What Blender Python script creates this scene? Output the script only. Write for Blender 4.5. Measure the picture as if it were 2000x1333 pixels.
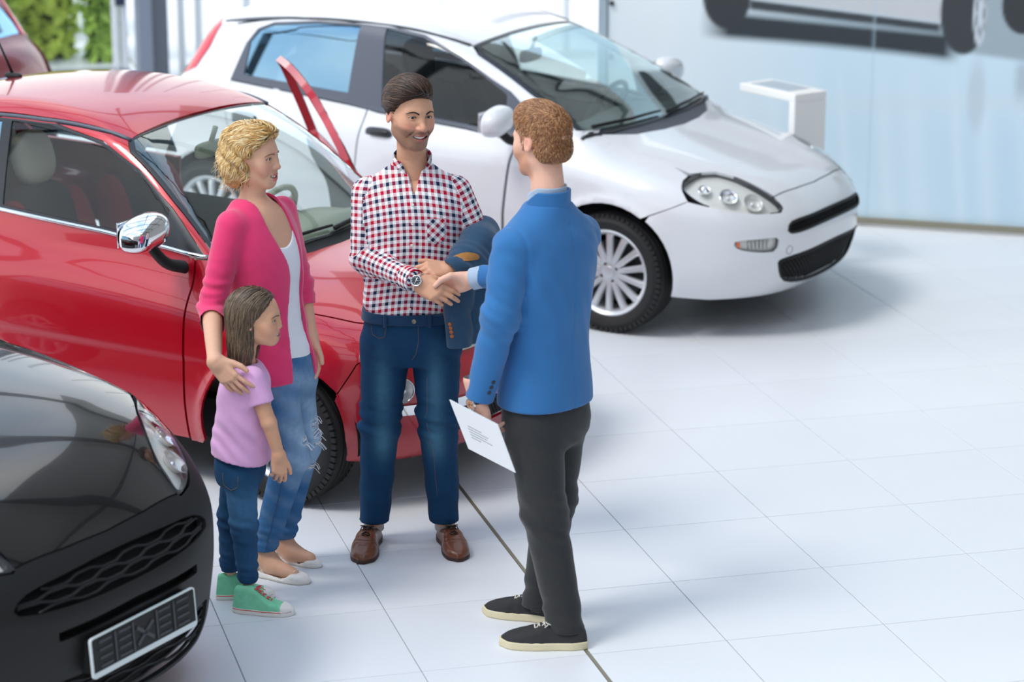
import bpy, math, random
import numpy as np
from mathutils import Vector, Matrix, geometry
rng = np.random.default_rng(7)
random.seed(7)
SC = bpy.context.scene
for _o in list(bpy.data.objects):
    bpy.data.objects.remove(_o, do_unlink=True)

# ---------------------------------------------------------------- camera
cam_d = bpy.data.cameras.new('camera')
cam = bpy.data.objects.new('camera', cam_d)
SC.collection.objects.link(cam)
cam.location = (-1.757, -7.451, 3.475)
cam.rotation_euler = (Matrix.Rotation(math.radians(-15.07), 3, 'Z') @ Matrix.Rotation(math.radians(74.46), 3, 'X')
                      @ Matrix.Rotation(math.radians(0.13), 3, 'Z')).to_euler()
cam_d.sensor_width = 36.0
cam_d.lens = 5051.0 / 2000.0 * 36.0
cam_d.clip_start = 0.05
cam_d.dof.use_dof = True
cam_d.dof.focus_distance = 9.75
cam_d.dof.aperture_fstop = 2.2
SC.camera = cam

# ---------------------------------------------------------------- light
world = bpy.data.worlds.new('sky')
SC.world = world
world.use_nodes = True
wn, wl = world.node_tree.nodes, world.node_tree.links
for n in list(wn):
    wn.remove(n)
w_out = wn.new('ShaderNodeOutputWorld')
w_bg = wn.new('ShaderNodeBackground')
w_tc = wn.new('ShaderNodeTexCoord')
w_sep = wn.new('ShaderNodeSeparateXYZ')
w_ramp = wn.new('ShaderNodeValToRGB')
w_noise = wn.new('ShaderNodeTexNoise')
w_noise.inputs['Scale'].default_value = 2.2
w_noise.inputs['Detail'].default_value = 5.0
w_cl = wn.new('ShaderNodeValToRGB')
w_cl.color_ramp.elements[0].position = 0.46
w_cl.color_ramp.elements[1].position = 0.66
w_mix = wn.new('ShaderNodeMix')
w_mix.data_type = 'RGBA'
e = w_ramp.color_ramp.elements
e[0].position = 0.0; e[0].color = (1.0, 0.985, 0.96, 1)
e[1].position = 0.95; e[1].color = (0.46, 0.68, 1.0, 1)
x = e.new(0.12); x.color = (0.98, 0.98, 0.99, 1)
x = e.new(0.32); x.color = (0.74, 0.87, 1.0, 1)
wl.new(w_tc.outputs['Generated'], w_sep.inputs[0])
wl.new(w_sep.outputs['Z'], w_ramp.inputs[0])
wl.new(w_tc.outputs['Generated'], w_noise.inputs['Vector'])
wl.new(w_noise.outputs[0], w_cl.inputs[0])
wl.new(w_cl.outputs[0], w_mix.inputs['Factor'])
wl.new(w_ramp.outputs[0], w_mix.inputs['A'])
w_mix.inputs['B'].default_value = (1.15, 1.15, 1.15, 1)
wl.new(w_mix.outputs['Result'], w_bg.inputs['Color'])
w_bg.inputs['Strength'].default_value = 1.2
wl.new(w_bg.outputs[0], w_out.inputs[0])
sun_d = bpy.data.lights.new('sun', 'SUN')
sun_d.energy = 1.45
sun_d.angle = math.radians(18)
sun_d.color = (1.0, 0.95, 0.87)
sun = bpy.data.objects.new('sun', sun_d)
SC.collection.objects.link(sun)
sun.rotation_euler = Vector((.55, .12, -.83)).to_track_quat('-Z', 'Y').to_euler()
vs = SC.view_settings
vs.view_transform = 'Standard'
vs.look = 'None'
vs.gamma = 1.0
vs.use_curve_mapping = False
vs.exposure = 0.40
SC.cycles.use_denoising = True
SC.cycles.max_bounces = 10
SC.cycles.transparent_max_bounces = 16

# ---------------------------------------------------------------- materials
MATS = {}
def srgb(h):
    if isinstance(h, str):
        h = [int(h[i:i + 2], 16) / 255 for i in (0, 2, 4)]
    return tuple(c / 12.92 if c <= 0.04045 else ((c + 0.055) / 1.055) ** 2.4 for c in h) + (1.0,)
def mat(name, col, rough=0.5, metal=0.0, coat=0.0, spec=0.5, noise=0.0, nscale=20.0, bump=0.0, bscale=200.0, sheen=0.0, sss=0.0, attr=None, coat_rough=0.03, stretch=None):
    """procedural principled material: base colour with a little noise variation, optional bump, optional colour attribute"""
    if name in MATS:
        return MATS[name]
    m = bpy.data.materials.new(name)
    MATS[name] = m
    m.use_nodes = True
    nt = m.node_tree
    b = nt.nodes['Principled BSDF']
    c = srgb(col)
    b.inputs['Base Color'].default_value = c
    m.diffuse_color = c
    b.inputs['Roughness'].default_value = rough
    b.inputs['Metallic'].default_value = metal
    b.inputs['Coat Weight'].default_value = coat
    b.inputs['Coat Roughness'].default_value = coat_rough
    b.inputs['Specular IOR Level'].default_value = spec
    b.inputs['Sheen Weight'].default_value = sheen
    if sss:
        b.inputs['Subsurface Weight'].default_value = sss
        b.inputs['Subsurface Radius'].default_value = (0.012, 0.005, 0.003)
        b.inputs['Subsurface Scale'].default_value = 0.6
    src = None
    if attr:
        a = nt.nodes.new('ShaderNodeAttribute')
        a.attribute_name = attr
        src = a.outputs['Color']
        nt.links.new(src, b.inputs['Base Color'])
    if noise or bump:
        tc = nt.nodes.new('ShaderNodeTexCoord')
        vec = tc.outputs['Object']
        if stretch:
            mp = nt.nodes.new('ShaderNodeMapping')
            mp.inputs['Scale'].default_value = stretch
            nt.links.new(vec, mp.inputs['Vector'])
            vec = mp.outputs[0]
    if noise:
        n = nt.nodes.new('ShaderNodeTexNoise')
        n.inputs['Scale'].default_value = nscale
        n.inputs['Detail'].default_value = 4
        nt.links.new(vec, n.inputs['Vector'])
        hs = nt.nodes.new('ShaderNodeHueSaturation')
        mr = nt.nodes.new('ShaderNodeMapRange')
        mr.inputs['From Min'].default_value = 0.25
        mr.inputs['From Max'].default_value = 0.75
        mr.inputs['To Min'].default_value = 1 - noise
        mr.inputs['To Max'].default_value = 1 + noise
        nt.links.new(n.outputs[0], mr.inputs[0])
        nt.links.new(mr.outputs[0], hs.inputs['Value'])
        if src is not None:
            nt.links.new(src, hs.inputs['Color'])
        else:
            hs.inputs['Color'].default_value = c
        nt.links.new(hs.outputs[0], b.inputs['Base Color'])
    if bump:
        n2 = nt.nodes.new('ShaderNodeTexNoise')
        n2.inputs['Scale'].default_value = bscale
        nt.links.new(vec, n2.inputs['Vector'])
        bp = nt.nodes.new('ShaderNodeBump')
        bp.inputs['Strength'].default_value = bump
        bp.inputs['Distance'].default_value = 0.002
        nt.links.new(n2.outputs[0], bp.inputs['Height'])
        nt.links.new(bp.outputs[0], b.inputs['Normal'])
    return m
def glass_mat(name, tint, refl=1.0, rough=0.0, coat=(1, 1, 1)):
    """thin automotive glass: tinted transmission under a fresnel reflection"""
    if name in MATS:
        return MATS[name]
    m = bpy.data.materials.new(name)
    MATS[name] = m
    m.use_nodes = True
    nt = m.node_tree
    nt.nodes.clear()
    o = nt.nodes.new('ShaderNodeOutputMaterial')
    t = nt.nodes.new('ShaderNodeBsdfTransparent')
    t.inputs[0].default_value = tuple(tint) + (1,)
    g = nt.nodes.new('ShaderNodeBsdfGlossy')
    g.inputs['Roughness'].default_value = rough
    g.inputs[0].default_value = tuple(coat) + (1,)
    fr = nt.nodes.new('ShaderNodeFresnel')
    ge = nt.nodes.new('ShaderNodeNewGeometry')
    io = nt.nodes.new('ShaderNodeMapRange')
    io.inputs['To Min'].default_value = 1.52
    io.inputs['To Max'].default_value = 1 / 1.52
    nt.links.new(ge.outputs['Backfacing'], io.inputs[0])
    nt.links.new(io.outputs[0], fr.inputs[0])
    mu = nt.nodes.new('ShaderNodeMath')
    mu.operation = 'MULTIPLY'
    mu.use_clamp = True
    mu.inputs[1].default_value = refl
    mx = nt.nodes.new('ShaderNodeMixShader')
    nt.links.new(fr.outputs[0], mu.inputs[0])
    nt.links.new(mu.outputs[0], mx.inputs[0])
    nt.links.new(t.outputs[0], mx.inputs[1])
    nt.links.new(g.outputs[0], mx.inputs[2])
    nt.links.new(mx.outputs[0], o.inputs[0])
    return m

# ---------------------------------------------------------------- object helpers
def link(o, parent=None):
    SC.collection.objects.link(o)
    if parent is not None:
        o.parent = parent
    return o
def tag(o, label=None, cat=None, group=None, kind=None):
    for k, v in (('label', label), ('category', cat), ('group', group), ('kind', kind)):
        if v:
            o[k] = v
    return o
def thing(name, label, cat, loc=(0, 0, 0), rz=0.0, group=None):
    o = bpy.data.objects.new(name, None)
    o.empty_display_size = 0.1
    o.location = loc
    o.rotation_euler = (0, 0, rz)
    return tag(link(o), label, cat, group)
def rawmesh(name, V, F, m, parent=None, smooth=True, N=None, colors=None, uv=None):
    """V (n,3); F list of index tuples, or an (m,k) int array, or a list of such arrays"""
    me = bpy.data.meshes.new(name)
    V = np.asarray(V, np.float32).reshape(-1, 3)
    if isinstance(F, np.ndarray):
        F = [F]
    if len(F) and isinstance(F[0], np.ndarray) and F[0].ndim == 2:
        F = [f for f in F if len(f)]
        loops = np.concatenate([f.ravel() for f in F]).astype(np.int32)
        sizes = np.concatenate([np.full(len(f), f.shape[1], np.int32) for f in F])
    else:
        loops = np.array([i for f in F for i in f], np.int32)
        sizes = np.array([len(f) for f in F], np.int32)
    starts = np.concatenate([[0], np.cumsum(sizes)[:-1]]).astype(np.int32)
    me.vertices.add(len(V))
    me.vertices.foreach_set('co', V.ravel())
    me.loops.add(len(loops))
    me.loops.foreach_set('vertex_index', loops)
    me.polygons.add(len(sizes))
    me.polygons.foreach_set('loop_start', starts)
    me.polygons.foreach_set('loop_total', sizes)
    if colors is not None:
        at = me.color_attributes.new('Col', 'FLOAT_COLOR', 'POINT')
        c4 = np.ones((len(V), 4), np.float32)
        c4[:, :3] = colors
        at.data.foreach_set('color', c4.ravel())
    if uv is not None:
        ul = me.uv_layers.new(name='UVMap')
        ul.data.foreach_set('uv', np.asarray(uv, np.float32).ravel())
    me.update(calc_edges=True)
    me.validate()
    me.polygons.foreach_set('use_smooth', np.full(len(me.polygons), bool(smooth)))
    if N is not None:
        me.normals_split_custom_set_from_vertices([tuple(n) for n in N])
    if m is not None:
        for mm in (m if isinstance(m, (list, tuple)) else [m]):
            me.materials.append(mm)
    o = bpy.data.objects.new(name, me)
    return link(o, parent)

class MB:
    """collects simple shapes into one mesh"""
    def __init__(s):
        s.v, s.f, s.n = [], [], 0
    def add(s, V, F):
        V = np.asarray(V, float).reshape(-1, 3)
        s.v.append(V)
        s.f += [tuple(int(i) + s.n for i in f) for f in F]
        s.n += len(V)
        return s
    def box(s, c, d, rz=0.0, M=None, bev=0.0):
        cx, cy, cz = c
        hx, hy, hz = d[0] / 2, d[1] / 2, d[2] / 2
        if bev <= 0:
            V = np.array([(sx * hx, sy * hy, sz * hz) for sz in (-1, 1) for sy in (-1, 1) for sx in (-1, 1)])
            F = [(0, 2, 3, 1), (4, 5, 7, 6), (0, 1, 5, 4), (2, 6, 7, 3), (0, 4, 6, 2), (1, 3, 7, 5)]
        else:
            b = min(bev, hx * .98, hy * .98, hz * .98)
            V, F = [], []
            idx = {}
            for sx in (-1, 1):
                for sy in (-1, 1):
                    for sz in (-1, 1):
                        for a in range(3):
                            p = [sx * (hx - b), sy * (hy - b), sz * (hz - b)]
                            p[a] += (sx, sy, sz)[a] * b
                            idx[(sx, sy, sz, a)] = len(V)
                            V.append(p)
            g = lambda *k: idx[k]
            for a in range(3):
                o1, o2 = (a + 1) % 3, (a + 2) % 3
                for sg in (-1, 1):
                    q = []
                    for u, w in ((-1, -1), (1, -1), (1, 1), (-1, 1)):
                        k = [0, 0, 0]
                        k[a] = sg; k[o1] = u; k[o2] = w
                        q.append(g(*k, a))
                    F.append(q if sg > 0 else q[::-1])
                for u in (-1, 1):
                    for w in (-1, 1):
                        k0 = [0, 0, 0]; k1 = [0, 0, 0]
                        k0[a] = -1; k1[a] = 1
                        k0[o1] = k1[o1] = u; k0[o2] = k1[o2] = w
                        q = [g(*k0, o1), g(*k1, o1), g(*k1, o2), g(*k0, o2)]
                        F.append(q if u * w < 0 else q[::-1])
            for sx in (-1, 1):
                for sy in (-1, 1):
                    for sz in (-1, 1):
                        q = [g(sx, sy, sz, 0), g(sx, sy, sz, 1), g(sx, sy, sz, 2)]
                        F.append(q if sx * sy * sz > 0 else q[::-1])
            V = np.array(V)
        if rz:
            ca, sa = math.cos(rz), math.sin(rz)
            V = V @ np.array([[ca, sa, 0], [-sa, ca, 0], [0, 0, 1]])
        if M is not None:
            V = V @ np.asarray(M, float).T
        return s.add(V + np.array([cx, cy, cz]), F)
    def tube(s, pts, r, seg=8, caps=True, flat=1.0, up=None):
        P = np.asarray(pts, float)
        n = len(P)
        R = np.full(n, r, float) if np.isscalar(r) else np.asarray(r, float)
        T = np.gradient(P, axis=0)
        T /= np.linalg.norm(T, axis=1)[:, None] + 1e-12
        u = np.array(up if up is not None else (0, 0, 1.0), float)
        if abs(T[0] @ u) > .95:
            u = np.array((1.0, 0, 0))
        V = []
        for i in range(n):
            u = u - (u @ T[i]) * T[i]
            u /= np.linalg.norm(u) + 1e-12
            w = np.cross(T[i], u)
            for k in range(seg):
                a = 2 * math.pi * k / seg
                V.append(P[i] + R[i] * (math.cos(a) * w + flat * math.sin(a) * u))
        F = [(i * seg + k, i * seg + (k + 1) % seg, (i + 1) * seg + (k + 1) % seg, (i + 1) * seg + k) for i in range(n - 1) for k in range(seg)]
        if caps:
            F += [tuple(range(seg))[::-1], tuple((n - 1) * seg + k for k in range(seg))]
        return s.add(V, F)
    def lathe(s, prof, seg=32, axis='z', c=(0, 0, 0), a0=0.0, a1=2 * math.pi):
        """prof [(r,h)] revolved about an axis"""
        full = abs(a1 - a0 - 2 * math.pi) < 1e-6
        m = seg if full else seg + 1
        V = []
        for k in range(m):
            a = a0 + (a1 - a0) * k / seg
            for r, h in prof:
                p = (r * math.cos(a), r * math.sin(a), h)
                if axis == 'y':
                    p = (p[0], p[2], p[1])
                elif axis == 'x':
                    p = (p[2], p[0], p[1])
                V.append(p)
        n = len(prof)
        F = []
        for k in range(seg):
            k2 = (k + 1) % m
            for i in range(n - 1):
                q = (k * n + i, k2 * n + i, k2 * n + i + 1, k * n + i + 1)
                F.append(q[::-1] if axis == 'y' else q)
        return s.add(np.array(V) + np.array(c), F)
    def prism(s, poly, h0, h1, axis='z'):
        """polygon [(u,v)] extruded h0..h1 along an axis (z: uv=xy, y: uv=xz, x: uv=yz)"""
        n = len(poly)
        def P(u, v, h):
            return {'z': (u, v, h), 'y': (u, h, v), 'x': (h, u, v)}[axis]
        V = [P(u, v, h0) for u, v in poly] + [P(u, v, h1) for u, v in poly]
        F = [tuple(range(n))[::-1], tuple(range(n, 2 * n))] + [(i, (i + 1) % n, n + (i + 1) % n, n + i) for i in range(n)]
        if axis == 'y':
            F = [f[::-1] for f in F]
        return s.add(V, F)
    def xf(s, M=None, t=None):
        for i in range(len(s.v)):
            if M is not None:
                s.v[i] = s.v[i] @ np.asarray(M, float).T
            if t is not None:
                s.v[i] = s.v[i] + np.asarray(t, float)
        return s
    def build(s, name, m, parent=None, smooth=False, bevel=0.0, auto=None):
        o = rawmesh(name, np.concatenate(s.v), s.f, m, parent, smooth)
        if auto is not None:
            o.data.polygons.foreach_set('use_smooth', np.ones(len(o.data.polygons), bool))
            o.data.set_sharp_from_angle(angle=math.radians(auto))
        if bevel:
            b = o.modifiers.new('bevel', 'BEVEL')
            b.width = bevel
            b.segments = 2
            b.limit_method = 'ANGLE'
        return o

def spl(pts, n=600):
    """smooth 1-D curve through (x,y) control points (monotone-ish cubic), returned as a fast lookup"""
    P = np.array(sorted(pts), float)
    x, y = P[:, 0], P[:, 1]
    h = np.diff(x)
    d = np.diff(y) / h
    m = np.zeros(len(x))
    if len(x) > 2:
        m[1:-1] = (d[:-1] * h[1:] + d[1:] * h[:-1]) / (h[1:] + h[:-1])
    m[0] = d[0]
    m[-1] = d[-1]
    xs = np.linspace(x[0], x[-1], n)
    i = np.clip(np.searchsorted(x, xs, 'right') - 1, 0, len(x) - 2)
    t = (xs - x[i]) / h[i]
    ys = (2 * t**3 - 3 * t**2 + 1) * y[i] + (t**3 - 2 * t**2 + t) * h[i] * m[i] + (-2 * t**3 + 3 * t**2) * y[i + 1] + (t**3 - t**2) * h[i] * m[i + 1]
    x0, dx = xs[0], xs[1] - xs[0]
    def f(q):
        u = np.clip((q - x0) / dx, 0, n - 1.000001)
        k = u.astype(int)
        w = u - k
        return ys[k] * (1 - w) + ys[k + 1] * w
    return f
def smooth_poly(pts, per=6, closed=True):
    """Catmull-Rom through points of any dimension"""
    P = np.asarray(pts, float)
    n = len(P)
    out = []
    rngk = range(n if closed else n - 1)
    for i in rngk:
        p1, p2 = P[i], P[(i + 1) % n]
        p0 = P[(i - 1) % n] if closed or i > 0 else 2 * p1 - p2
        p3 = P[(i + 2) % n] if closed or i < n - 2 else 2 * p2 - p1
        for k in range(per):
            t = k / per
            out.append(.5 * (2 * p1 + (p2 - p0) * t + (2 * p0 - 5 * p1 + 4 * p2 - p3) * t * t + (3 * p1 - p0 - 3 * p2 + p3) * t**3))
    if not closed:
        out.append(P[-1])
    return np.array(out)
def smax(a, b, k):
    h = np.maximum(k - np.abs(a - b), 0) / k
    return np.maximum(a, b) + h * h * k * .25
def smin(a, b, k):
    h = np.maximum(k - np.abs(a - b), 0) / k
    return np.minimum(a, b) - h * h * k * .25
def grad(f, P, e=2e-3):
    G = np.stack([f(P + np.eye(3)[i] * e) - f(P - np.eye(3)[i] * e) for i in range(3)], 1)
    return G / (np.linalg.norm(G, axis=1)[:, None] + 1e-12)
def inpoly(poly, pts):
    x, y = pts[:, 0], pts[:, 1]
    c = np.zeros(len(pts), bool)
    n = len(poly)
    for i in range(n):
        x1, y1 = poly[i]
        x2, y2 = poly[(i + 1) % n]
        if y1 == y2:
            continue
        c ^= ((y1 > y) != (y2 > y)) & (x < (x2 - x1) * (y - y1) / (y2 - y1) + x1)
    return c
# ---------------------------------------------------------------- car body surfaces (car-local: x forward from the front axle, y left, z up)
def car_sdf(p):
    wp, wv, zh, xf, xr = spl(p['wp']), spl(p['wv']), spl(p['zh']), spl(p['xf']), spl(p['xr'])
    zr, gx = spl(p['zr']), spl(p['gx'])
    drop, dpow = p['drop']
    na, npow, nw = p['nose']
    wb = p['wheelbase']
    ar, az = p['arch']
    (bx, bz), (tx, tz), wsc, bul = p['ws']
    L = math.hypot(bx - tx, tz - bz)
    nx, nz = (tz - bz) / L, (bx - tx) / L
    (hx, hz), (ha, hb) = p['hatch']
    g0, g1, g2, gz = p['green']
    cr = p['crown']
    def lower(P):
        x, y, z = P[:, 0], np.abs(P[:, 1]), P[:, 2]
        lip = 0
        for xc in (p.get('fx', 0), -wb):
            r = np.hypot(x - xc, z - az)
            lip = lip + .016 * np.exp(-((r - ar - .012) / .035) ** 2) * (z > .1)
        side = y - (wp(x) + wv(z) + lip)
        top = (z - (zh(x) - drop * (y / .65) ** dpow)) * .92
        front = (x - (xf(z) - na * (y / nw) ** npow)) * .85
        rear = (xr(z) + .3 * (y / .8) ** 3 - x) * .9
        f = smax(side, top, p['k'][0])
        f = smax(f, front, p['k'][1])
        f = smax(f, rear, .12)
        return smax(f, p['zb'] - z, .03)
    def green(P):
        x, y, z = P[:, 0], np.abs(P[:, 1]), P[:, 2]
        dz = z - gz
        side = (y - (g0 - g1 * dz - g2 * dz * dz + gx(x))) * .95
        top = z - (zr(x) - cr * (y / .55) ** 2)
        s = ((x - bx) * -nz + (z - bz) * nx) / L
        ws = nx * (x - bx + wsc * (y / .68) ** 2) + nz * (z - bz) - bul * 4 * s * (1 - s)
        hatch = ha * -(x - hx - .06 * (y / .6) ** 2) + hb * (z - hz)
        f = smax(side, ws, p['k'][2])
        f = smax(f, top, p['k'][3])
        f = smax(f, hatch, .10)
        return smax(f, .6 - z, .02)
    def f(P):
        return smin(lower(P), green(P), p['k'][4])
    f.lower, f.green = lower, green
    return f
CARS = {
 'white': dict(
    wp=[(-3.3, .55), (-3.1, .70), (-2.9, .77), (-2.5, .815), (-1.8, .835), (-.8, .842), (0, .842), (.35, .828), (.6, .79), (1.0, .70)],
    wv=[(.05, -.10), (.2, -.045), (.3, -.012), (.45, 0), (.6, 0), (.75, -.012), (.9, -.04), (1.0, -.07), (1.15, -.14)],
    zh=[(1.0, .55), (.86, .665), (.755, .73), (.5, .82), (.25, .885), (.02, .936), (-.15, .968), (-.4, .99), (-1.0, 1.0), (-2.0, 1.05), (-3.2, 1.05)],
    xf=[(.05, .6), (.17, .72), (.22, .78), (.33, .845), (.45, .872), (.56, .872), (.65, .84), (.725, .79), (.85, .67), (1.2, .4)],
    xr=[(.05, -2.95), (.3, -3.12), (.6, -3.16), (.9, -3.1), (1.1, -3.0), (1.4, -2.8)],
    zr=[(-.5, 1.24), (-.7, 1.315), (-.94, 1.388), (-1.3, 1.458), (-1.7, 1.488), (-2.1, 1.478), (-2.5, 1.43), (-2.8, 1.375), (-3.1, 1.30)],
    gx=[(-3.1, -.16), (-2.7, -.08), (-2.2, -.02), (-1.5, 0), (-.8, -.012), (-.3, -.015), (.2, -.03)],
    green=(.722, .30, .15, .98), crown=.05, ws=((-.10, .955), (-.95, 1.39), .10, .02), hatch=((-2.72, 1.38), (.85, .53)),
    drop=(.055, 3.0), nose=(.50, 3.2, .83), k=(.10, .12, .07, .09, .05), zb=.185, wheelbase=2.51, arch=(.365, .30)),
 'red': dict(
    wp=[(-3.0, .45), (-2.8, .64), (-2.5, .75), (-2.2, .79), (-1.5, .805), (-.6, .815), (0, .815), (.25, .795), (.45, .75), (.8, .62)],
    wv=[(.05, -.09), (.2, -.03), (.35, 0), (.55, 0), (.75, -.018), (.9, -.05), (1.0, -.085), (1.15, -.16)],
    zh=[(.8, .35), (.68, .53), (.56, .645), (.42, .735), (.18, .82), (0, .87), (-.2, .905), (-.35, .93), (-.7, .965), (-1.5, .995), (-2.9, .97)],
    xf=[(.05, .38), (.18, .505), (.3, .57), (.45, .605), (.55, .607), (.65, .585), (.8, .50), (1.2, .2)],
    xr=[(.05, -2.65), (.3, -2.82), (.6, -2.87), (.9, -2.80), (1.1, -2.70), (1.4, -2.5)],
    zr=[(-.4, 1.2), (-.65, 1.32), (-.92, 1.428), (-1.2, 1.485), (-1.5, 1.508), (-1.85, 1.495), (-2.2, 1.44), (-2.5, 1.36), (-2.8, 1.24)],
    gx=[(-2.8, -.20), (-2.4, -.09), (-2.0, -.03), (-1.4, 0), (-.8, -.005), (-.3, -.01), (.2, -.03)],
    green=(.69, .32, .12, .97), crown=.05, ws=((-.30, .93), (-.93, 1.43), .11, .02), hatch=((-2.3, 1.40), (.8, .6)),
    drop=(.07, 2.6), nose=(.44, 3.2, .80), k=(.12, .14, .07, .09, .05), zb=.19, wheelbase=2.30, arch=(.335, .29), fx=-.045),
 'black': dict(
    wp=[(-3.2, .60), (-3.0, .74), (-2.5, .81), (-1.5, .835), (-.5, .84), (0, .84), (.3, .83), (.55, .80), (.9, .72)],
    wv=[(.05, -.08), (.2, -.03), (.35, 0), (.6, 0), (.75, -.01), (.9, -.03), (1.0, -.055), (1.2, -.11)],
    zh=[(1.0, .46), (.86, .62), (.74, .725), (.55, .865), (.3, .975), (0, 1.055), (-.3, 1.10), (-.6, 1.12), (-3.0, 1.12)],
    xf=[(.05, .70), (.2, .80), (.35, .835), (.5, .85), (.62, .84), (.72, .79), (.85, .68), (1.2, .4)],
    xr=[(.05, -2.9), (.6, -3.1), (1.1, -3.05), (1.4, -3.0)],
    zr=[(-.5, 1.3), (-.8, 1.5), (-1.2, 1.64), (-1.6, 1.69), (-2.4, 1.68), (-3.0, 1.6)],
    gx=[(-3.1, -.06), (-2.2, -.01), (-1.5, 0), (-.8, 0), (-.3, -.01), (.2, -.03)],
    green=(.735, .16, .10, 1.03), crown=.05, ws=((-.27, 1.09), (-.95, 1.60), .10, .02), hatch=((-3.0, 1.5), (.95, .3)),
    drop=(.05, 3.0), nose=(.40, 3.0, .84), k=(.10, .10, .07, .09, .05), zb=.15, wheelbase=2.51, arch=(.36, .30)),
}
SDF = {k: car_sdf(v) for k, v in CARS.items()}
MAROON_AT = (-2.96, 10.07, 0)
CAR_POSE = {'white': (-46.09, 2.592, 5.225), 'red': (-45.0, .5091, 2.9698), 'black': (-45.0, -1.5132, .8061)}
# ---------------------------------------------------------------- sheet panels cut from a body surface
class Frame:
    """flat projection: points run along d (outside -> inside)"""
    def __init__(s, d, e1, lo=-3.0, hi=3.0):
        s.d = np.array(d, float) / np.linalg.norm(d)
        e1 = np.array(e1, float)
        s.e1 = e1 - (e1 @ s.d) * s.d
        s.e1 /= np.linalg.norm(s.e1)
        s.e2 = np.cross(s.d, s.e1)
        s.lo, s.hi = lo, hi
    def uv(s, P):
        return np.stack([P @ s.e1, P @ s.e2], 1)
    def pts(s, Q, t):
        return Q[:, :1] * s.e1 + Q[:, 1:] * s.e2 + t[:, None] * s.d
class Cyl:
    """projection towards a vertical axis at (x0, 0)"""
    def __init__(s, x0, R=.9):
        s.x0, s.R, s.lo, s.hi = x0, R, -1.9, -.05
    def uv(s, P):
        return np.stack([np.arctan2(P[:, 1], P[:, 0] - s.x0) * s.R, P[:, 2]], 1)
    def pts(s, Q, t):
        a = Q[:, 0] / s.R
        r = -t
        return np.stack([s.x0 + r * np.cos(a), r * np.sin(a), Q[:, 1]], 1)
SIDE = Frame((0, 1, 0), (1, 0, 0), -1.15, -.2)
TOP = Frame((0, 0, -1), (1, 0, 0), -1.9, -.3)
FRONT = Frame((-1, 0, 0), (0, 1, 0), -1.3, .3)
def lift(f, fr, Q, n=60):
    ts = np.linspace(fr.lo, fr.hi, n)
    N = len(Q)
    lo = np.full(N, fr.lo)
    hi = np.full(N, np.nan)
    best = np.full(N, 9.)
    bt = np.full(N, fr.hi)
    todo = np.ones(N, bool)
    for t in ts:
        ix = np.where(todo)[0]
        if not len(ix):
            break
        v = f(fr.pts(Q[ix], np.full(len(ix), t)))
        b = v < best[ix]
        best[ix[b]] = v[b]
        bt[ix[b]] = t
        hit = v < 0
        hi[ix[hit]] = t
        todo[ix[hit]] = False
        lo[ix[~hit]] = t
    miss = np.isnan(hi)
    hi[miss] = bt[miss]
    lo[miss] = bt[miss]
    for _ in range(16):
        m = (lo + hi) / 2
        v = f(fr.pts(Q, m))
        hi = np.where(v < 0, m, hi)
        lo = np.where(v < 0, lo, m)
    return fr.pts(Q, (lo + hi) / 2)
def resample(poly, h, closed=True):
    P = np.asarray(poly, float)
    if closed:
        P = np.vstack([P, P[:1]])
    out = []
    for a, b in zip(P[:-1], P[1:]):
        n = max(1, int(math.ceil(np.linalg.norm(b - a) / h)))
        for k in range(n):
            out.append(a + (b - a) * k / n)
    if not closed:
        out.append(P[-1])
    return np.array(out)
def offset_poly(P, d):
    """shrink a closed 2-D polygon by d"""
    A = np.roll(P, 1, 0)
    B = np.roll(P, -1, 0)
    e1 = P - A
    e2 = B - P
    n1 = np.stack([-e1[:, 1], e1[:, 0]], 1) / (np.linalg.norm(e1, axis=1)[:, None] + 1e-9)
    n2 = np.stack([-e2[:, 1], e2[:, 0]], 1) / (np.linalg.norm(e2, axis=1)[:, None] + 1e-9)
    n = n1 + n2
    ln = np.linalg.norm(n, axis=1)[:, None]
    n = n / np.maximum(ln, .5)
    area = .5 * np.sum(P[:, 0] * B[:, 1] - B[:, 0] * P[:, 1])
    return P + n * d * (1 if area > 0 else -1)
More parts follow.
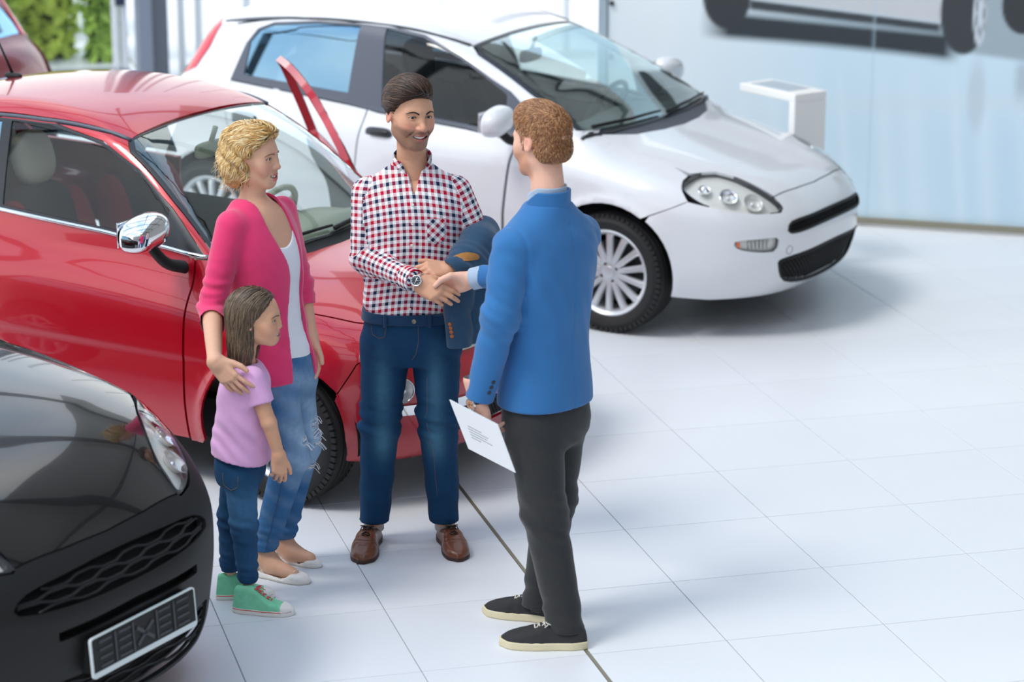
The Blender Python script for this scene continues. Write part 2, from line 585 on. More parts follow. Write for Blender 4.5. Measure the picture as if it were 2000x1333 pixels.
def panel_mesh(f, poly, fr, h=.035, holes=(), gap=.0022, off=0.0, flange=.014, keep=None):
    """triangulated sheet over the surface f=0 inside poly; returns V, F, N"""
    loops = []
    for i, p in enumerate([poly] + list(holes)):
        p = np.asarray(p, float)
        q = fr.uv(p) if p.shape[1] == 3 else p
        q = resample(q, h * .55)
        q = q[np.linalg.norm(q - np.roll(q, 1, 0), axis=1) > 1e-5]
        loops.append(offset_poly(q, gap if i == 0 else -gap))
    lo, hi = loops[0].min(0), loops[0].max(0)
    gx, gy = np.meshgrid(np.arange(lo[0], hi[0], h), np.arange(lo[1], hi[1], h * .866))
    gx = gx + (np.arange(gx.shape[0]) % 2)[:, None] * h * .5
    G = np.stack([gx.ravel(), gy.ravel()], 1)
    k = inpoly(loops[0], G)
    for q in loops[1:]:
        k &= ~inpoly(q, G)
    G = G[k]
    if len(G):
        B = np.concatenate(loops)
        dm = np.full(len(G), 9.)
        for s in range(0, len(B), 200):
            dm = np.minimum(dm, np.sqrt(((G[:, None] - B[None, s:s + 200]) ** 2).sum(2)).min(1))
        G = G[dm > h * .4]
    verts, edges, nb = [], [], 0
    for q in loops:
        n = len(q)
        verts += [Vector(v) for v in q]
        edges += [(nb + i, nb + (i + 1) % n) for i in range(n)]
        nb += n
    verts += [Vector(v) for v in G]
    r = geometry.delaunay_2d_cdt(verts, edges, [], 0, 1e-6)
    Q = np.array([tuple(v) for v in r[0]])
    T = np.array([t for t in r[2] if len(t) == 3], int)
    cen = Q[T].mean(1)
    k = inpoly(loops[0], cen)
    for q in loops[1:]:
        k &= ~inpoly(q, cen)
    T = T[k]
    used = np.unique(T)
    mp = -np.ones(len(Q), int)
    mp[used] = np.arange(len(used))
    Q, T = Q[used], mp[T]
    P = lift(f, fr, Q)
    N = grad(f, P)
    if off:
        P = P + N * off
    # face orientation along the normals
    fn = np.cross(P[T[:, 1]] - P[T[:, 0]], P[T[:, 2]] - P[T[:, 0]])
    flip = (fn * N[T].mean(1)).sum(1) < 0
    T[flip] = T[flip][:, ::-1]
    V, Nn, F = P, N, [T]
    if flange:
        E = np.concatenate([T[:, [0, 1]], T[:, [1, 2]], T[:, [2, 0]]])
        key = np.sort(E, 1)
        _, inv, cnt = np.unique(key[:, 0] * 10**6 + key[:, 1], return_inverse=True, return_counts=True)
        b = E[cnt[inv.ravel()] == 1]
        vs_ = np.unique(b)
        m2 = {v: len(P) + i for i, v in enumerate(vs_)}
        V = np.vstack([P, P[vs_], P[vs_] - N[vs_] * flange])
        en = np.zeros((len(vs_), 3))
        idx = {v: i for i, v in enumerate(vs_)}
        fl = []
        nv = len(vs_)
        for a, c in b:
            ia, ic = idx[a], idx[c]
            w = np.cross(P[c] - P[a], N[a])
            en[ia] += w
            en[ic] += w
            fl.append((len(P) + ic, len(P) + ia, len(P) + nv + ia, len(P) + nv + ic))
        en /= np.linalg.norm(en, axis=1)[:, None] + 1e-9
        Nn = np.vstack([N, en, en])
        F = [T, np.array(fl)]
    return V, F, Nn
def mirror(V, F, N):
    s = np.array([1, -1, 1.])
    return V * s, [f[:, ::-1].copy() for f in F], N * s
def panel(name, m, parent, f, poly, fr, mir=False, **k):
    V, F, N = panel_mesh(f, poly, fr, **k)
    o = rawmesh(name, V, F, m, parent, N=N)
    if mir:
        V, F, N = mirror(V, F, N)
        p2 = mir if isinstance(mir, bpy.types.Object) else parent
        return o, rawmesh(name, V, F, m, p2, N=N)
    return o
def strip(name, m, parent, f, line, fr, w=.012, lift_by=.004, mir=False, seg=6):
    """thin trim bead following a line over the surface"""
    L = np.asarray(line, float)
    q = fr.uv(L) if L.shape[1] == 3 else L
    q = resample(q, .03, closed=False)
    P = lift(f, fr, q)
    P = P + grad(f, P) * lift_by
    b = MB().tube(P, w / 2, seg)
    o = b.build(name, m, parent, smooth=True)
    if mir:
        b.v = [v * np.array([1, -1, 1.]) for v in b.v]
        b.f = [t[::-1] for t in b.f]
        b.build(name, m, parent, smooth=True)
    return o
def S(*p):
    return np.array([(x, z) for x, z in p]) @ np.array([[1, 0, 0], [0, 0, 1.]])
def arc(cx, cz, r, a0, a1, n=14):
    a = np.radians(np.linspace(a0, a1, n))
    return [(cx + r * math.cos(t), cz + r * math.sin(t)) for t in a]
def superell(c, d, e=.45, M=None, nu=20, nv=12):
    """rounded cushion shape; returns V,F"""
    u = np.linspace(-math.pi, math.pi, nu, endpoint=False)
    v = np.linspace(-math.pi / 2, math.pi / 2, nv)
    sg = lambda w: np.sign(w) * np.abs(w) ** e
    V = []
    for b in v:
        for a in u:
            V.append((sg(math.cos(b)) * sg(math.cos(a)), sg(math.cos(b)) * sg(math.sin(a)), sg(math.sin(b))))
    V = np.array(V) * np.array(d) / 2
    if M is not None:
        V = V @ np.asarray(M, float).T
    V = V + np.array(c)
    F = [(i * nu + j, i * nu + (j + 1) % nu, (i + 1) * nu + (j + 1) % nu, (i + 1) * nu + j) for i in range(nv - 1) for j in range(nu)]
    return V, F
def rotm(ax, deg):
    return np.array(Matrix.Rotation(math.radians(deg), 3, ax))
# ---------------------------------------------------------------- shared car materials
paint_white = mat('white_paint', 'DFE1E5', .28, 0, 1.0, .5)
paint_red = mat('red_paint', 'B90A22', .25, .15, 1.0, .5)
paint_maroon = mat('maroon_paint', '7A1A28', .3, .1, 1.0)
paint_black = mat('black_paint', '2C2C2D', .14, .7, 1.0, .6)
plastic = mat('black_plastic', '161718', .55, spec=.35, noise=.06, nscale=300)
plastic_grey = mat('grey_plastic', '4A4E56', .5, noise=.05, nscale=200)
trim_black = mat('gloss_black_trim', '2A2D33', .25)
pillar_grey = mat('pillar_grey', '555B68', .4)
chrome = mat('chrome', 'E8EAEC', .06, 1.0)
silver = mat('silver_rim', 'D4D6DA', .32, .55, coat=.3)
rubber = mat('tyre_rubber', '1B1B1C', .7, noise=.12, nscale=60)
well = mat('wheel_well_black', '08080A', .9)
steel = mat('brake_steel', '55575A', .45, .8)
glass = glass_mat('car_glass', (.80, .89, .87), 1.0)
glass_dark = glass_mat('privacy_glass', (.10, .12, .14), 10.0, coat=(.48, .78, 1.0))  # blue of the mirrored sky is put into the coat colour, reflection boosted
glass_ws = glass_mat('windshield_glass', (.84, .93, .90), 3.2, coat=(.86, .97, .96))
glass_lens = glass_mat('lens_glass', (.95, .96, .97), 1.2)
reflector = mat('lamp_reflector', 'D8D8D2', .22, .35, coat=.5)
fabric_dark = mat('seat_fabric_dark', '232326', .9, noise=.15, nscale=80)
fabric_red = mat('seat_fabric_red', '9A1226', .8, noise=.1, nscale=80)
ivory = mat('ivory_plastic', 'CFC8B8', .5)
dash_grey = mat('dash_grey', '4A5254', .75, noise=.08, nscale=150)
amber = mat('amber_lens', 'D8622A', .2, coat=.8)
red_lens = mat('red_lens', 'E0203A', .12, coat=1.0)
pale_strip = mat('plate_border_white', 'D9E2E2', .4)

def sym(*half):
    """closed outline from the points of its right half (y <= 0), centre point included once where y == 0"""
    h = [tuple(map(float, p)) for p in half]
    return np.array(h + [(x, -y, z) for x, y, z in h[::-1] if abs(y) > 1e-9])
def edge(f, fr, line, h=.08):
    """a line resampled and dropped onto the surface"""
    return lift(f, fr, resample(fr.uv(np.asarray(line, float)), h, closed=False))
def make_wheel(parent, c, R, rr, width, out, nsp, rim_m, kind):
    w = bpy.data.objects.new('wheel', None)
    w.empty_display_size = .05
    w.location = c
    if out > 0:
        w.rotation_euler = (0, 0, math.pi)
    link(w, parent)
    h = width / 2
    t = MB().lathe([(rr - .012, -h * .72), (rr + .008, -h * .94), (rr + .03, -h), ((R + rr) / 2, -h * 1.04), (R - .03, -h * .97), (R - .008, -h * .80), (R, -h * .62),
                    (R, -h * .42), (R - .009, -h * .40), (R - .009, -h * .33), (R, -h * .31), (R, -h * .04), (R - .009, -h * .03), (R - .009, h * .05), (R, h * .06),
                    (R, h * .33), (R - .009, h * .35), (R - .009, h * .42), (R, h * .44), (R - .004, h * .7), (R - .03, h * .97), ((R + rr) / 2, h * 1.04), (rr, h * .9)], 72, 'y')
    for k in range(64):
        a = 2 * math.pi * k / 64
        M = rotm('Y', -math.degrees(a))
        for yy in (-h * .80, h * .80):
            t.box(np.array((R - .0165) * M[:, 0]) + np.array((0, yy, 0)), (.022, h * .34, 2 * math.pi * R / 64 * .66), M=M)
    t.build('tyre', rubber, w, auto=35)
    r = MB().lathe([(rr - .012, -h * .74), (rr + .004, -h * .86), (rr - .004, -h * .90), (rr - .014, -h * .84), (rr - .026, -h * .66), (rr - .03, -h * .2), (rr - .03, h * .8)], 64, 'y')
    for k in range(nsp):
        a = 2 * math.pi * (k + .5) / nsp
        ca, sa = math.cos(a), math.sin(a)
        pts = [(.05, -h * .66), (rr * .5, -h * .74), (rr * .82, -h * .74), (rr - .016, -h * .66)]
        if kind == 'cover':
            wd = [.017, .0165, .018, .025]
        else:
            wd = [.020, .018, .021, .03]
        V = []
        for (q, yy), ww in zip(pts, wd):
            for sgn, dy in ((-1, .004), (-.6, -.006), (.6, -.006), (1, .004), (1, .02), (-1, .02)):
                V.append((q * ca - sgn * ww * sa, yy + dy, q * sa + sgn * ww * ca))
        F = [(i * 6 + j, i * 6 + (j + 1) % 6, i * 6 + 6 + (j + 1) % 6, i * 6 + 6 + j) for i in range(3) for j in range(6)]
        r.add(V, [f[::-1] for f in F])
    r.build('rim', rim_m, w, auto=40)
    hb = MB().lathe([(0, -h * .80), (.02, -h * .80), (.03, -h * .78), (.032, -h * .72), (.062, -h * .70), (.068, -h * .62), (.068, -h * .2)], 32, 'y')
    hb.build('hub', rim_m, w, auto=40)
    for k in range(4 if kind == 'cover' else 5):
        a = 2 * math.pi * (k + .3) / (4 if kind == 'cover' else 5)
        MB().lathe([(0, -h * .725), (.009, -h * .725), (.010, -h * .69)], 6, 'y', c=(.049 * math.cos(a), 0, .049 * math.sin(a))).build('wheel_bolt', plastic, w)
    MB().lathe([(.02, 0), (rr * .72, 0), (rr * .72, .02), (.02, .02)], 32, 'y').build('brake_disc', steel, w)
    MB().lathe([(.0, h * .5), (rr - .02, h * .5)], 32, 'y').build('wheel_back', well, w)
    return w
def wheel_wells(parent, xs, az, ar, yo, yi):
    for x in xs:
        for s in (1, -1):
            m = MB().lathe([(ar, s * yo), (ar, s * yi), (0, s * yi)], 24, 'y', c=(x, 0, az), a0=math.radians(-8), a1=math.radians(188))
            m.build('wheel_arch_liner', well, parent)
def seat(parent, x, y, fab, side_fab, head, lean=-14, w=.5, zc=.36):
    """car seat facing +x: cushion, backrest with bolsters, headrest"""
    s = bpy.data.objects.new('seat', None)
    s.empty_display_size = .05
    s.location = (x, y, zc)
    link(s, parent)
    M = rotm('Y', lean)
    MB().add(*superell((.06, 0, .08), (.52, w, .20), .5)).build('seat_cushion', fab, s, True)
    ax = lambda dx, dz: M @ np.array([dx, 0, dz]) + np.array([-.20, 0, .10])
    MB().add(*superell(ax(0, .32), (.13, w * .78, .66), .55, M)).build('backrest', fab, s, True)
    b = MB()
    for sg in (-1, 1):
        b.add(*superell(ax(.01, .30) + np.array([0, sg * w * .40, 0]), (.17, .11, .60), .7, M))
    b.build('bolster', side_fab, s, True)
    MB().add(*superell(ax(.02, .76), (.10, .25, .24), .75, M)).build('headrest', head, s, True)
    p = MB()
    for sg in (-1, 1):
        p.tube([ax(0, .58) + np.array([0, sg * .06, 0]), ax(.01, .74) + np.array([0, sg * .06, 0])], .006)
    p.build('headrest_post', steel, s, True)
    return s
def steering_wheel(parent, c, m, tilt=-62, R=.185):
    s = bpy.data.objects.new('steering_wheel', None)
    s.empty_display_size = .05
    s.location = c
    s.rotation_euler = (0, math.radians(tilt), 0)
    link(s, parent)
    a = np.linspace(0, 2 * math.pi, 33)
    MB().tube(np.stack([R * np.cos(a), R * np.sin(a), 0 * a], 1), .015, 10, caps=False).build('rim', m, s, True)
    b = MB().add(*superell((0, 0, -.02), (.13, .15, .05), .6))
    for t in (0, 2.2, -2.2):
        b.tube([(0, 0, -.015), (-R * math.cos(t), R * math.sin(t), 0)], .014, 6)
    b.build('spoke', m, s, True)
def door_mirror(parent, c, side, shell_m, low_m, foot, dims=(.13, .22, .15)):
    g = bpy.data.objects.new('door_mirror', None)
    g.empty_display_size = .05
    g.location = c
    link(g, parent)
    V, F = superell((0, 0, 0), dims, .8, nu=32, nv=20)
    up = [f for f in F if V[list(f), 2].mean() > -dims[2] * .12]
    dn = [f for f in F if V[list(f), 2].mean() <= -dims[2] * .12]
    V2 = V.copy()
    V2[:, 0] *= np.where(V2[:, 0] < 0, .55, 1.15)
    V2[:, 2] += -.03 * np.abs(V2[:, 1] / dims[1]) * side * np.sign(V2[:, 1])
    rawmesh('mirror_shell', V2, up, shell_m, g)
    rawmesh('mirror_base', V2 * np.array([.985, .985, 1.0]), dn, low_m, g)
    MB().box((-dims[0] * .27, 0, 0), (.008, dims[1] * .8, dims[2] * .72), bev=.003).build('mirror_glass', chrome, g)
    a = np.array(foot, float) - np.array(c, float)
    pts = smooth_poly([(.0, -side * dims[1] * .12, -dims[2] * .30), a * .55 + np.array([0, 0, -.045]), a], 5, closed=False)
    MB().tube(pts, np.linspace(.035, .042, len(pts)), 12, flat=.6).build('mirror_arm', plastic, g, True)
    return g
def lattice(name, m, parent, f, poly, fr, cell=.028, w=.004, off=-.012, slant=1.0):
    """woven grille bars over a recessed opening"""
    q = fr.uv(np.asarray(poly, float))
    lo, hi = q.min(0), q.max(0)
    b = MB()
    span = hi - lo
    H = span[1]
    for sg in (-1, 1):
        c = lo[0] - H
        while c < hi[0] + H:
            t = np.linspace(0, 1, 24)
            L = np.stack([c + sg * slant * (t - .5) * H, lo[1] + t * H], 1)
            k = inpoly(q, L)
            if k.sum() >= 2:
                P = lift(f, fr, L[k], 40)
                P = P + grad(f, P) * off
                b.tube(P, w, 4, caps=False)
            c += cell
    if b.n:
        return b.build(name, m, parent)
def wiper(parent, f, fr, line, m):
    q = resample(fr.uv(np.asarray(line, float)), .04, closed=False)
    P = lift(f, fr, q)
    P = P + grad(f, P) * .014
    MB().tube(P, np.linspace(.011, .006, len(P)), 6).build('wiper', m, parent, True)
def base_parts(g, car, f, R, rr, tw, yw, nsp, rim_m, kind, rear_wheels=True):
    p = CARS[car]
    wb = p['wheelbase']
    fx = p.get('fx', 0)
    for x in (fx, -wb):
        for s in (-1, 1):
            make_wheel(g, (x, s * yw, R), R, rr, tw, s, nsp, rim_m, kind)
    wheel_wells(g, (fx, -wb), p['arch'][1], p['arch'][0] + .012, .77 if car != 'red' else .715, .50)
    nx = .08 if car == 'red' else 0
    u = MB().box((-wb / 2, 0, .27), (wb - .78, 1.44 if car != 'red' else 1.38, .14)).box((.28 - nx * 1.5, 0, .36), (.50, .92 - nx, .26)).box((-wb - .2, 0, .34), (.6, .9, .28)).box((0.0 - nx, 0, .60), (.70, .90 - nx, .16))
    u.build('underbody', well, g)

# ---------------------------------------------------------------- white hatchback
def white_car(g, body=None, full=True):
    f = SDF['white']
    body = body or paint_white
    base_parts(g, 'white', f, .31, .222, .195, .735, 14, silver, 'cover')
    W = Frame((-.45, 0, -.89), (0, 1, 0), -2.2, .3)
    CY = Cyl(-.1)
    hood_side = [(-.185, -.60, .97), (.02, -.59, .90), (.2, -.59, .86), (.345, -.60, .815)]
    lamp = smooth_poly([(.364, -.726, .766), (.345, -.66, .80), (.37, -.56, .822), (.43, -.485, .822), (.53, -.445, .795), (.66, -.42, .735), (.762, -.40, .668), (.765, -.43, .642), (.70, -.545, .65), (.60, -.645, .67), (.47, -.71, .70)], 4)
    cowl_r = [(-.185, -.60, .97), (-.07, -.40, .95), (-.02, -.2, .94), (-.005, 0, .936)]
    gapl = edge(f, TOP, [(.715, -.40, .71), (.738, -.2, .72), (.746, 0, .725), (.738, .2, .72), (.715, .40, .71)], .04)
    lampt = [(.385, -.545, .822), (.43, -.485, .822), (.53, -.445, .795), (.66, -.42, .735)]
    hood = np.vstack([hood_side, lampt, gapl, [(x, -y, z) for x, y, z in (hood_side + lampt)[::-1]], [(x, -y, z) for x, y, z in cowl_r[1:]], cowl_r[1:-1][::-1]])
    panel('hood', body, g, f, hood, TOP, h=.03)
    strip('hood_gap_shade', well, g, f, gapl, TOP, .034, -.020)  # dark strip added under the gap to stop light showing through
    ws_base = [(-.215, -.685, .985), (-.15, -.5, .965), (-.115, -.25, .957), (-.105, 0, .955)]
    ws = sym((-.215, -.685, .985), (-.55, -.635, 1.17), (-.90, -.565, 1.345), (-.965, -.50, 1.385), (-.955, -.25, 1.40), (-.95, 0, 1.40))
    ws = np.vstack([ws, [(x, -y, z) for x, y, z in ws_base[1:]], ws_base[1:-1][::-1]])
    cen = ws.mean(0)
    inner = cen + (ws - cen) * np.array([.95, .95, .95])
    panel('windshield', glass_ws, g, f, ws, W, h=.05, off=-.004, flange=.004)
    panel('windshield_border', trim_black, g, f, ws, W, h=.05, holes=[inner], off=-.0015, flange=0)
    panel('cowl', plastic_grey, g, f, np.array(cowl_r + [(x, -y, z) for x, y, z in cowl_r[:-1][::-1]] + [(x, -y, z) for x, y, z in ws_base[:-1]] + ws_base[::-1]), TOP, h=.04, off=-.008)
    strip('pillar_base_trim', trim_black, g, f, [(-.225, -.70, .985), (-.20, -.64, .975), (-.175, -.585, .968)], TOP, .022, -.002, mir=True)
    fend = S(*[(-.50, .99), (-.36, 1.0), (-.20, .985), (-.185, .968), (.02, .905), (.2, .862), (.345, .815)], (.345, .80), (.364, .766), (.41, .712), (.32, .67), (.235, .60 + .035),
             *arc(0, .30, .375, 58, 190, 16), (-.40, .215), (-.60, .215), (-.60, .55), (-.575, .85), (-.56, .93))
    panel('fender', body, g, f, fend, SIDE, mir=True, h=.028)
    dlo_top = [(-.455, .985), (-.50, 1.03), (-.67, 1.147), (-.80, 1.20), (-1.01, 1.297), (-1.26, 1.38), (-1.5, 1.408), (-1.65, 1.409), (-1.95, 1.401), (-2.24, 1.37), (-2.34, 1.33), (-2.40, 1.25)]
    rail = np.vstack([S((-.38, .985)), edge(f, W, [(-.215, -.685, .985), (-.55, -.635, 1.17), (-.90, -.565, 1.345), (-.965, -.515, 1.385)]),
                      edge(f, TOP, [(-1.0, -.53, 1.38), (-1.2, -.54, 1.41), (-1.58, -.548, 1.43), (-2.05, -.545, 1.43), (-2.45, -.53, 1.37), (-2.62, -.51, 1.33)]), S((-2.55, 1.2), *dlo_top[::-1])])
    panel('side_rail', body, g, f, rail, SIDE, mir=True, h=.03, gap=.001)
    dlo_bot = [(-2.47, 1.05), (-2.07, 1.03), (-1.64, 1.0), (-1.45, .978), (-.90, .945), (-.61, .918), (-.49, .945)]
    dlo = S(*dlo_bot, *dlo_top)
    g_rear = S((-2.38, 1.085), (-2.375, 1.26), (-2.32, 1.325), (-2.24, 1.357), (-1.95, 1.389), (-1.665, 1.397), (-1.66, 1.058), (-2.05, 1.075))
    g_front = S((-1.50, 1.395), (-1.26, 1.367), (-1.01, 1.283), (-.80, 1.187), (-.69, 1.13), (-.665, .95), (-.90, .967), (-1.43, 1.005))
    panel('window_frame', pillar_grey, g, f, dlo, SIDE, mir=True, h=.035, holes=[g_rear, g_front], gap=.001)
    panel('side_window', glass_dark, g, f, g_rear, SIDE, mir=True, h=.05, off=-.005, flange=.004, gap=0)
    panel('side_window', glass, g, f, g_front, SIDE, mir=True, h=.05, off=-.005, flange=.004, gap=0)
    fd = S((-.615, .215), (-1.52, .215), (-1.53, .6), (-1.515, .985), (-1.45, .975), (-.90, .942), (-.61, .915), (-.56, .925), (-.585, .85), (-.612, .55))
    panel('front_door', body, g, f, fd, SIDE, mir=True, h=.035)
    rd = S((-1.53, .215), *[p for p in arc(-2.51, .30, .378, -12, 62, 9)], (-2.36, .75), (-2.44, .95), (-2.47, 1.045), (-2.07, 1.027), (-1.64, .997), (-1.52, .985), (-1.535, .6))
    panel('rear_door', body, g, f, rd, SIDE, mir=True, h=.04)
    tl = S((-2.60, 1.345), (-2.68, 1.35), (-2.78, 1.24), (-2.90, 1.06), (-2.86, 1.03), (-2.76, 1.08), (-2.68, 1.2))
    q = S((-2.40, 1.25), (-2.47, 1.05), (-2.44, .95), (-2.36, .75), *arc(-2.51, .30, .378, 64, 172, 14), (-2.98, .33), (-3.02, .7), (-2.95, .95), (-2.88, 1.05), (-2.78, 1.24), (-2.66, 1.355), (-2.60, 1.345), (-2.55, 1.22))
    panel('quarter_panel', body, g, f, q, SIDE, mir=True, h=.04, holes=[S((-2.63, 1.315), (-2.68, 1.2), (-2.76, 1.09), (-2.85, 1.05), (-2.87, 1.065), (-2.77, 1.23), (-2.665, 1.34))])
    panel('tail_lamp', red_lens, g, f, S((-2.62, 1.325), (-2.67, 1.2), (-2.75, 1.085), (-2.86, 1.04), (-2.88, 1.06), (-2.77, 1.235), (-2.66, 1.35)), SIDE, mir=True, h=.03, off=.006)
    roof = sym((-2.62, -.50, 1.35), (-2.05, -.535, 1.43), (-1.58, -.535, 1.43), (-1.2, -.525, 1.41), (-.985, -.505, 1.38), (-.972, -.25, 1.40), (-.968, 0, 1.40))
    roof = np.vstack([roof, [(-2.72, .25, 1.4), (-2.74, 0, 1.4), (-2.72, -.25, 1.4)]])
    panel('roof', body, g, f, roof, TOP, h=.05)
    strip('roof_ditch', trim_black, g, f, [(-2.5, -.535, 1.35), (-2.05, -.54, 1.43), (-1.58, -.54, 1.43), (-1.2, -.53, 1.41), (-1.0, -.512, 1.385)], TOP, .010, .0, mir=True)
    HB = Frame((.85, 0, -.53), (0, 1, 0), -3.2, 0)
    hw = sym((-2.80, -.47, 1.30), (-2.92, -.50, 1.10), (-2.95, 0, 1.08))
    hw = np.vstack([hw, [(-2.78, .2, 1.33), (-2.775, 0, 1.335), (-2.78, -.2, 1.33)]])
    panel('rear_window', glass_dark, g, f, hw, HB, h=.06, off=-.004, flange=.004)
    panel('tailgate', body, g, f, sym((-2.73, -.5, 1.38), (-2.95, -.52, 1.05), (-3.05, -.55, .6), (-3.1, 0, .55))[[0, 1, 2, 3, 4, 5, 6]], HB, h=.06, holes=[hw])
    # front bumper with its openings
    slot = smooth_poly([(.83, -.415, .540), (.83, -.40, .588), (.85, -.2, .598), (.86, 0, .60), (.85, .2, .598), (.83, .40, .588), (.83, .415, .540), (.85, .2, .548), (.86, 0, .55), (.85, -.2, .548)], 3)
    intake = smooth_poly([(.797, -.47, .375), (.80, -.44, .405), (.84, -.2, .425), (.86, 0, .43), (.84, .2, .425), (.80, .44, .405), (.797, .47, .375), (.80, .40, .285), (.84, .2, .25), (.85, 0, .24), (.84, -.2, .25), (.80, -.40, .285)], 3)
    fog = smooth_poly([(.635, -.665, .515), (.70, -.60, .522), (.782, -.50, .522), (.79, -.485, .49), (.775, -.505, .452), (.70, -.60, .462), (.645, -.655, .483)], 2)
    fog_m = fog * np.array([1, -1, 1])
    up = [tuple(q) for q in gapl[len(gapl) // 2::-1]] + [(.766, -.402, .66), (.765, -.43, .640), (.70, -.548, .646), (.60, -.648, .666), (.47, -.714, .696), (.41, -.75, .712), (.32, -.81, .67), (.235, -.83, .635)]
    up += [(x, -.83, z) for x, z in arc(0, .30, .377, 55, -12, 10)]
    bump = np.array([(.85, 0, .205), (.82, .25, .205), (.70, .52, .205), (.52, .70, .205)] + [(x, -y, z) for x, y, z in up[::-1]] + up[1:] + [(.52, -.70, .205), (.70, -.52, .205), (.82, -.25, .205)])
    panel('front_bumper', body, g, f, bump, CY, h=.022, holes=[slot, intake, fog, fog_m])
    for nm, pol, cell in (('upper_grille', slot, .02), ('lower_grille', intake, .026)):
        gr = bpy.data.objects.new(nm, None)
        gr.empty_display_size = .05
        link(gr, g)
        panel('grille_back', well, gr, f, pol, CY, h=.05, off=-.035, flange=0, gap=-.004)
        lattice('grille_mesh', plastic, gr, f, pol, CY, cell, .0035, -.016)
        P = lift(f, CY, resample(CY.uv(pol), .03))
        P = np.vstack([P, P[:1]]) + grad(f, np.vstack([P, P[:1]])) * -.003
        MB().tube(P, .009, 6, caps=False).build('grille_rim', plastic, gr, True)
    for s, pol in ((-1, fog), (1, fog_m)):
        fg = bpy.data.objects.new('fog_lamp', None)
        fg.empty_display_size = .05
        link(fg, g)
        panel('lamp_back', reflector, fg, f, pol, CY, h=.03, off=-.03, flange=0, gap=-.003)
        panel('lens', glass_lens, fg, f, pol, CY, h=.03, off=-.006, flange=.003)
        panel('amber_reflector', amber, fg, f, np.array([(.635, s * .665, .515), (.655, s * .648, .516), (.66, s * .643, .482), (.645, s * .655, .483)]), CY, h=.02, off=-.004, flange=0)
        bb = MB()
        for k in range(6):
            t = .35 + .6 * k / 6
            P = lift(f, CY, CY.uv(np.array([(.635 + .145 * t, s * (.665 - .165 * t), .512), (.645 + .13 * t, s * (.655 - .15 * t), .465)])))
            P = P + grad(f, P) * -.018
            bb.tube(P, .006, 5)
        bb.build('lens_rib', glass_lens if False else reflector, fg, True)
    th = np.linspace(0, 2 * math.pi, 20)
    ring = np.stack([np.full(20, .82), -.42 + .022 * np.cos(th), .45 + .022 * np.sin(th)], 1)
    P = lift(f, CY, CY.uv(ring))
    MB().tube(P, .0016, 4, caps=False).build('tow_cover', plastic_grey, g)
    for s in (-1, 1):
        L = lamp * np.array([1, -s, 1]) * np.array([1, 1, 1])
        L = lamp.copy()
        L[:, 1] *= -s
        make_headlight(g, f, L, CY, s)
    door_mirror(g, (-.60, -.93, 1.045), -1, body, body, (-.54, -.77, .93), (.15, .23, .145))
    door_mirror(g, (-.60, .93, 1.045), 1, body, body, (-.54, .77, .93), (.15, .23, .145))
    for s in (-1, 1):
        for x in (-1.40, -2.28):
            q = lift(f, SIDE, SIDE.uv(np.array([[x, 0, .875]])))[0]
            h = bpy.data.objects.new('door_handle', None)
            h.location = (q[0], q[1] * -s, q[2])
            h.empty_display_size = .03
            link(h, g)
            MB().add(*superell((0, 0, 0), (.17, .012, .075), .6)).build('handle_recess', plastic_grey, h, True)
            MB().add(*superell((.01, s * .016, .012), (.13, .02, .03), .6)).build('handle_grip', trim_black, h, True)
    if full:
        wiper(g, f, W, [(-.225, -.60, .99), (-.165, -.3, .985), (-.15, -.02, .975)], plastic)
        wiper(g, f, W, [(-.13, .02, .965), (-.16, .35, .985), (-.21, .62, .995)], plastic)
        interior(g, f, 'white', fabric_dark, fabric_dark, fabric_dark, dash_grey, plastic, -1.05, 1.0)
def make_headlight(g, f, L, fr, s, rim=.945):
    h = bpy.data.objects.new('headlight', None)
    h.empty_display_size = .05
    link(h, g)
    c = L.mean(0)
    panel('lamp_housing', mat('lamp_housing_silver', 'F2F2EC', .25, .15, coat=.6), h, f, L, fr, h=.03, off=-.032, flange=0, gap=.002)
    Li = c + (L - c) * rim
    panel('lamp_bezel', trim_black, h, f, L, fr, h=.03, holes=[Li], off=-.001, flange=.03)
    panel('lens', glass_lens, h, f, L, fr, h=.035, off=0.0, flange=0, gap=.003)
    for k, (t, r, m) in enumerate(((.42, .045, chrome), (.66, .05, reflector), (.2, .03, chrome))):
        a, b = L[np.argmin(L[:, 0])], L[np.argmax(L[:, 0])]
        p = a * (1 - t) + b * t
        P = lift(f, fr, fr.uv(p[None]))
        n = grad(f, P)[0]
        q = P[0] - n * .028
        M = np.array(Vector(n).to_track_quat('Z', 'Y').to_matrix())
        MB().lathe([(0, -.02), (r * .55, -.012), (r * .9, .008), (r, .02), (r * 1.06, .018)], 20).xf(M, q).build('lamp_reflector', m, h, True)
        MB().add(*superell((0, 0, .0), (r * .5, r * .5, r * .5), 1.0, nu=12, nv=8)).xf(M, q).build('bulb', chrome, h, True)
    return h
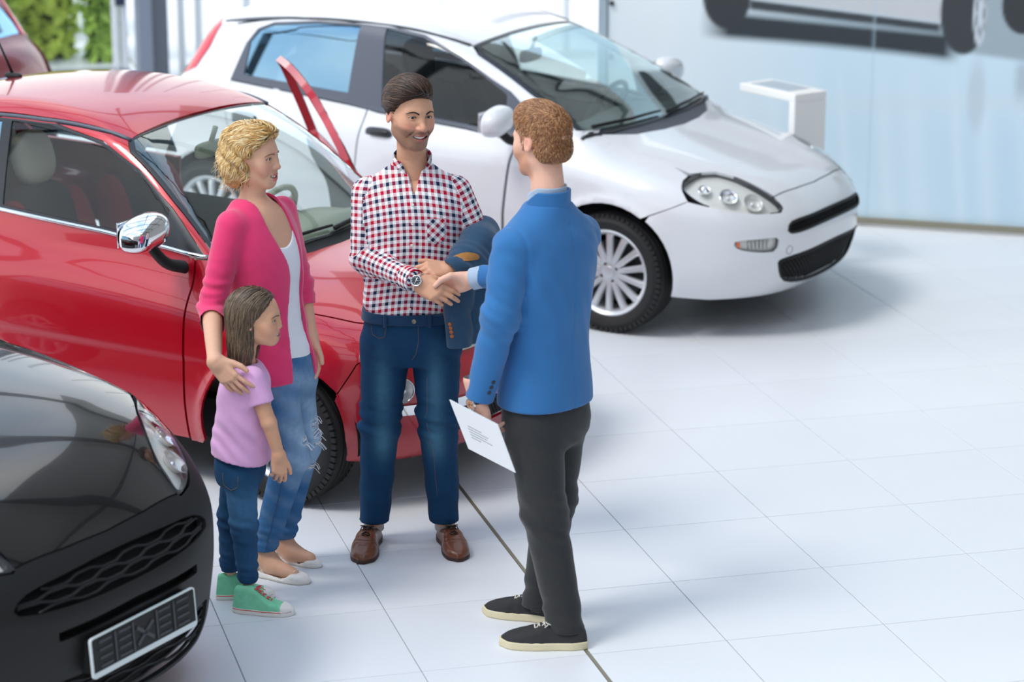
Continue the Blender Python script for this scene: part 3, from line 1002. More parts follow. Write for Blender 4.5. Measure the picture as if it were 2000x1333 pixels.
def interior(g, f, car, fab, sidefab, head, dash, wheel_m, xs, zdash, door_open=False):
    p = CARS[car]
    wb = p['wheelbase']
    fl = f.lower
    MB().box((-wb / 2 - .1, 0, .36), (wb - .5, 1.42, .03)).build('cabin_floor', well, g)
    trim = S((-.6, .34), (-2.3, .34), (-2.3, .93), (-1.2, .91), (-.6, .88))
    if car == 'red':
        trim = S((-.5, .34), (-2.1, .34), (-2.1, .93), (-1.2, .93), (-.5, .9))
    o1, o2 = panel('door_trim', plastic, g, fl, trim, SIDE, mir=True, h=.12, off=-.05, flange=0)
    xd = p['ws'][0][0] - .13
    zt = p['ws'][0][1] - .02
    y0 = .62
    prof = [(xd + .02, zt - .02), (xd - .16, zt - .01), (xd - .34, zt - .03), (xd - .46, zt - .09), (xd - .50, zt - .2), (xd - .42, zt - .34), (xd - .3, .40), (xd + .02, .40)]
    prof = smooth_poly(prof, 4)
    d = MB()
    n = len(prof)
    ys = np.linspace(-y0, y0, 9)
    V = [(x + .0 - (.05 if z > .8 else 0) * (y / y0) ** 2, y, z + .025 * math.exp(-((abs(y) - .33) / .2) ** 2) * (z > zt - .12)) for y in ys for x, z in prof]
    F = [(i * n + j, i * n + (j + 1) % n, (i + 1) * n + (j + 1) % n, (i + 1) * n + j) for i in range(8) for j in range(n)] + [tuple(range(n))[::-1], tuple(8 * n + j for j in range(n))]
    d.add(V, [tuple(q[::-1]) for q in F]).build('dashboard', dash, g, True)
    sx = xd - .98
    sw = .33
    sx += .13
    seat(g, sx, -sw, fab, sidefab, head)
    seat(g, sx, sw, fab, sidefab, head)
    steering_wheel(g, (xd - .44, .34, zt - .04), wheel_m)
    b = bpy.data.objects.new('rear_bench', None)
    b.location = (sx - .82, 0, .36)
    b.empty_display_size = .05
    link(b, g)
    MB().add(*superell((.05, 0, .08), (.48, 1.2, .2), .4)).build('seat_cushion', fab, b, True)
    M = rotm('Y', -16)
    MB().add(*superell((-.25, 0, .38), (.14, 1.2, .6), .4, M)).build('backrest', fab, b, True)
    for s in (-1, 1):
        MB().add(*superell((-.33, s * .33, .72), (.09, .25, .18), .6, M)).build('headrest', head, b, True)
    q = np.array([[p['ws'][1][0] + .06, 0, 1.35]])
    zr = lift(f, TOP, TOP.uv(q))[0]
    m = bpy.data.objects.new('rear_view_mirror', None)
    m.location = (zr[0] - .05, 0, zr[2] - .12)
    m.empty_display_size = .03
    link(m, g)
    MB().add(*superell((0, 0, 0), (.03, .22, .07), .5)).build('mirror_housing', dash, m, True)
    MB().tube([(0, 0, .02), (.03, 0, .10)], .012, 8).build('mirror_stem', dash, m, True)
    # headliner
    hl = np.array([(p['ws'][1][0] - .05, -.45, 0), (p['ws'][1][0] - .05, .45, 0), (p['hatch'][0][0] + .1, .45, 0), (p['hatch'][0][0] + .1, -.45, 0)])
    panel('headliner', ivory if car == 'red' else plastic_grey, g, f, hl, TOP, h=.12, off=-.035, flange=0)

# ---------------------------------------------------------------- small red three-door car
def lamp_round(g, f, fr, p, r, tilt_out=0.0):
    """round headlamp set into the nose"""
    P = lift(f, fr, fr.uv(np.array([p])))
    n = grad(f, P)[0]
    M = np.array(Vector(n).to_track_quat('Z', 'Y').to_matrix())
    h = bpy.data.objects.new('headlight', None)
    h.empty_display_size = .05
    link(h, g)
    q = P[0] + n * .010
    MB().lathe([(r * 1.14, -.03), (r * 1.13, .004), (r * 1.06, .010), (r, .006)], 32).xf(M, q).build('lamp_bezel', chrome, h, True)
    MB().lathe([(0, -.006), (r * .5, -.005), (r, .002)], 32).xf(M, q).build('lamp_reflector', reflector, h, True)
    MB().lathe([(r * .30, -.005), (r * .34, .004), (r * .24, .008), (0, .009)], 20).xf(M, q).build('bulb', chrome, h, True)
    MB().lathe([(0, .022), (r * .5, .018), (r * .85, .010), (r, .002)][::-1], 32).xf(M, q).build('lens', glass_lens, h, True)
def red_car(g):
    f = SDF['red']
    body = paint_red
    base_parts(g, 'red', f, .29, .19, .175, .70, 10, silver, 'alloy')
    W = Frame((-.617, 0, -.787), (0, 1, 0), -2.2, .4)
    CY = Cyl(-.25)
    ws_side = [(-.43, -.645, .96), (-.66, -.60, 1.18), (-.90, -.545, 1.37), (-.95, -.50, 1.405)]
    ws_base = [(-.43, -.645, .96), (-.355, -.45, .945), (-.315, -.2, .935), (-.305, 0, .93)]
    ws = np.vstack([ws_side, [(-.945, -.25, 1.42), (-.94, 0, 1.425), (-.945, .25, 1.42)], [(x, -y, z) for x, y, z in ws_side[::-1]], [(x, -y, z) for x, y, z in ws_base[1:]], ws_base[1:-1][::-1]])
    cen = ws.mean(0)
    panel('windshield', glass_ws, g, f, ws, W, h=.05, off=-.004, flange=.004)
    panel('windshield_border', trim_black, g, f, ws, W, h=.05, holes=[cen + (ws - cen) * .965], off=-.0015, flange=0)
    cowl = [(-.42, -.655, .95), (-.30, -.45, .93), (-.255, -.2, .915), (-.245, 0, .91)]
    panel('cowl', plastic, g, f, np.array(cowl + [(x, -y, z) for x, y, z in cowl[:-1][::-1]] + [(x, -y, z) for x, y, z in ws_base[:-1]] + ws_base[::-1]), TOP, h=.04, off=-.008)
    side = [tuple(q) for q in edge(f, TOP, [(-.42, -.655, .95), (-.2, -.668, .86), (.03, -.655, .79), (.21, -.58, .755), (.33, -.50, .71), (.42, -.40, .685), (.50, -.25, .66), (.53, -.12, .655), (.538, 0, .652)], .04)]
    ks = [i for i, q in enumerate(side) if q[0] > .32][0]
    panel('hood', body, g, f, np.vstack([side, [(x, -y, z) for x, y, z in side[:-1][::-1]], [(x, -y, z) for x, y, z in cowl[1:]], cowl[1:-1][::-1]]), TOP, h=.028)
    fs = np.array(side[:ks + 1])
    jn_ = edge(f, CY, [side[ks], (.29, -.70, .62), (.25, -.79, .50)], .03)
    fend = np.vstack([fs, jn_[1:], S(*arc(-.045, .29, .347, 32, 190, 18), (-.41, .205), (-.475, .205), (-.478, .6), (-.485, .85), (-.50, .955), (-.46, .955))])
    panel('fender', body, g, f, fend, SIDE, mir=True, h=.026)
    dlo_top = [(-.465, .965), (-.60, 1.085), (-.66, 1.135), (-.86, 1.27), (-1.08, 1.365), (-1.37, 1.415), (-1.64, 1.41), (-2.0, 1.34), (-2.3, 1.2)]
    dlo_bot = [(-2.38, 1.09), (-2.0, 1.065), (-1.56, 1.045), (-.99, 1.015), (-.64, .985), (-.50, .965)]
    rail = np.vstack([S((-.455, .958)), edge(f, W, ws_side), edge(f, TOP, [(-.98, -.505, 1.40), (-1.13, -.515, 1.43), (-1.42, -.52, 1.45), (-1.72, -.515, 1.45), (-2.1, -.49, 1.38), (-2.35, -.45, 1.3)]), S((-2.42, 1.18), *dlo_top[::-1])])
    panel('side_rail', body, g, f, rail, SIDE, mir=True, h=.026, gap=.001)
    g_front = S((-1.585, 1.40), (-1.37, 1.402), (-1.08, 1.352), (-.86, 1.257), (-.675, 1.13), (-.665, 1.0), (-.99, 1.03), (-1.545, 1.062))
    g_rear = S((-1.64, 1.395), (-2.0, 1.325), (-2.28, 1.19), (-2.32, 1.10), (-2.0, 1.08), (-1.60, 1.062))
    panel('window_frame', trim_black, g, f, S(*dlo_bot, *dlo_top), SIDE, h=.035, holes=[g_rear, g_front], gap=.001)
    panel('side_window', glass, g, f, g_front, SIDE, h=.05, off=-.005, flange=.004, gap=0)
    panel('side_window', glass_dark, g, f, g_rear, SIDE, mir=True, h=.05, off=-.005, flange=.004, gap=0)
    dr = S((-.482, .215), (-1.62, .215), (-1.66, .5), (-1.64, .85), (-1.58, 1.04), (-.99, 1.008), (-.64, .978), (-.505, .958), (-.49, .85), (-.485, .6))
    panel('door', body, g, f, dr, SIDE, h=.032)
    strip('window_trim', chrome, g, f, S((-2.3, 1.085), (-1.56, 1.042), (-.99, 1.012), (-.64, .982), (-.45, .962)), SIDE, .02, .003)
    q = S((-1.625, .215), *arc(-2.30, .29, .355, -12, 190, 18), (-2.74, .3), (-2.78, .7), (-2.68, 1.0), (-2.5, 1.2), (-2.4, 1.28), (-2.42, 1.18), (-2.38, 1.085), (-2.0, 1.06), (-1.585, 1.04), (-1.645, .85), (-1.665, .5))
    panel('quarter_panel', body, g, f, q, SIDE, mir=True, h=.045)
    roof = sym((-2.35, -.44, 1.3), (-2.1, -.475, 1.38), (-1.72, -.50, 1.45), (-1.42, -.505, 1.45), (-1.13, -.50, 1.43), (-.965, -.49, 1.40), (-.963, -.25, 1.42), (-.958, 0, 1.42))
    panel('roof', body, g, f, roof, TOP, h=.035)
    strip('roof_ditch', pillar_grey, g, f, [(-2.3, -.458, 1.3), (-2.1, -.482, 1.38), (-1.72, -.508, 1.45), (-1.42, -.512, 1.45), (-1.13, -.508, 1.43), (-.965, -.497, 1.40)], TOP, .018, .0, mir=True)
    # front bumper
    arcp = [(x, -.81, z) for x, z in arc(-.045, .29, .349, 32, -14, 10)]
    up = side[ks:][::-1] + [tuple(q) for q in jn_[1:]] + arcp
    low = [(.35, -.62, .195), (.47, -.40, .19), (.53, -.2, .19), (.55, 0, .19)]
    intake = smooth_poly([(.5, -.40, .385), (.6, -.2, .395), (.62, 0, .40), (.6, .2, .395), (.5, .40, .385), (.5, .41, .31), (.6, .2, .285), (.62, 0, .28), (.6, -.2, .285), (.5, -.41, .31)], 3)
    bump = np.array([low[-1]] + [(x, -y, z) for x, y, z in low[:-1][::-1]] + [(x, -y, z) for x, y, z in up[1:][::-1]] + [up[0]] + up[1:] + low[:-1])
    panel('front_bumper', body, g, f, bump, CY, h=.024, holes=[intake])
    gr = bpy.data.objects.new('lower_grille', None)
    link(gr, g)
    panel('grille_back', well, gr, f, intake, CY, h=.05, off=-.035, flange=0, gap=-.004)
    lattice('grille_mesh', plastic, gr, f, intake, CY, .024, .0035, -.014)
    for s in (-1, 1):
        lamp_round(g, f, CY, (.32, s * .585, .64), .080)
        lamp_round(g, f, CY, (.41, s * .575, .512), .046)
        for nm, z0, z1, ya, yb in (('nose_chrome_bar', .615, .64, .10, .36), ('bumper_chrome_bar', .405, .447, .30, .615)):
            t = np.linspace(0, 1, 12)
            yy = s * (ya + (yb - ya) * t)
            xx = .63 - .35 * (np.abs(yy) / .6) ** 2
            zz0 = z0 - .0 * t + (.0 if nm[0] == 'n' else .006) * t
            taper = np.where(t < .5, 1, 1 - .55 * ((t - .5) * 2) ** 3) if nm[0] == 'n' else 1 + 0 * t
            zm, hh = (z0 + z1) / 2, (z1 - z0) / 2 * taper
            poly = np.vstack([np.stack([xx, yy, zm + hh], 1), np.stack([xx, yy, zm - hh], 1)[::-1]])
            panel(nm, chrome, g, f, poly, CY, h=.03, off=.010, flange=.012, gap=0)
        P = lift(f, CY, CY.uv(np.array([[.62, 0, .63]])))
    n = grad(f, P)[0]
    M = np.array(Vector(n).to_track_quat('Z', 'Y').to_matrix())
    MB().lathe([(.058, 0), (.06, .012), (.052, .016), (0, .018)], 28).xf(M, P[0]).build('nose_badge', chrome, g, True)
    door_mirror(g, (-.60, -.91, 1.10), -1, chrome, chrome, (-.52, -.74, .93), (.17, .25, .145))
    wiper(g, f, W, [(-.39, -.52, .965), (-.345, -.2, .96), (-.335, .05, .955)], plastic)
    wiper(g, f, W, [(-.32, .05, .945), (-.35, .35, .96), (-.40, .56, .975)], plastic)
    a = lift(f, TOP, TOP.uv(np.array([[-2.02, 0, 1.5]])))[0]
    MB().add(*superell(a + np.array([0, 0, .008]), (.10, .035, .03), .8)).tube([a + np.array([0, 0, .01]), a + np.array([-.10, 0, .20])], [.007, .004], 6).build('antenna', plastic, g, True)
    HB = Frame((.8, 0, -.6), (0, 1, 0), -3.2, 0)
    panel('tailgate', body, g, f, sym((-2.36, -.44, 1.35), (-2.6, -.5, 1.0), (-2.75, -.55, .6), (-2.8, 0, .5))[[0, 1, 2, 3, 4, 5, 6]], HB, h=.08)
    interior(g, f, 'red', fabric_dark, fabric_red, ivory, mat('ivory_dash', 'A9A794', .6), ivory, -1.1, 1.0)
    # far door, standing open on its front hinge
    d = bpy.data.objects.new('open_door', None)
    d.location = (-.50, .79, 0)
    d.rotation_euler = (0, 0, math.radians(-RED_DOOR_DEG))
    link(d, g)
    def shift(name, m, poly, **k):
        V, F, N = panel_mesh(f, poly, SIDE, **k)
        V, F, N = mirror(V, F, N)
        return rawmesh(name, V - np.array([-.50, .79, 0]), F, m, d, N=N)
    shift('door_skin', body, dr, h=.04, flange=.05)
    fr_out = S(*dlo_bot[2:], *dlo_top[:6], (-1.6, 1.41))
    fr_out2 = S((-1.56, 1.03), (-.99, 1.0), (-.64, .97), (-.50, .955), (-.475, .975), (-.60, 1.095), (-.86, 1.285), (-1.08, 1.382), (-1.37, 1.43), (-1.63, 1.425))
    fr_in = S((-1.52, 1.06), (-.99, 1.03), (-.70, 1.01), (-.69, 1.105), (-.87, 1.24), (-1.08, 1.335), (-1.37, 1.385), (-1.575, 1.383))
    shift('window_frame', body, fr_out2, h=.03, holes=[fr_in], flange=.035)
    shift('window_seal', trim_black, fr_out2 * .985 + fr_out2.mean(0) * .015, h=.03, holes=[fr_in], off=.003, flange=0)
    shift('door_trim', plastic, dr, h=.1, off=-.055, flange=0)
RED_DOOR_DEG = 44.5
# ---------------------------------------------------------------- black car, front
def black_car(g):
    f = SDF['black']
    base_parts(g, 'black', f, .31, .222, .195, .735, 10, silver, 'cover')
    body = paint_black
    W = Frame((-.62, 0, -.785), (0, 1, 0), -2.4, .4)
    CY = Cyl(-.1)
    bp = mat('bumper_charcoal', '1B1B1B', .5, spec=.3, noise=.05, nscale=250)
    gap = [tuple(q) for q in edge(f, TOP, [(.708, -.405, .71), (.728, -.2, .722), (.735, 0, .725)], .04)]
    lamp = smooth_poly([(.265, -.745, .90), (.34, -.665, .905), (.41, -.59, .895), (.508, -.504, .861), (.602, -.434, .807), (.67, -.411, .754), (.709, -.405, .714), (.672, -.496, .722), (.60, -.585, .752), (.512, -.655, .797), (.40, -.725, .845), (.32, -.748, .872)], 4)
    side = [(-.31, -.66, 1.07), (-.07, -.70, 1.0), (.12, -.715, .95), (.255, -.735, .905), (.34, -.66, .905), (.41, -.585, .895), (.508, -.499, .861), (.602, -.43, .807), (.67, -.407, .754)]
    cowl = [(-.31, -.66, 1.07), (-.23, -.4, 1.09), (-.20, 0, 1.09)]
    panel('hood', body, g, f, np.vstack([side, gap, [(x, -y, z) for x, y, z in gap[:-1][::-1]], [(x, -y, z) for x, y, z in side[::-1]], [(-.23, .4, 1.09), (-.20, 0, 1.09), (-.23, -.4, 1.09)]]), TOP, h=.026)
    strip('hood_gap_shade', well, g, f, np.vstack([gap, [(x, -y, z) for x, y, z in gap[:-1][::-1]]]), TOP, .034, -.020)  # added dark strip, keeps light from leaking through the hood gap
    ws_side = [(-.37, -.68, 1.12), (-.65, -.645, 1.32), (-.95, -.60, 1.54)]
    wsb = [(-.37, -.68, 1.12), (-.30, -.4, 1.10), (-.275, 0, 1.09)]
    ws = np.vstack([ws_side, [(-.98, 0, 1.55)], [(x, -y, z) for x, y, z in ws_side[::-1]], [(-.30, .4, 1.10), (-.275, 0, 1.09), (-.30, -.4, 1.10)]])
    panel('windshield', glass_ws, g, f, ws, W, h=.06, off=-.004, flange=.004)
    panel('cowl', plastic, g, f, np.array(cowl + [(x, -y, z) for x, y, z in cowl[:-1][::-1]] + [(x, -y, z) for x, y, z in wsb[:-1]] + wsb[::-1]), TOP, h=.05, off=-.008)
    fs = edge(f, TOP, side[:4], .06)
    fend = np.vstack([S((-.62, 1.05), (-.42, 1.08)), fs, S((.26, .895), (.32, .868), (.40, .84), (.36, .73), (.28, .62), *arc(0, .30, .372, 52, 190, 16), (-.40, .19), (-.62, .19), (-.62, .9))])
    panel('fender', body, g, f, fend, SIDE, mir=True, h=.03)
    panel('door', body, g, f, S((-.63, .19), (-1.6, .19), (-1.6, 1.08), (-.63, 1.05)), SIDE, mir=True, h=.06)
    panel('side_panel', body, g, f, S((-1.61, .19), *arc(-2.51, .30, .372, -12, 190, 18), (-3.0, .3), (-3.0, 1.08), (-1.61, 1.08)), SIDE, mir=True, h=.06)
    panel('side_window', glass_dark, g, f, S((-.66, 1.10), (-2.9, 1.10), (-2.85, 1.5), (-1.2, 1.5), (-.95, 1.36)), SIDE, mir=True, h=.07, off=-.004)
    rail = np.vstack([S((-.42, 1.08)), edge(f, W, ws_side), edge(f, TOP, [(-1.0, -.58, 1.5), (-1.3, -.585, 1.6), (-2.0, -.585, 1.6), (-2.9, -.56, 1.5)]), S((-2.95, 1.09), (-2.9, 1.10), (-2.85, 1.5), (-1.2, 1.5), (-.95, 1.36), (-.66, 1.10))])
    panel('side_rail', body, g, f, rail, SIDE, mir=True, h=.05)
    roof = sym((-2.9, -.55, 1.6), (-2.0, -.575, 1.6), (-1.3, -.575, 1.6), (-1.01, -.57, 1.5), (-.995, 0, 1.55))
    panel('roof', body, g, f, roof, TOP, h=.08)
    HB = Frame((.95, 0, -.3), (0, 1, 0), -3.4, 0)
    panel('tailgate', body, g, f, np.array([(-3, -.55, 1.5), (-3, .55, 1.5), (-3.05, .6, .4), (-3.05, -.6, .4)]), HB, h=.1)
    for s in (-1, 1):
        L = lamp.copy()
        L[:, 1] *= -s
        make_headlight(g, f, L, CY, s, .90)
    # charcoal plastic bumper
    grille = smooth_poly([(.76, -.46, .60), (.77, -.42, .650), (.79, -.2, .668), (.80, 0, .672), (.79, .2, .668), (.77, .42, .650), (.76, .46, .60), (.80, .2, .582), (.82, 0, .578), (.80, -.2, .582)], 3)
    slot = np.array([(.82, -.345, .512), (.83, 0, .522), (.82, .345, .512), (.82, .345, .485), (.83, 0, .493), (.82, -.345, .485)])
    intake = smooth_poly([(.78, -.50, .30), (.78, -.46, .34), (.82, -.2, .345), (.83, 0, .345), (.82, .2, .345), (.78, .46, .34), (.78, .50, .30), (.77, .46, .215), (.80, .2, .19), (.81, 0, .188), (.80, -.2, .19), (.77, -.46, .215)], 3)
    arcp = [(x, -.84, z) for x, z in arc(0, .30, .374, 50, -14, 10)]
    up = gap[::-1] + [(.709, -.41, .71), (.672, -.50, .716), (.60, -.59, .747), (.512, -.66, .792), (.40, -.73, .84), (.36, -.78, .73), (.28, -.83, .62)] + arcp
    low = [(.52, -.72, .165), (.68, -.52, .16), (.78, -.25, .158), (.80, 0, .158)]
    bump = np.array([low[-1]] + [(x, -y, z) for x, y, z in low[:-1][::-1]] + [(x, -y, z) for x, y, z in up[1:][::-1]] + [up[0]] + up[1:] + low[:-1])
    panel('front_bumper', bp, g, f, bump, CY, h=.024, holes=[grille, slot, intake])
    for nm, pol in (('upper_grille', grille), ('bumper_slot', slot), ('lower_grille', intake)):
        gr = bpy.data.objects.new(nm, None)
        link(gr, g)
        panel('grille_back', well, gr, f, pol, CY, h=.05, off=-.04, flange=0, gap=-.03)  # oversized dark backing, added to block light leaking through the openings
        if nm == 'bumper_slot':
            continue
        q = CY.uv(pol)
        lo, hi = q.min(0), q.max(0)
        n = 5 if nm == 'upper_grille' else 6
        for k in range(1, n):
            v = lo[1] + (hi[1] - lo[1]) * k / n
            u = np.linspace(lo[0], hi[0], 70)
            wv_ = v + .006 * np.clip(np.sin((u + .35 * (k % 2)) * 28) * 1.6, -1, 1)
            L = np.stack([u, wv_], 1)
            L = L[inpoly(q, L)]
            if len(L) > 3:
                P = lift(f, CY, L, 40)
                MB().tube(P + grad(f, P) * -.014, .006, 5).build('grille_slat', plastic, gr, True)
    # number plate carrier
    P = lift(f, CY, CY.uv(np.array([[.85, 0, .405]])))[0]
    pl = bpy.data.objects.new('plate_holder', None)
    pl.location = (P[0] + .012, 0, .405)
    pl.rotation_euler = (0, math.radians(-4), 0)
    link(pl, g)
    MB().box((-.035, 0, 0), (.09, .50, .112), bev=.004).build('plate_bracket', bp, pl)
    MB().box((.014, 0, 0), (.012, .525, .125), bev=.004).build('plate_back', plastic, pl)
    o = np.array([(-.262, -.064), (.262, -.064), (.262, .064), (-.262, .064)])
    rm = MB()
    def rr_(w, h, r, n=5):
        out = []
        for cx, cz, a in ((w - r, h - r, 0), (-w + r, h - r, 90), (-w + r, -h + r, 180), (w - r, -h + r, 270)):
            for k in range(n):
                t = math.radians(a + 90 * k / (n - 1))
                out.append((cx + r * math.cos(t), cz + r * math.sin(t)))
        return out
    A = rr_(.264, .066, .012)
    B = [(x, z + (.004 if z < 0 else -.0)) for x, z in rr_(.258, .0605, .01)]
    B = [(x, max(z, -.048)) for x, z in rr_(.259, .0612, .01)]
    n = len(A)
    V = [(.021, x, z) for x, z in A] + [(.021, x, z) for x, z in B] + [(.012, x, z) for x, z in A] + [(.012, x, z) for x, z in B]
    F = []
    for i in range(n):
        j = (i + 1) % n
        F += [(i, j, n + j, n + i), (2 * n + i, 2 * n + j, j, i), (n + i, n + j, 3 * n + j, 3 * n + i)]
    rm.add(V, F).build('plate_border', pale_strip, pl)
    rb = MB()
    for s in (-1, 1):
        for cx in (.10, .195):
            for k in range(4):
                rb.box((.021, s * cx, -.034 + k * .026), (.006, .062, .009), bev=.002)
        for cx in (.148, .06):
            rb.box((.0205, s * cx, .006), (.006, .008, .095))
    for a in (35, -35, 0):
        rb.box((.0205, 0, .0), (.006, .10 if a else .03, .012), M=rotm('X', a))
    rb.build('plate_rib', mat('plate_rib_grey', '3A3B40', .5), pl)
# ---------------------------------------------------------------- the hall
def structure(o, name=None):
    o['kind'] = 'structure'
    return o
def px_of(P):
    """frame position of a world point (used only to leave out tiles nobody sees)"""
    v = cam_inv @ Vector(P)
    return 1000 + 5051 * v.x / -v.z, 666.5 - 5051 * v.y / -v.z
cam_inv = (Matrix.Translation(cam.location) @ cam.rotation_euler.to_matrix().to_4x4()).inverted()
# floor: a dark bed with separate square panels laid on it
def tile_material():
    m = mat('floor_panel', 'DFE2E7', .38, spec=.35, noise=.02, nscale=1.3, bump=.10, bscale=350)
    return m
floor_bed = structure(MB().box((1.0, 6.0, -.056), (34, 34, .1)).build('floor', mat('floor_joint', '8E9092', .8)))
tile_m = tile_material()
def tile_mesh(w, h):
    b = MB().box((0, 0, -.004), (w - .0035, h - .0035, .008), bev=.0012)
    me = bpy.data.meshes.new('floor_tile')
    V = np.concatenate(b.v)
    me.from_pydata([tuple(v) for v in V], [], b.f)
    me.materials.append(tile_m)
    return me
TM = {}
rest = MB()
seen = []
JX = .693
for j in range(-4, 30):
    for i in range(-14, 20):
        if i <= 0:
            x0, x1 = .093 + (i - 1) * .6, .093 + i * .6
            if i == 0:
                pass
        else:
            x0, x1 = .6 + (i - 1) * .6, .6 + i * .6
        if i == 1:
            x0 = JX + .006
        cols = [(x0, x1)]
        if i == 0:
            cols.append((.093, JX - .006))
        for a, b in cols:
            c = ((a + b) / 2, (j + .5) * .6)
            px = [px_of((x, y, 0)) for x in (a, b) for y in (j * .6, j * .6 + .6)]
            xs, ys = [p[0] for p in px], [p[1] for p in px]
            vis = max(xs) > -20 and min(xs) < 2020 and max(ys) > 60 and min(ys) < 1353
            if vis:
                seen.append((c, b - a))
            else:
                rest.box((c[0], c[1], -.004), (b - a - .0035, .5965, .008))
seen.sort(key=lambda s: s[0][1])
for (c, w) in seen[:300]:
    k = round(w, 3)
    if k not in TM:
        TM[k] = tile_mesh(w, .6)
    o = bpy.data.objects.new('floor_tile', TM[k])
    o.location = (c[0], c[1], 0)
    link(o, floor_bed)
for (c, w) in seen[300:]:
    rest.box((c[0], c[1], -.004), (w - .0035, .5965, .008))
ro = rest.build('distant_floor_tiles', tile_m, floor_bed)
ro['kind'] = 'stuff'
structure(MB().box((JX, 7, -.003), (.0125, 22, .006)).build('trim_1', mat('joint_brass', '8A8471', .45, .4)))

# printed wall banner
PA = np.array([4.212, 6.586, 0])
PD = np.array([.8561, -.5168, 0])
PN = np.array([-.5168, -.8561, 0])
def blob(u, v, cu, cv, ru, rv, soft):
    d = np.hypot((u - cu) / ru, (v - cv) / rv)
    return np.clip((1 + soft - d) / (2 * soft), 0, 1)
def half(d, soft):
    return np.clip(.5 - d / soft, 0, 1)
def banner():
    U = np.arange(-1.60, 3.2, .014)
    Vv = np.concatenate([np.arange(.05, 1.02, .03), np.arange(1.02, 2.4, .010)])
    u, v = np.meshgrid(U, Vv)
    u, v = u.ravel(), v.ravel()
    lin = lambda c: np.array(srgb(c)[:3])
    col = np.tile(lin('CDE4F1'), (len(u), 1))
    def over(c, a):
        nonlocal col
        col = col * (1 - a[:, None]) + lin(c) * a[:, None]
    over('EFF5F9', np.clip((-u - .25) * .9, 0, .9))  # white glare painted in, paler towards the left end
    over('BDD6EA', .55 * np.clip((u - .1) * 1.2, 0, 1) * np.clip((.95 - v) * 2.5, 0, 1))
    for k in range(14):
        cu = -1.4 + k * .21 + .06 * math.sin(k * 3.1)
        over('E3F1F8', .35 * np.exp(-((u - cu + .10 * (v - .6)) / (.03 + .02 * (k % 3))) ** 2) * np.clip((1.02 - v) * 3, 0, 1))
    over('D5E3EC', .5 * np.exp(-((v - .74 - .05 * u) / .05) ** 2) * half(-u - .2, .3))
    # pale wet stage and its far edge
    sh = 1.145 - .062 * (u + .87) + .02 * np.sin((u + .9) * 1.7)
    over('9FB0BA', np.clip((v - sh + .02) * 30, 0, 1) * np.clip((u - .35) * 4, 0, 1))
    # shadow under the car
    top = 1.235 - .055 * (u + .73)
    a = half(v - top, .05) * half(sh - .055 - v, .05) * half(-u - .95, .18) * half(u - .47, .10)
    over('30383E', a)
    # sill and underside
    sill = 1.325 - .085 * (u + .73)
    low = 1.262 - .075 * (u + .73)
    a = half(v - sill, .02) * half(low - v, .03) * half(-u - .74, .03) * half(u - .40, .05)
    over('3A4045', a)
    # silver body above the sill
    a = half(sill + .006 - v, .02) * half(-u - .92, .1) * half(u - .52, .05)
    over('C9CDD2', a)
    over('A8AEB6', a * np.clip((v - 1.42) * 6, 0, .8))
    # upper body, glass and backdrop of the printed car
    rl = 2.05 - .30 * ((u + .35) / .75) ** 2
    over('C9E2F0', half(rl - v, .03) * half(1.55 - v, .05))
    over('C9E2F0', half(.5 + .15 * (v - 1.4) * 3 - u, .04) * half(1.42 - v, .04))
    over('2E3438', half(v - rl + .07, .02) * half(1.72 - v, .02) * half(-u - .95, .04) * half(u - .22 + .5 * (v - 1.72), .03))
    over('8D949B', .8 * half(np.abs(u + .35) - .012, .01) * half(v - rl + .06, .02) * half(1.70 - v, .02))
    # tyres
    over('33383C', blob(u, v, -.875, 1.34, .145, .195, .05))
    over('383D42', blob(u, v, .525, 1.30, .135, .245, .05))
    over('C9D3DC', blob(u, v, .618, 1.30, .038, .19, .10))
    for k in range(9):
        an = math.pi * 2 * k / 9
        over('7C868E', .9 * blob(u, v, .618 + .022 * math.cos(an), 1.30 + .115 * math.sin(an), .006, .034, .4))
    over('33383C', blob(u, v, .86, 1.36, .12, .17, .05))
    # wheel mirrored in the wet floor
    over('B6C4CF', .55 * blob(u, v, .62, .82, .05, .2, .35))
    over('8C99A3', .5 * half(v - 1.02, .06) * half(.82 - v, .12) * half(-u + .84, .05) * half(u - 1.2, .1))
    # seam between the two banner lengths
    over('B2CBDD', .7 * np.exp(-((u - .005) / .006) ** 2))
    P = PA + u[:, None] * PD + np.stack([0 * u, 0 * u, v], 1)
    nu, nv = len(U), len(Vv)
    i, j = np.meshgrid(np.arange(nu - 1), np.arange(nv - 1))
    q = (j * nu + i).ravel()
    F = np.stack([q, q + 1, q + nu + 1, q + nu], 1)
    g = thing('wall_banner', 'large pale blue printed banner of a silver car, on the back wall', 'banner', (0, 0, 0))
    m = mat('banner_print', 'FFFFFF', .55, attr='Col')
    rawmesh('print', P + PN * .012, F, m, g, smooth=False, colors=col)
    c = PA + .8 * PD
    rz = math.atan2(PD[1], PD[0])
    MB().box((c[0] - PN[0] * .02, c[1] - PN[1] * .02, 1.22), (4.8, .04, 2.36), rz=rz).build('board', mat('banner_board', 'D8E4EC', .6), g)
    MB().box((c[0] + PN[0] * .01, c[1] + PN[1] * .01, .035), (4.8, .06, .035), rz=rz).build('bottom_rail', mat('banner_rail', '8D8878', .5), g)
    e_ = PA - 1.63 * PD
    MB().box((e_[0], e_[1], 1.2), (.05, .06, 2.4), rz=rz).build('edge_rail', mat('banner_edge', 'C3D3DC', .35, .4), g)
    for z in (.55, .95, 1.27):
        p = PA - 1.575 * PD + PN * .02
        MB().lathe([(0, .012), (.014, .010), (.016, 0)], 14).xf(rotm('Z', math.degrees(rz)) @ rotm('X', 90), (p[0], p[1], z)).build('bolt', steel, g, True)
banner()

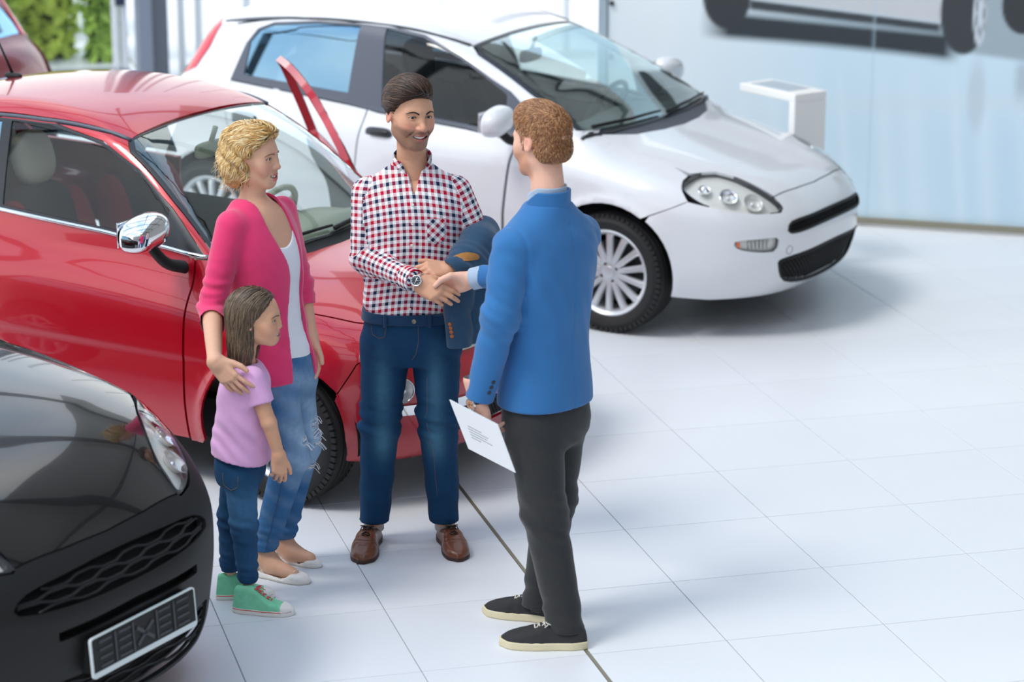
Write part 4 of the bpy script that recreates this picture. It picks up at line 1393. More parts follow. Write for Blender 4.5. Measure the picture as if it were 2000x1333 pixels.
# information stand
st = thing('info_stand', 'white angled information stand between the white car and the banner', 'stand', (3.40, 5.915, 0), math.radians(-68.7))
wm = mat('stand_white', 'F4F3F0', .35)
MB().box((0.0, 0, .965), (.46, .235, .045), bev=.004).build('top_panel', wm, st)
MB().box((.205, 0, .475), (.05, .235, .935), bev=.004).build('leg', wm, st)
MB().box((.06, 0, .012), (.36, .235, .022), bev=.004).build('base_plate', wm, st)
MB().box((-.02, 0, .9885), (.30, .17, .003)).build('info_sheet', mat('info_sheet_grey', 'B9C4CE', .3), st)

# back of the hall: glazed wall on the left, white wall, columns
colm = mat('column_blue_grey', '7F8796', .5)
for k, (x, y, w, d, m) in enumerate(((.80, 12.75, .13, .30, mat('column_dark', '5D626C', .5)), (.685, 12.70, .11, .25, colm), (4.52, 12.6, .16, .2, mat('column_lilac', 'A9AAB6', .5)))):
    structure(MB().box((x, y, 2.5), (w, d, 5.0), bev=.006).build('trim_%d' % (k + 2), m))
win = structure(MB().box((-2.2, 13.0, .03), (5.6, .12, .06)).build('window_1', mat('window_frame_grey', '8D939B', .4, .2)))
frm = mat('window_frame_white', 'E8EBEE', .4)
for x in (-4.6, -2.9, -1.2, .50, .565):
    MB().box((x, 13.0, 2.5), (.05, .09, 5.0), bev=.004).build('mullion', frm if x > 0 else colm, win)
MB().box((.535, 12.93, .62), (.075, .03, .11), bev=.004).build('window_lock', mat('lock_navy', '2B3550', .5), win)
for x in (-3.75, -2.05, -.35):
    MB().add([(x - .81, 13, .06), (x + .81, 13, .06), (x + .81, 13, 4.95), (x - .81, 13, 4.95)], [(0, 1, 2, 3)]).build('pane', glass_mat('hall_glass', (.96, .98, .97), .35), win)
win2 = structure(MB().box((2.75, 13.0, .03), (3.4, .12, .06)).build('window_2', mat('window_sill_white', 'F1F2F4', .5)))
for x in (1.02, 1.16, 1.55, 2.4, 3.3, 4.2):
    MB().box((x, 13.0, 2.5), (.05, .09, 5.0), bev=.004).build('mullion', frm, win2)
for x in (1.35, 1.975, 2.85, 3.75):
    w_ = .40 if x > 2 else .18
    MB().add([(x - w_, 13, .06), (x + w_, 13, .06), (x + w_, 13, 4.95), (x - w_, 13, 4.95)], [(0, 1, 2, 3)]).build('pane', glass_mat('hall_glass', (.96, .98, .97), .35), win2)
# outside, left: paving and shrubs in the sun
structure(MB().box((-1, 24.1, -.06), (20, 22, .1)).build('ground', mat('outside_paving', 'E9E8DC', .9, noise=.06, nscale=2)))
leaf_ms = [mat('leaf_yellow_green', 'B9CB4E', .6, noise=.25, nscale=3), mat('leaf_mid_green', '93B545', .6, noise=.25, nscale=3), mat('leaf_pale', 'BACB72', .6, noise=.2, nscale=3)]
def shrub(x, y, r, h, mi, label):
    g = thing('shrub', label, 'shrub', (x, y, 0), 0, 'sunlit shrubs outside the glass wall')
    s = MB()
    for k in range(7):
        a = k * 2.4
        s.tube([(0, 0, 0), (.2 * r * math.cos(a), .2 * r * math.sin(a), h * .4), (.6 * r * math.cos(a), .6 * r * math.sin(a), h * .8)], [.03, .02, .008], 5)
    s.build('stem', mat('bark', '6A5A44', .9), g)
    n = 3400 if r > .3 else 1600
    d = rng.normal(size=(n, 3))
    d /= np.linalg.norm(d, axis=1)[:, None]
    rad = (.45 + .55 * rng.random(n) ** .5) * (1 + .18 * np.sin(d[:, 0] * 5 + x) * np.sin(d[:, 2] * 4 + y))
    zz = rng.random(n) * h
    c = d * rad[:, None] * r * (1 - .35 * (zz / h) ** 2)[:, None]
    c[:, 2] = zz + .02
    t = rng.normal(size=(n, 3))
    t /= np.linalg.norm(t, axis=1)[:, None]
    b = np.cross(t, d)
    b /= np.linalg.norm(b, axis=1)[:, None] + 1e-9
    sz = (.05 + .05 * rng.random(n))[:, None]
    V = np.stack([c - t * sz, c + b * sz * .5, c + t * sz, c - b * sz * .5], 1).reshape(-1, 3)
    F = np.arange(4 * n).reshape(-1, 4)
    o = rawmesh('foliage', V, F, leaf_ms[mi], g, smooth=False)
    o['kind'] = 'stuff'
for a in ((-.66, 13.85, .44, 1.5, 1, 'mid-green shrub outside the glass wall, nearest the dark red car'),
          (.06, 14.05, .25, 1.5, 0, 'yellow-green shrub outside the glass wall, second from the dark red car'),
          (.50, 13.75, .16, 1.4, 1, 'narrow green shrub outside the glass wall beside the grey column'),
          (-.20, 15.4, .70, 1.4, 2, 'pale green bush behind the front row of shrubs outside the glass wall')):
    shrub(*a)
# unseen sides of the hall, added to dim the light from the right: right wall, wall behind the gallery, roof lining over the right bays
structure(MB().box((8.9, -2.2, 3.5), (.2, 17, 7)).build('wall_right', mat('wall_grey', 'A9A8A6', .7, noise=.02, nscale=2)))
structure(MB().box((0, -10.8, 3.5), (18, .2, 7)).build('wall_front', mat('wall_grey', 'A9A8A6', .7)))
t = np.linspace(0, math.radians(78), 14)
rp = [(1.0 + 9.7 * math.cos(a), 4.1 + 3.5 * math.sin(a)) for a in t]
rm_ = MB()
V = [(x, y, z) for y in (-10.5, 12.9) for x, z in rp]
rm_.add(V, [(i, i + 1, 15 + i, 14 + i) for i in range(13)])
structure(rm_.build('shade_ceiling', mat('added_roof_shade', 'C2C1BD', .8), smooth=True))  # unseen half roof, added so skylight comes from the left
# steel arches and glazing bars of the roof (overhead, they mirror in the paintwork)
arch_m = mat('roof_steel', '43474C', .5, .2)
for k, y in enumerate((-6.5, -3.0, .5, 4.0, 7.5, 11.0)):
    t = np.linspace(0, math.pi, 25)
    P = np.stack([1.0 + 9.5 * np.cos(t), np.full(25, y), 3.9 + 3.4 * np.sin(t)], 1)
    structure(MB().tube(P, .13, 8).build('trim_%d' % (k + 20), arch_m, smooth=True))
for k, a in enumerate((30, 62, 90, 118, 150)):
    a = math.radians(a)
    structure(MB().tube([(1.0 + 9.5 * math.cos(a), -9, 3.9 + 3.4 * math.sin(a)), (1.0 + 9.5 * math.cos(a), 12.9, 3.9 + 3.4 * math.sin(a))], .06, 6).build('trim_%d' % (k + 30), arch_m))
# ---------------------------------------------------------------- the cars, parked side by side
def place(name, label, key):
    a, x, y = CAR_POSE[key]
    return thing(name, label, 'car', (x, y, 0), math.radians(a))
car_w = place('white_hatchback', 'white five-door hatchback with large almond headlights, parked behind the people', 'white')
white_car(car_w)
car_r = place('red_city_car', 'bright red three-door city car with chrome mirror and its far door open', 'red')
red_car(car_r)
car_b = place('black_car', 'black car with charcoal bumper and empty number plate holder, in the near corner', 'black')
black_car(car_b)
# a dark red hatchback further back, tail towards the red car
car_m = thing('dark_red_hatchback', 'dark red hatchback seen from behind at the top left, beyond the red car roof', 'car', MAROON_AT, math.radians(135))
def copy_tree(o, parent):
    c = o.copy()
    link(c)
    c.parent = parent
    for s in c.material_slots:
        pass
    for i, s in enumerate(c.material_slots):
        if s.material == paint_white:
            c.material_slots[i].link = 'OBJECT'
            c.material_slots[i].material = paint_maroon
    for ch in list(o.children):
        copy_tree(ch, c)
for ch in list(car_w.children):
    copy_tree(ch, car_m)
# ---------------------------------------------------------------- organic modelling: implicit shapes turned into meshes
def nrm(v):
    v = np.asarray(v, float)
    return v / (np.linalg.norm(v) + 1e-12)
def cone(P, a, b, ra, rb):
    a, b = np.asarray(a, float), np.asarray(b, float)
    ab = b - a
    t = np.clip(((P - a) @ ab) / (ab @ ab + 1e-12), 0, 1)
    return np.linalg.norm(P - a - t[:, None] * ab, axis=1) - (ra + (rb - ra) * t)
def chain(P, pts, r, k=0.0):
    d = None
    for i in range(len(pts) - 1):
        c = cone(P, pts[i], pts[i + 1], r[i], r[i + 1])
        d = c if d is None else (smin(d, c, k) if k else np.minimum(d, c))
    return d
def ell(P, c, r, M=None):
    q = P - np.asarray(c, float)
    if M is not None:
        q = q @ np.asarray(M, float)
    r = np.asarray(r, float)
    k0 = np.linalg.norm(q / r, axis=1)
    k1 = np.linalg.norm(q / (r * r), axis=1) + 1e-9
    return k0 * (k0 - 1) / k1
class Loft:
    """tube of turned ellipses stacked along z: rows (z, cx, cy, half width, half depth)"""
    def __init__(s, rows, ang=0.0, power=2.3, cap=.03):
        rows = sorted(rows)
        s.z0, s.z1 = rows[0][0], rows[-1][0]
        s.c = [spl([(r[0], r[i]) for r in rows]) for i in (1, 2, 3, 4)]
        s.ca, s.sa = math.cos(ang), math.sin(ang)
        s.p, s.cap = power, cap
    def loc(s, P):
        z = np.clip(P[:, 2], s.z0, s.z1)
        x, y = P[:, 0] - s.c[0](z), P[:, 1] - s.c[1](z)
        return x * s.ca + y * s.sa, -x * s.sa + y * s.ca, s.c[2](z), s.c[3](z)
    def __call__(s, P):
        u, v, a, b = s.loc(P)
        n = (np.abs(u / a) ** s.p + np.abs(v / b) ** s.p) ** (1 / s.p)
        d = (n - 1) * np.minimum(a, b) * 1.05
        return smax(d, np.maximum(s.z0 - P[:, 2], P[:, 2] - s.z1), s.cap)
def polygonize(f, lo, hi, h, B=6):
    lo, hi = np.asarray(lo, float), np.asarray(hi, float)
    nb = np.maximum(1, np.ceil((hi - lo) / (h * B)).astype(int))
    n = nb * B + 1
    gx = [lo[i] + h * np.arange(n[i]) for i in range(3)]
    bc = [lo[i] + h * B * (np.arange(nb[i]) + .5) for i in range(3)]
    C = np.stack(np.meshgrid(*bc, indexing='ij'), -1).reshape(-1, 3)
    fc = f(C).reshape(nb)
    act = np.abs(fc) < h * B * 1.35
    vol = np.ones(n, np.float32)
    sg = np.sign(fc)
    vol[:-1, :-1, :-1] = np.repeat(np.repeat(np.repeat(sg, B, 0), B, 1), B, 2)
    m = np.zeros(n, bool)
    e = np.repeat(np.repeat(np.repeat(act, B, 0), B, 1), B, 2)
    for dx in (0, 1):
        for dy in (0, 1):
            for dz in (0, 1):
                m[dx:dx + e.shape[0], dy:dy + e.shape[1], dz:dz + e.shape[2]] |= e
    ix = np.argwhere(m)
    vals = np.empty(len(ix), np.float32)
    for s in range(0, len(ix), 400000):
        q = ix[s:s + 400000]
        vals[s:s + 400000] = f(lo + q * h)
    vol[m] = vals
    ins = vol < 0
    cn = n - 1
    cnt = np.zeros(cn, np.int8)
    for dx in (0, 1):
        for dy in (0, 1):
            for dz in (0, 1):
                cnt += ins[dx:dx + cn[0], dy:dy + cn[1], dz:dz + cn[2]]
    ac = np.argwhere((cnt > 0) & (cnt < 8))
    if not len(ac):
        return np.zeros((0, 3)), np.zeros((0, 4), int)
    cid = -np.ones(cn, np.int64)
    cid[tuple(ac.T)] = np.arange(len(ac))
    acc = np.zeros((len(ac), 3))
    num = np.zeros(len(ac))
    for ax in range(3):
        o1, o2 = (ax + 1) % 3, (ax + 2) % 3
        for b1 in (0, 1):
            for b2 in (0, 1):
                p0 = ac.copy()
                p0[:, o1] += b1
                p0[:, o2] += b2
                p1 = p0.copy()
                p1[:, ax] += 1
                v0, v1 = vol[tuple(p0.T)], vol[tuple(p1.T)]
                k = (v0 < 0) != (v1 < 0)
                t = np.where(k, v0 / np.where(v0 == v1, 1, v0 - v1), 0)
                q = p0.astype(float)
                q[:, ax] += t
                acc[k] += q[k]
                num[k] += 1
    V = lo + acc / num[:, None] * h
    quads = []
    for ax in range(3):
        o1, o2 = (ax + 1) % 3, (ax + 2) % 3
        a = [slice(None)] * 3
        b = [slice(None)] * 3
        a[ax] = slice(0, -1)
        b[ax] = slice(1, None)
        A, Bv = ins[tuple(a)], ins[tuple(b)]
        e = np.argwhere(A != Bv)
        e = e[(e[:, o1] > 0) & (e[:, o2] > 0) & (e[:, o1] < cn[o1]) & (e[:, o2] < cn[o2])]
        fl = A[tuple(e.T)]
        q = []
        for d1, d2 in ((-1, -1), (0, -1), (0, 0), (-1, 0)):
            c = e.copy()
            c[:, o1] += d1
            c[:, o2] += d2
            q.append(cid[tuple(c.T)])
        q = np.stack(q, 1)
        q[~fl] = q[~fl][:, ::-1]
        quads.append(q[(q >= 0).all(1)])
    F = np.concatenate(quads)
    # pull the vertices onto the surface
    for _ in range(2):
        e_ = h * .5
        f0 = f(V)
        G = np.stack([f(V + np.eye(3)[i] * e_) - f0 for i in range(3)], 1) / e_
        g2 = (G * G).sum(1)
        st = -(f0 / np.maximum(g2, .2))[:, None] * G
        ln = np.linalg.norm(st, axis=1)[:, None]
        V = V + st * np.minimum(1, h * .7 / (ln + 1e-9))
    return V, F
def folds(P, amp, kv, seed=0.0):
    """soft cloth creases: warped sine waves whose crests run across kv"""
    kv = np.asarray(kv, float)
    w = np.sin(P @ np.array([9.1, 5.3, 13.7]) + seed * 1.7) + .6 * np.sin(P @ np.array([-15.3, 21.1, 7.9]) + seed * 3.1)
    s = P @ kv
    return amp * (np.sin(s + 1.5 * w + seed) + .45 * np.sin(s * 1.9 - 2.1 * w + 2 * seed))
def gauss(d, s):
    return np.exp(-(d / s) ** 2)
def hand_pts(side, curl, spread=(6, 1, -4, -10), thumb=None, scale=1.0):
    """joint chains of a hand in its own frame: x to the fingertips, z out of the back, +y (times side) towards the thumb"""
    out = []
    kn = [(.088, .027), (.092, .008), (.086, -.011), (.076, -.028)]
    ln = [(.042, .025, .021), (.046, .029, .022), (.042, .027, .021), (.033, .021, .019)]
    for i in range(4):
        p = np.array([kn[i][0], kn[i][1], 0.0])
        ch = [p]
        a = 0.0
        sp = math.radians(spread[i])
        cu = curl[i] if hasattr(curl[i], '__len__') else (curl[i], curl[i] * .9, curl[i] * .6)
        for L, c in zip(ln[i], cu):
            a += math.radians(c)
            d = np.array([math.cos(a) * math.cos(sp), math.cos(a) * math.sin(sp), -math.sin(a)])
            p = p + d * L
            ch.append(p)
        out.append(np.array(ch))
    th = np.array(thumb if thumb is not None else [(.022, .022, -.006), (.050, .043, -.012), (.080, .054, -.014), (.104, .058, -.018)], float)
    out.append(th)
    s = np.array([1, side, 1]) * scale
    return [c * s for c in out]
def hand_sdf(P, T, Rm, chains, sc=1.0):
    """T wrist position, Rm columns = hand axes"""
    q = (P - T) @ Rm
    r = np.array([.0092, .0086, .0078, .0062]) * sc
    sd = 1 if chains[4][1][1] > 0 else -1
    wr = np.array([0, 0, 0])
    d = None
    for i in range(4):
        k = chains[i][0]
        m = cone(q, (.004 * sc, k[1] * .55, 0), k, .0150 * sc, .0118 * sc)
        d = m if d is None else smin(d, m, .014 * sc)
    d = smin(d, ell(q, (.036 * sc, sd * .024 * sc, -.009 * sc), np.array((.030, .018, .015)) * sc), .012 * sc)
    d = smin(d, ell(q, (.040 * sc, -sd * .024 * sc, -.007 * sc), np.array((.032, .014, .013)) * sc), .012 * sc)
    for i in range(4):
        d = smin(d, chain(q, chains[i], r * (1.0 if i < 3 else .88) * (1.06 if i == 1 else 1)), .006 * sc)
    d = smin(d, chain(q, chains[4], np.array([.0135, .0125, .0108, .0085]) * sc), .010 * sc)
    return d
def look(fwd, up=(0, 0, 1)):
    """columns: x to the figure's right, y forward, z up"""
    y = nrm(fwd)
    x = nrm(np.cross(y, up))
    return np.stack([x, y, np.cross(x, y)], 1)
class Head:
    """head in its own frame (x to the person's right, y forward, z up, eye level z = 0), placed by origin T, axes M and scale s"""
    def __init__(s, T, M, sc=1.0, fem=0.0, child=0.0, smile=1.0, jaw=1.0):
        s.T, s.M, s.sc, s.fem, s.child, s.smile, s.jaw = np.asarray(T, float), M, sc, fem, child, smile, jaw
        s.eye = np.array([.0315, .0735, .0])
    def to(s, P):
        return (P - s.T) @ s.M / s.sc
    def back(s, q):
        return np.asarray(q) * s.sc @ s.M.T + s.T
    def mouth(s):
        sm = s.smile
        mz = -.0680 + .010 * s.child
        return mz, .0235 + .0115 * sm, .0745 - .003 * sm, mz + .0075 * sm
    def lips(s, p):
        mz, cx, cy, cz = s.mouth()
        sm = s.smile
        lu = chain(p, [(0, .0960, mz + .0042), (.012, .0940, mz + .0052), (.024, .0860, mz + .0056), (cx, cy + .003, cz)], [.0038, .0040, .0032, .0014])
        ll = chain(p, [(0, .0940, mz - .0105 * sm - .003), (.012, .0920, mz - .0085 * sm - .003), (.024, .0845, mz - .0020 * sm - .001), (cx, cy + .003, cz)], [.0052, .0050, .0036, .0014])
        q = p.copy()
        q[:, 1] = .0985 + (q[:, 1] - .0985) * .38
        yb = lambda y: .0985 + (y - .0985) * .38
        slit = chain(q, [(0, yb(.0985), mz - .0030 * sm), (.013, yb(.0955), mz - .0020 * sm), (.025, yb(.0865), mz + .0020 * sm), (cx - .0015, yb(cy + .003), cz - .0005)], [.0048 * sm + .0004, .0045 * sm + .0004, .0028 * sm + .0003, .0006])
        return lu, ll, slit
    def skull(s, q):
        x = np.abs(q[:, 0])
        q = np.stack([x, q[:, 1], q[:, 2]], 1)
        fe, ch = s.fem, s.child
        d = ell(q, (0, -.012, .030), (.0765, .100, .087 + .004 * ch))
        d = smin(d, ell(q, (0, .022, -.018), (.0630 - .001 * fe, .0715, .084 - .008 * ch)), .03)
        return d
    def local(s, q):
        fe, ch, sm = s.fem, s.child, s.smile
        x = np.abs(q[:, 0])
        p = np.stack([x, q[:, 1], q[:, 2]], 1)
        d = s.skull(q)
        jz = -.070 + .010 * ch
        d = smin(d, ell(p, (0, .028, jz), (.0475 - .003 * fe - .001 * ch, .056, .042)), .03)
        d = smin(d, cone(p, (.0455 - .003 * fe, .0, jz + .008), (.018, .066, -.097 + .014 * ch), .017, .016), .03)
        d = smin(d, ell(p, (0, .071 - .003 * fe, -.103 + .004 * fe + .015 * ch), (.022 - .004 * fe, .018, .018)), .025)
        d = smin(d, ell(p, (.044, .054, -.020), (.020, .022, .018)), .028)
        d = smin(d, ell(p, (.036, .064, -.046 + .004 * sm), (.020, .019, .018)), .026)
        if fe < .5 and ch < .5:
            d = smin(d, cone(p, (.008, .0815, .017), (.043, .068, .018), .010, .009), .018)
        else:
            d = smin(d, cone(p, (.008, .078, .018), (.040, .068, .018), .009, .008), .02)
        # eye hollows, lids
        ey = s.eye
        d = smax(d, -ell(p, (.0315, .097, .001), (.019, .018, .0115)), .014)
        r = np.linalg.norm(p - ey, axis=1)
        zo = p[:, 2] - ey[2]
        w = np.clip(1 - ((p[:, 0] - ey[0]) / .0150) ** 2, 0, 1)
        up = .0045 * w - .0006 + .04 * (p[:, 0] - ey[0]) * .5
        dn = -.0030 * w + .0004
        lid = r - .0142
        op = np.maximum(np.maximum(zo - up, dn - zo), np.maximum(ey[1] + .002 - p[:, 1], np.abs(p[:, 0] - ey[0]) - .0145))
        d = smin(d, np.maximum(lid, -op), .004)
        # nose
        nl = 1 - .18 * ch - .08 * fe
        d = smin(d, chain(p, [(0, .0815, .014), (0, .0935, -.012), (0, .1075 - .004 * (1 - nl) * 10, -.034 * nl)], [.0078, .0088, .0115 * nl], .004), .012)
        d = smin(d, ell(p, (.0125 * nl, .0945, -.0385 * nl), (.0085, .0105, .0078)), .007)
        d = smax(d, -ell(p, (.0068, .0985, -.0465 * nl), (.0036, .0055, .0028)), .003)
        # mouth: open smile
        mz, cx, cy, cz = s.mouth()
        d = smin(d, ell(p, (0, .077, mz - .002), (.028, .016, .020)), .016)
        lu, ll, slit = s.lips(p)
        d = smin(d, lu, .005)
        d = smin(d, ll, .005)
        d = smax(d, -slit, .002)
        if sm > .4 and ch < .5:
            fold = chain(p, [(.021, .0930, -.043), (.036, .0815, -.056), (.0425, .0715, -.072)], [.0006, .0020, .0008])
            d = smax(d, -fold - .0012 * fe, .007)
        # ear
        ex = .0745
        a = ell(p, (ex + .0015, -.010, -.006), (.0075, .0175, .0285), rotm('Y', -10) @ rotm('X', 12))
        a = smax(a, -ell(p, (ex + .011, -.005, -.004), (.0075, .0105, .018)), .005)
        d = smin(d, a, .008)
        return d
    def __call__(s, P):
        return s.local(s.to(P)) * s.sc
    def colors(s, P, skin, lip, stub=None, stub_amt=0.0, blush=None):
        q = s.to(P)
        x = np.abs(q[:, 0])
        p = np.stack([x, q[:, 1], q[:, 2]], 1)
        lin = lambda c: np.array(srgb(c)[:3])
        col = np.tile(lin(skin), (len(P), 1))
        near = np.linalg.norm(q - np.array([0, .0, -.02]), axis=1) < .16
        def over(c, a):
            nonlocal col
            a = np.clip(a, 0, 1) * near
            col = col * (1 - a[:, None]) + lin(c) * a[:, None]
        if blush:
            over(blush, .55 * np.exp(-((x - .044) / .02) ** 2 - ((q[:, 2] + .032) / .022) ** 2) * (q[:, 1] > .03))
            over(blush, .35 * np.exp(-(x / .014) ** 2 - ((q[:, 2] + .034) / .014) ** 2) * (q[:, 1] > .09))
            over(blush, .55 * (x > .074) * (np.abs(q[:, 2] + .015) < .04) * (q[:, 1] < .012) * (q[:, 1] > -.04))
        if stub:
            line = -.040 - .55 * (.05 - np.minimum(x, .05)) * (x > .016)
            low = np.clip((-.030 - .30 * np.clip(.062 - x, 0, 1) - q[:, 2]) / .014, 0, 1)
            mous = np.clip((-.0455 - q[:, 2]) / .006, 0, 1) * (x < .036)
            jawl = np.clip((q[:, 1] + .012) / .02, 0, 1) * np.clip((q[:, 2] + .135) / .02, 0, 1)
            over(stub, stub_amt * np.maximum(low, mous) * jawl)
        lu, ll, slit = s.lips(p)
        over(lip, np.clip(1 - np.minimum(lu, ll) / .0020, 0, 1) * (q[:, 1] > .065))
        over('5A2220', (slit < .0008) * (q[:, 1] < .0905) * .9)
        # lash line
        r = np.linalg.norm(p - s.eye, axis=1)
        w = np.clip(1 - ((x - s.eye[0]) / .0150) ** 2, 0, 1)
        ul = np.abs(q[:, 2] - (.0045 * w + .0004))
        over('2A1B14', (ul < .0021) * (np.abs(x - s.eye[0]) < .0155) * (q[:, 1] > .076) * (r < .0175) * .9)
        return col
    def parts(s, parent, iris='4A2E1A', brow='231712', brow_r=.0042, gaze=(0, 1, 0)):
        """eyes, eyebrows and teeth as child meshes"""
        lin = lambda c: np.array(srgb(c)[:3])
        em = mat('eyeball', 'FFFFFF', .2, coat=.2, attr='Col')
        g = nrm(gaze)
        for sx in (-1, 1):
            V, F = superell((0, 0, 0), (2, 2, 2), 1.0, nu=28, nv=20)
            V = V / np.linalg.norm(V, axis=1)[:, None]
            a = np.degrees(np.arccos(np.clip(V @ g, -1, 1)))
            c = np.tile(lin('E9E4DF'), (len(V), 1))
            c[a < 32] = lin(iris)
            c[a < 17] = lin('080605')
            P = s.back(V * .0124 + s.eye * np.array([sx, 1, 1]))
            rawmesh('eye', P, F, em, parent, colors=c)
            b = [(.0115, .0915, .0150 + .0045 * s.fem), (.021, .0920, .0185 + .002 * s.fem), (.032, .0880, .0215), (.043, .0785, .0195 - .001 * s.fem), (.050, .0700, .0150 - .001 * s.fem)]
            b = smooth_poly([(x * sx, y, z) for x, y, z in b], 4, closed=False)
            for _ in range(5):
                b = b - s.local(b)[:, None] * grad(s.local, b, 1e-3)
            b = b + grad(s.local, b, 1e-3) * .0006
            rad = np.interp(np.linspace(0, 1, len(b)), [0, .15, .6, 1], [.6, 1, .85, .25]) * brow_r
            MB().tube(s.back(b), rad * s.sc, 8, flat=.55, up=s.M[:, 2]).build('eyebrow', mat('brow_' + brow, brow, .8), parent, True)
        mz = s.mouth()[0]
        if s.smile > .3:
            t = np.linspace(-1, 1, 25)
            xs = .0295 * t
            ys = .0925 - .0155 * t ** 2
            zt = mz + .0035 + .0035 * t ** 2
            zb = mz - .0058 * s.smile + .0085 * t ** 2
            V = np.concatenate([np.stack([xs, ys, zt], 1), np.stack([xs, ys + .0006, (zt + zb) / 2], 1), np.stack([xs, ys - .001, zb], 1)])
            F = [(r * 25 + i, r * 25 + i + 1, (r + 1) * 25 + i + 1, (r + 1) * 25 + i) for r in range(2) for i in range(24)]
            rawmesh('teeth', s.back(V), F, mat('teeth', 'F3EFE6', .25, coat=.4), parent)
def strands(f, roots, flow, L, n=9, r0=.0022, off=.0, wave=0.0, wl=.03, lift_=.0, seed=3, jitter=.25, stick=True):
    """hair locks grown over the volume f from roots along a direction field; returns V, F, per-vertex lock id"""
    rg = np.random.default_rng(seed)
    N = len(roots)
    P = roots.copy()
    Ls = (L if hasattr(L, '__len__') else np.full(N, L)) * (.75 + .5 * rg.random(N))
    ph = rg.random(N) * 6.28
    jt = rg.normal(size=(N, 3)) * jitter
    path = [P.copy()]
    for k in range(n - 1):
        d = flow(P) + jt
        if stick:
            g = grad(f, P)
            d = d - (d * g).sum(1)[:, None] * g * .9
        d /= np.linalg.norm(d, axis=1)[:, None] + 1e-9
        P = P + d * (Ls / (n - 1))[:, None]
        if stick:
            g = grad(f, P)
            P = P - (f(P) - off - lift_ * k / n)[:, None] * g
        else:
            g = grad(f, P)
            pen = np.minimum(f(P) - off, 0)
            P = P - pen[:, None] * g
        path.append(P.copy())
    W = np.stack(path, 1)
    T = np.gradient(W, axis=1)
    T /= np.linalg.norm(T, axis=2)[:, :, None] + 1e-9
    G = np.stack([grad(f, W[:, k]) for k in range(n)], 1)
    S_ = np.cross(T, G)
    S_ /= np.linalg.norm(S_, axis=2)[:, :, None] + 1e-9
    t = np.linspace(0, 1, n)
    if wave:
        s = t[None] * Ls[:, None]
        a = np.sin(2 * math.pi * s / wl + ph[:, None]) * wave * np.minimum(1, t * 3)[None]
        b = np.cos(2 * math.pi * s / wl + ph[:, None]) * wave * .6 * np.minimum(1, t * 3)[None]
        W = W + S_ * a[:, :, None] + G * (b + wave * .4)[:, :, None]
    rad = r0 * (1 - .75 * t ** 2)
    rr = rad[None, :, None] * (.7 + .6 * rg.random(N))[:, None, None]
    V = np.stack([W + S_ * rr, W + G * rr * .8, W - S_ * rr], 2).reshape(-1, 3)
    base = np.arange(N)[:, None] * n * 3 + np.arange(n - 1)[None] * 3
    base = base.reshape(-1)
    F = np.concatenate([np.stack([base, base + 1, base + 4, base + 3], 1), np.stack([base + 1, base + 2, base + 5, base + 4], 1)])
    return V, F, np.repeat(np.arange(N), n * 3)
def hair_object(name, parent, m, cap, locks, cols, seed=1):
    """cap volume and locks joined as one head of hair; locks vary in tone"""
    rg = np.random.default_rng(seed)
    lin = [np.array(srgb(c)[:3]) for c in cols]
    Vs, Fs, Cs, n = [], [], [], 0
    if cap is not None:
        V, F = cap
        Vs.append(V)
        Fs.append(F)
        Cs.append(np.tile(lin[0], (len(V), 1)))
        n = len(V)
    for V, F, idn in locks:
        u = rg.random(idn.max() + 1)
        k = (u * (len(lin) - 1e-6)).astype(int)
        c = np.array(lin)[k] * (.8 + .4 * rg.random(len(u)))[:, None]
        Vs.append(V)
        Fs.append(F + n)
        Cs.append(c[idn])
        n += len(V)
    return rawmesh(name, np.concatenate(Vs), Fs, m, parent, colors=np.concatenate(Cs))
# ---------------------------------------------------------------- people: shared pieces
LOCAL_RZ = math.radians(-15.07)
skin_m = mat('skin', 'FFFFFF', .48, sss=.12, spec=.35, attr='Col', noise=.03, nscale=60)
hair_m = mat('hair', 'FFFFFF', .42, attr='Col', spec=.5)
def fabric(name, col, noise=.06, nscale=40, rough=.85, bump=.25, bscale=900, sheen=.2, stretch=None):
    return mat(name, col, rough, noise=noise, nscale=nscale, bump=bump, bscale=bscale, sheen=sheen, spec=.25, stretch=stretch)
def gingham():
    m = bpy.data.materials.new('gingham_shirt')
    m.use_nodes = True
    nt = m.node_tree
    b = nt.nodes['Principled BSDF']
    b.inputs['Roughness'].default_value = .85
    b.inputs['Specular IOR Level'].default_value = .2
    uv = nt.nodes.new('ShaderNodeUVMap')
    sp = nt.nodes.new('ShaderNodeSeparateXYZ')
    nt.links.new(uv.outputs[0], sp.inputs[0])
    outs = []
    for ax in ('X', 'Y'):
        dv = nt.nodes.new('ShaderNodeMath')
        dv.operation = 'DIVIDE'
        dv.inputs[1].default_value = .050
        fr = nt.nodes.new('ShaderNodeMath')
        fr.operation = 'FRACT'
        rp = nt.nodes.new('ShaderNodeValToRGB')
        rp.color_ramp.interpolation = 'CONSTANT'
        e = rp.color_ramp.elements
        e[0].position, e[0].color = 0, srgb('1E2748')
        e[1].position, e[1].color = .25, srgb('F4F3F6')
        x = e.new(.5)
        x.color = srgb('BE1234')
        x = e.new(.75)
        x.color = srgb('F4F3F6')
        nt.links.new(sp.outputs[ax], dv.inputs[0])
        nt.links.new(dv.outputs[0], fr.inputs[0])
        nt.links.new(fr.outputs[0], rp.inputs[0])
        outs.append(rp.outputs[0])
    mx = nt.nodes.new('ShaderNodeMix')
    mx.data_type = 'RGBA'
    mx.inputs['Factor'].default_value = .5
    nt.links.new(outs[0], mx.inputs['A'])
    nt.links.new(outs[1], mx.inputs['B'])
    nt.links.new(mx.outputs['Result'], b.inputs['Base Color'])
    return m
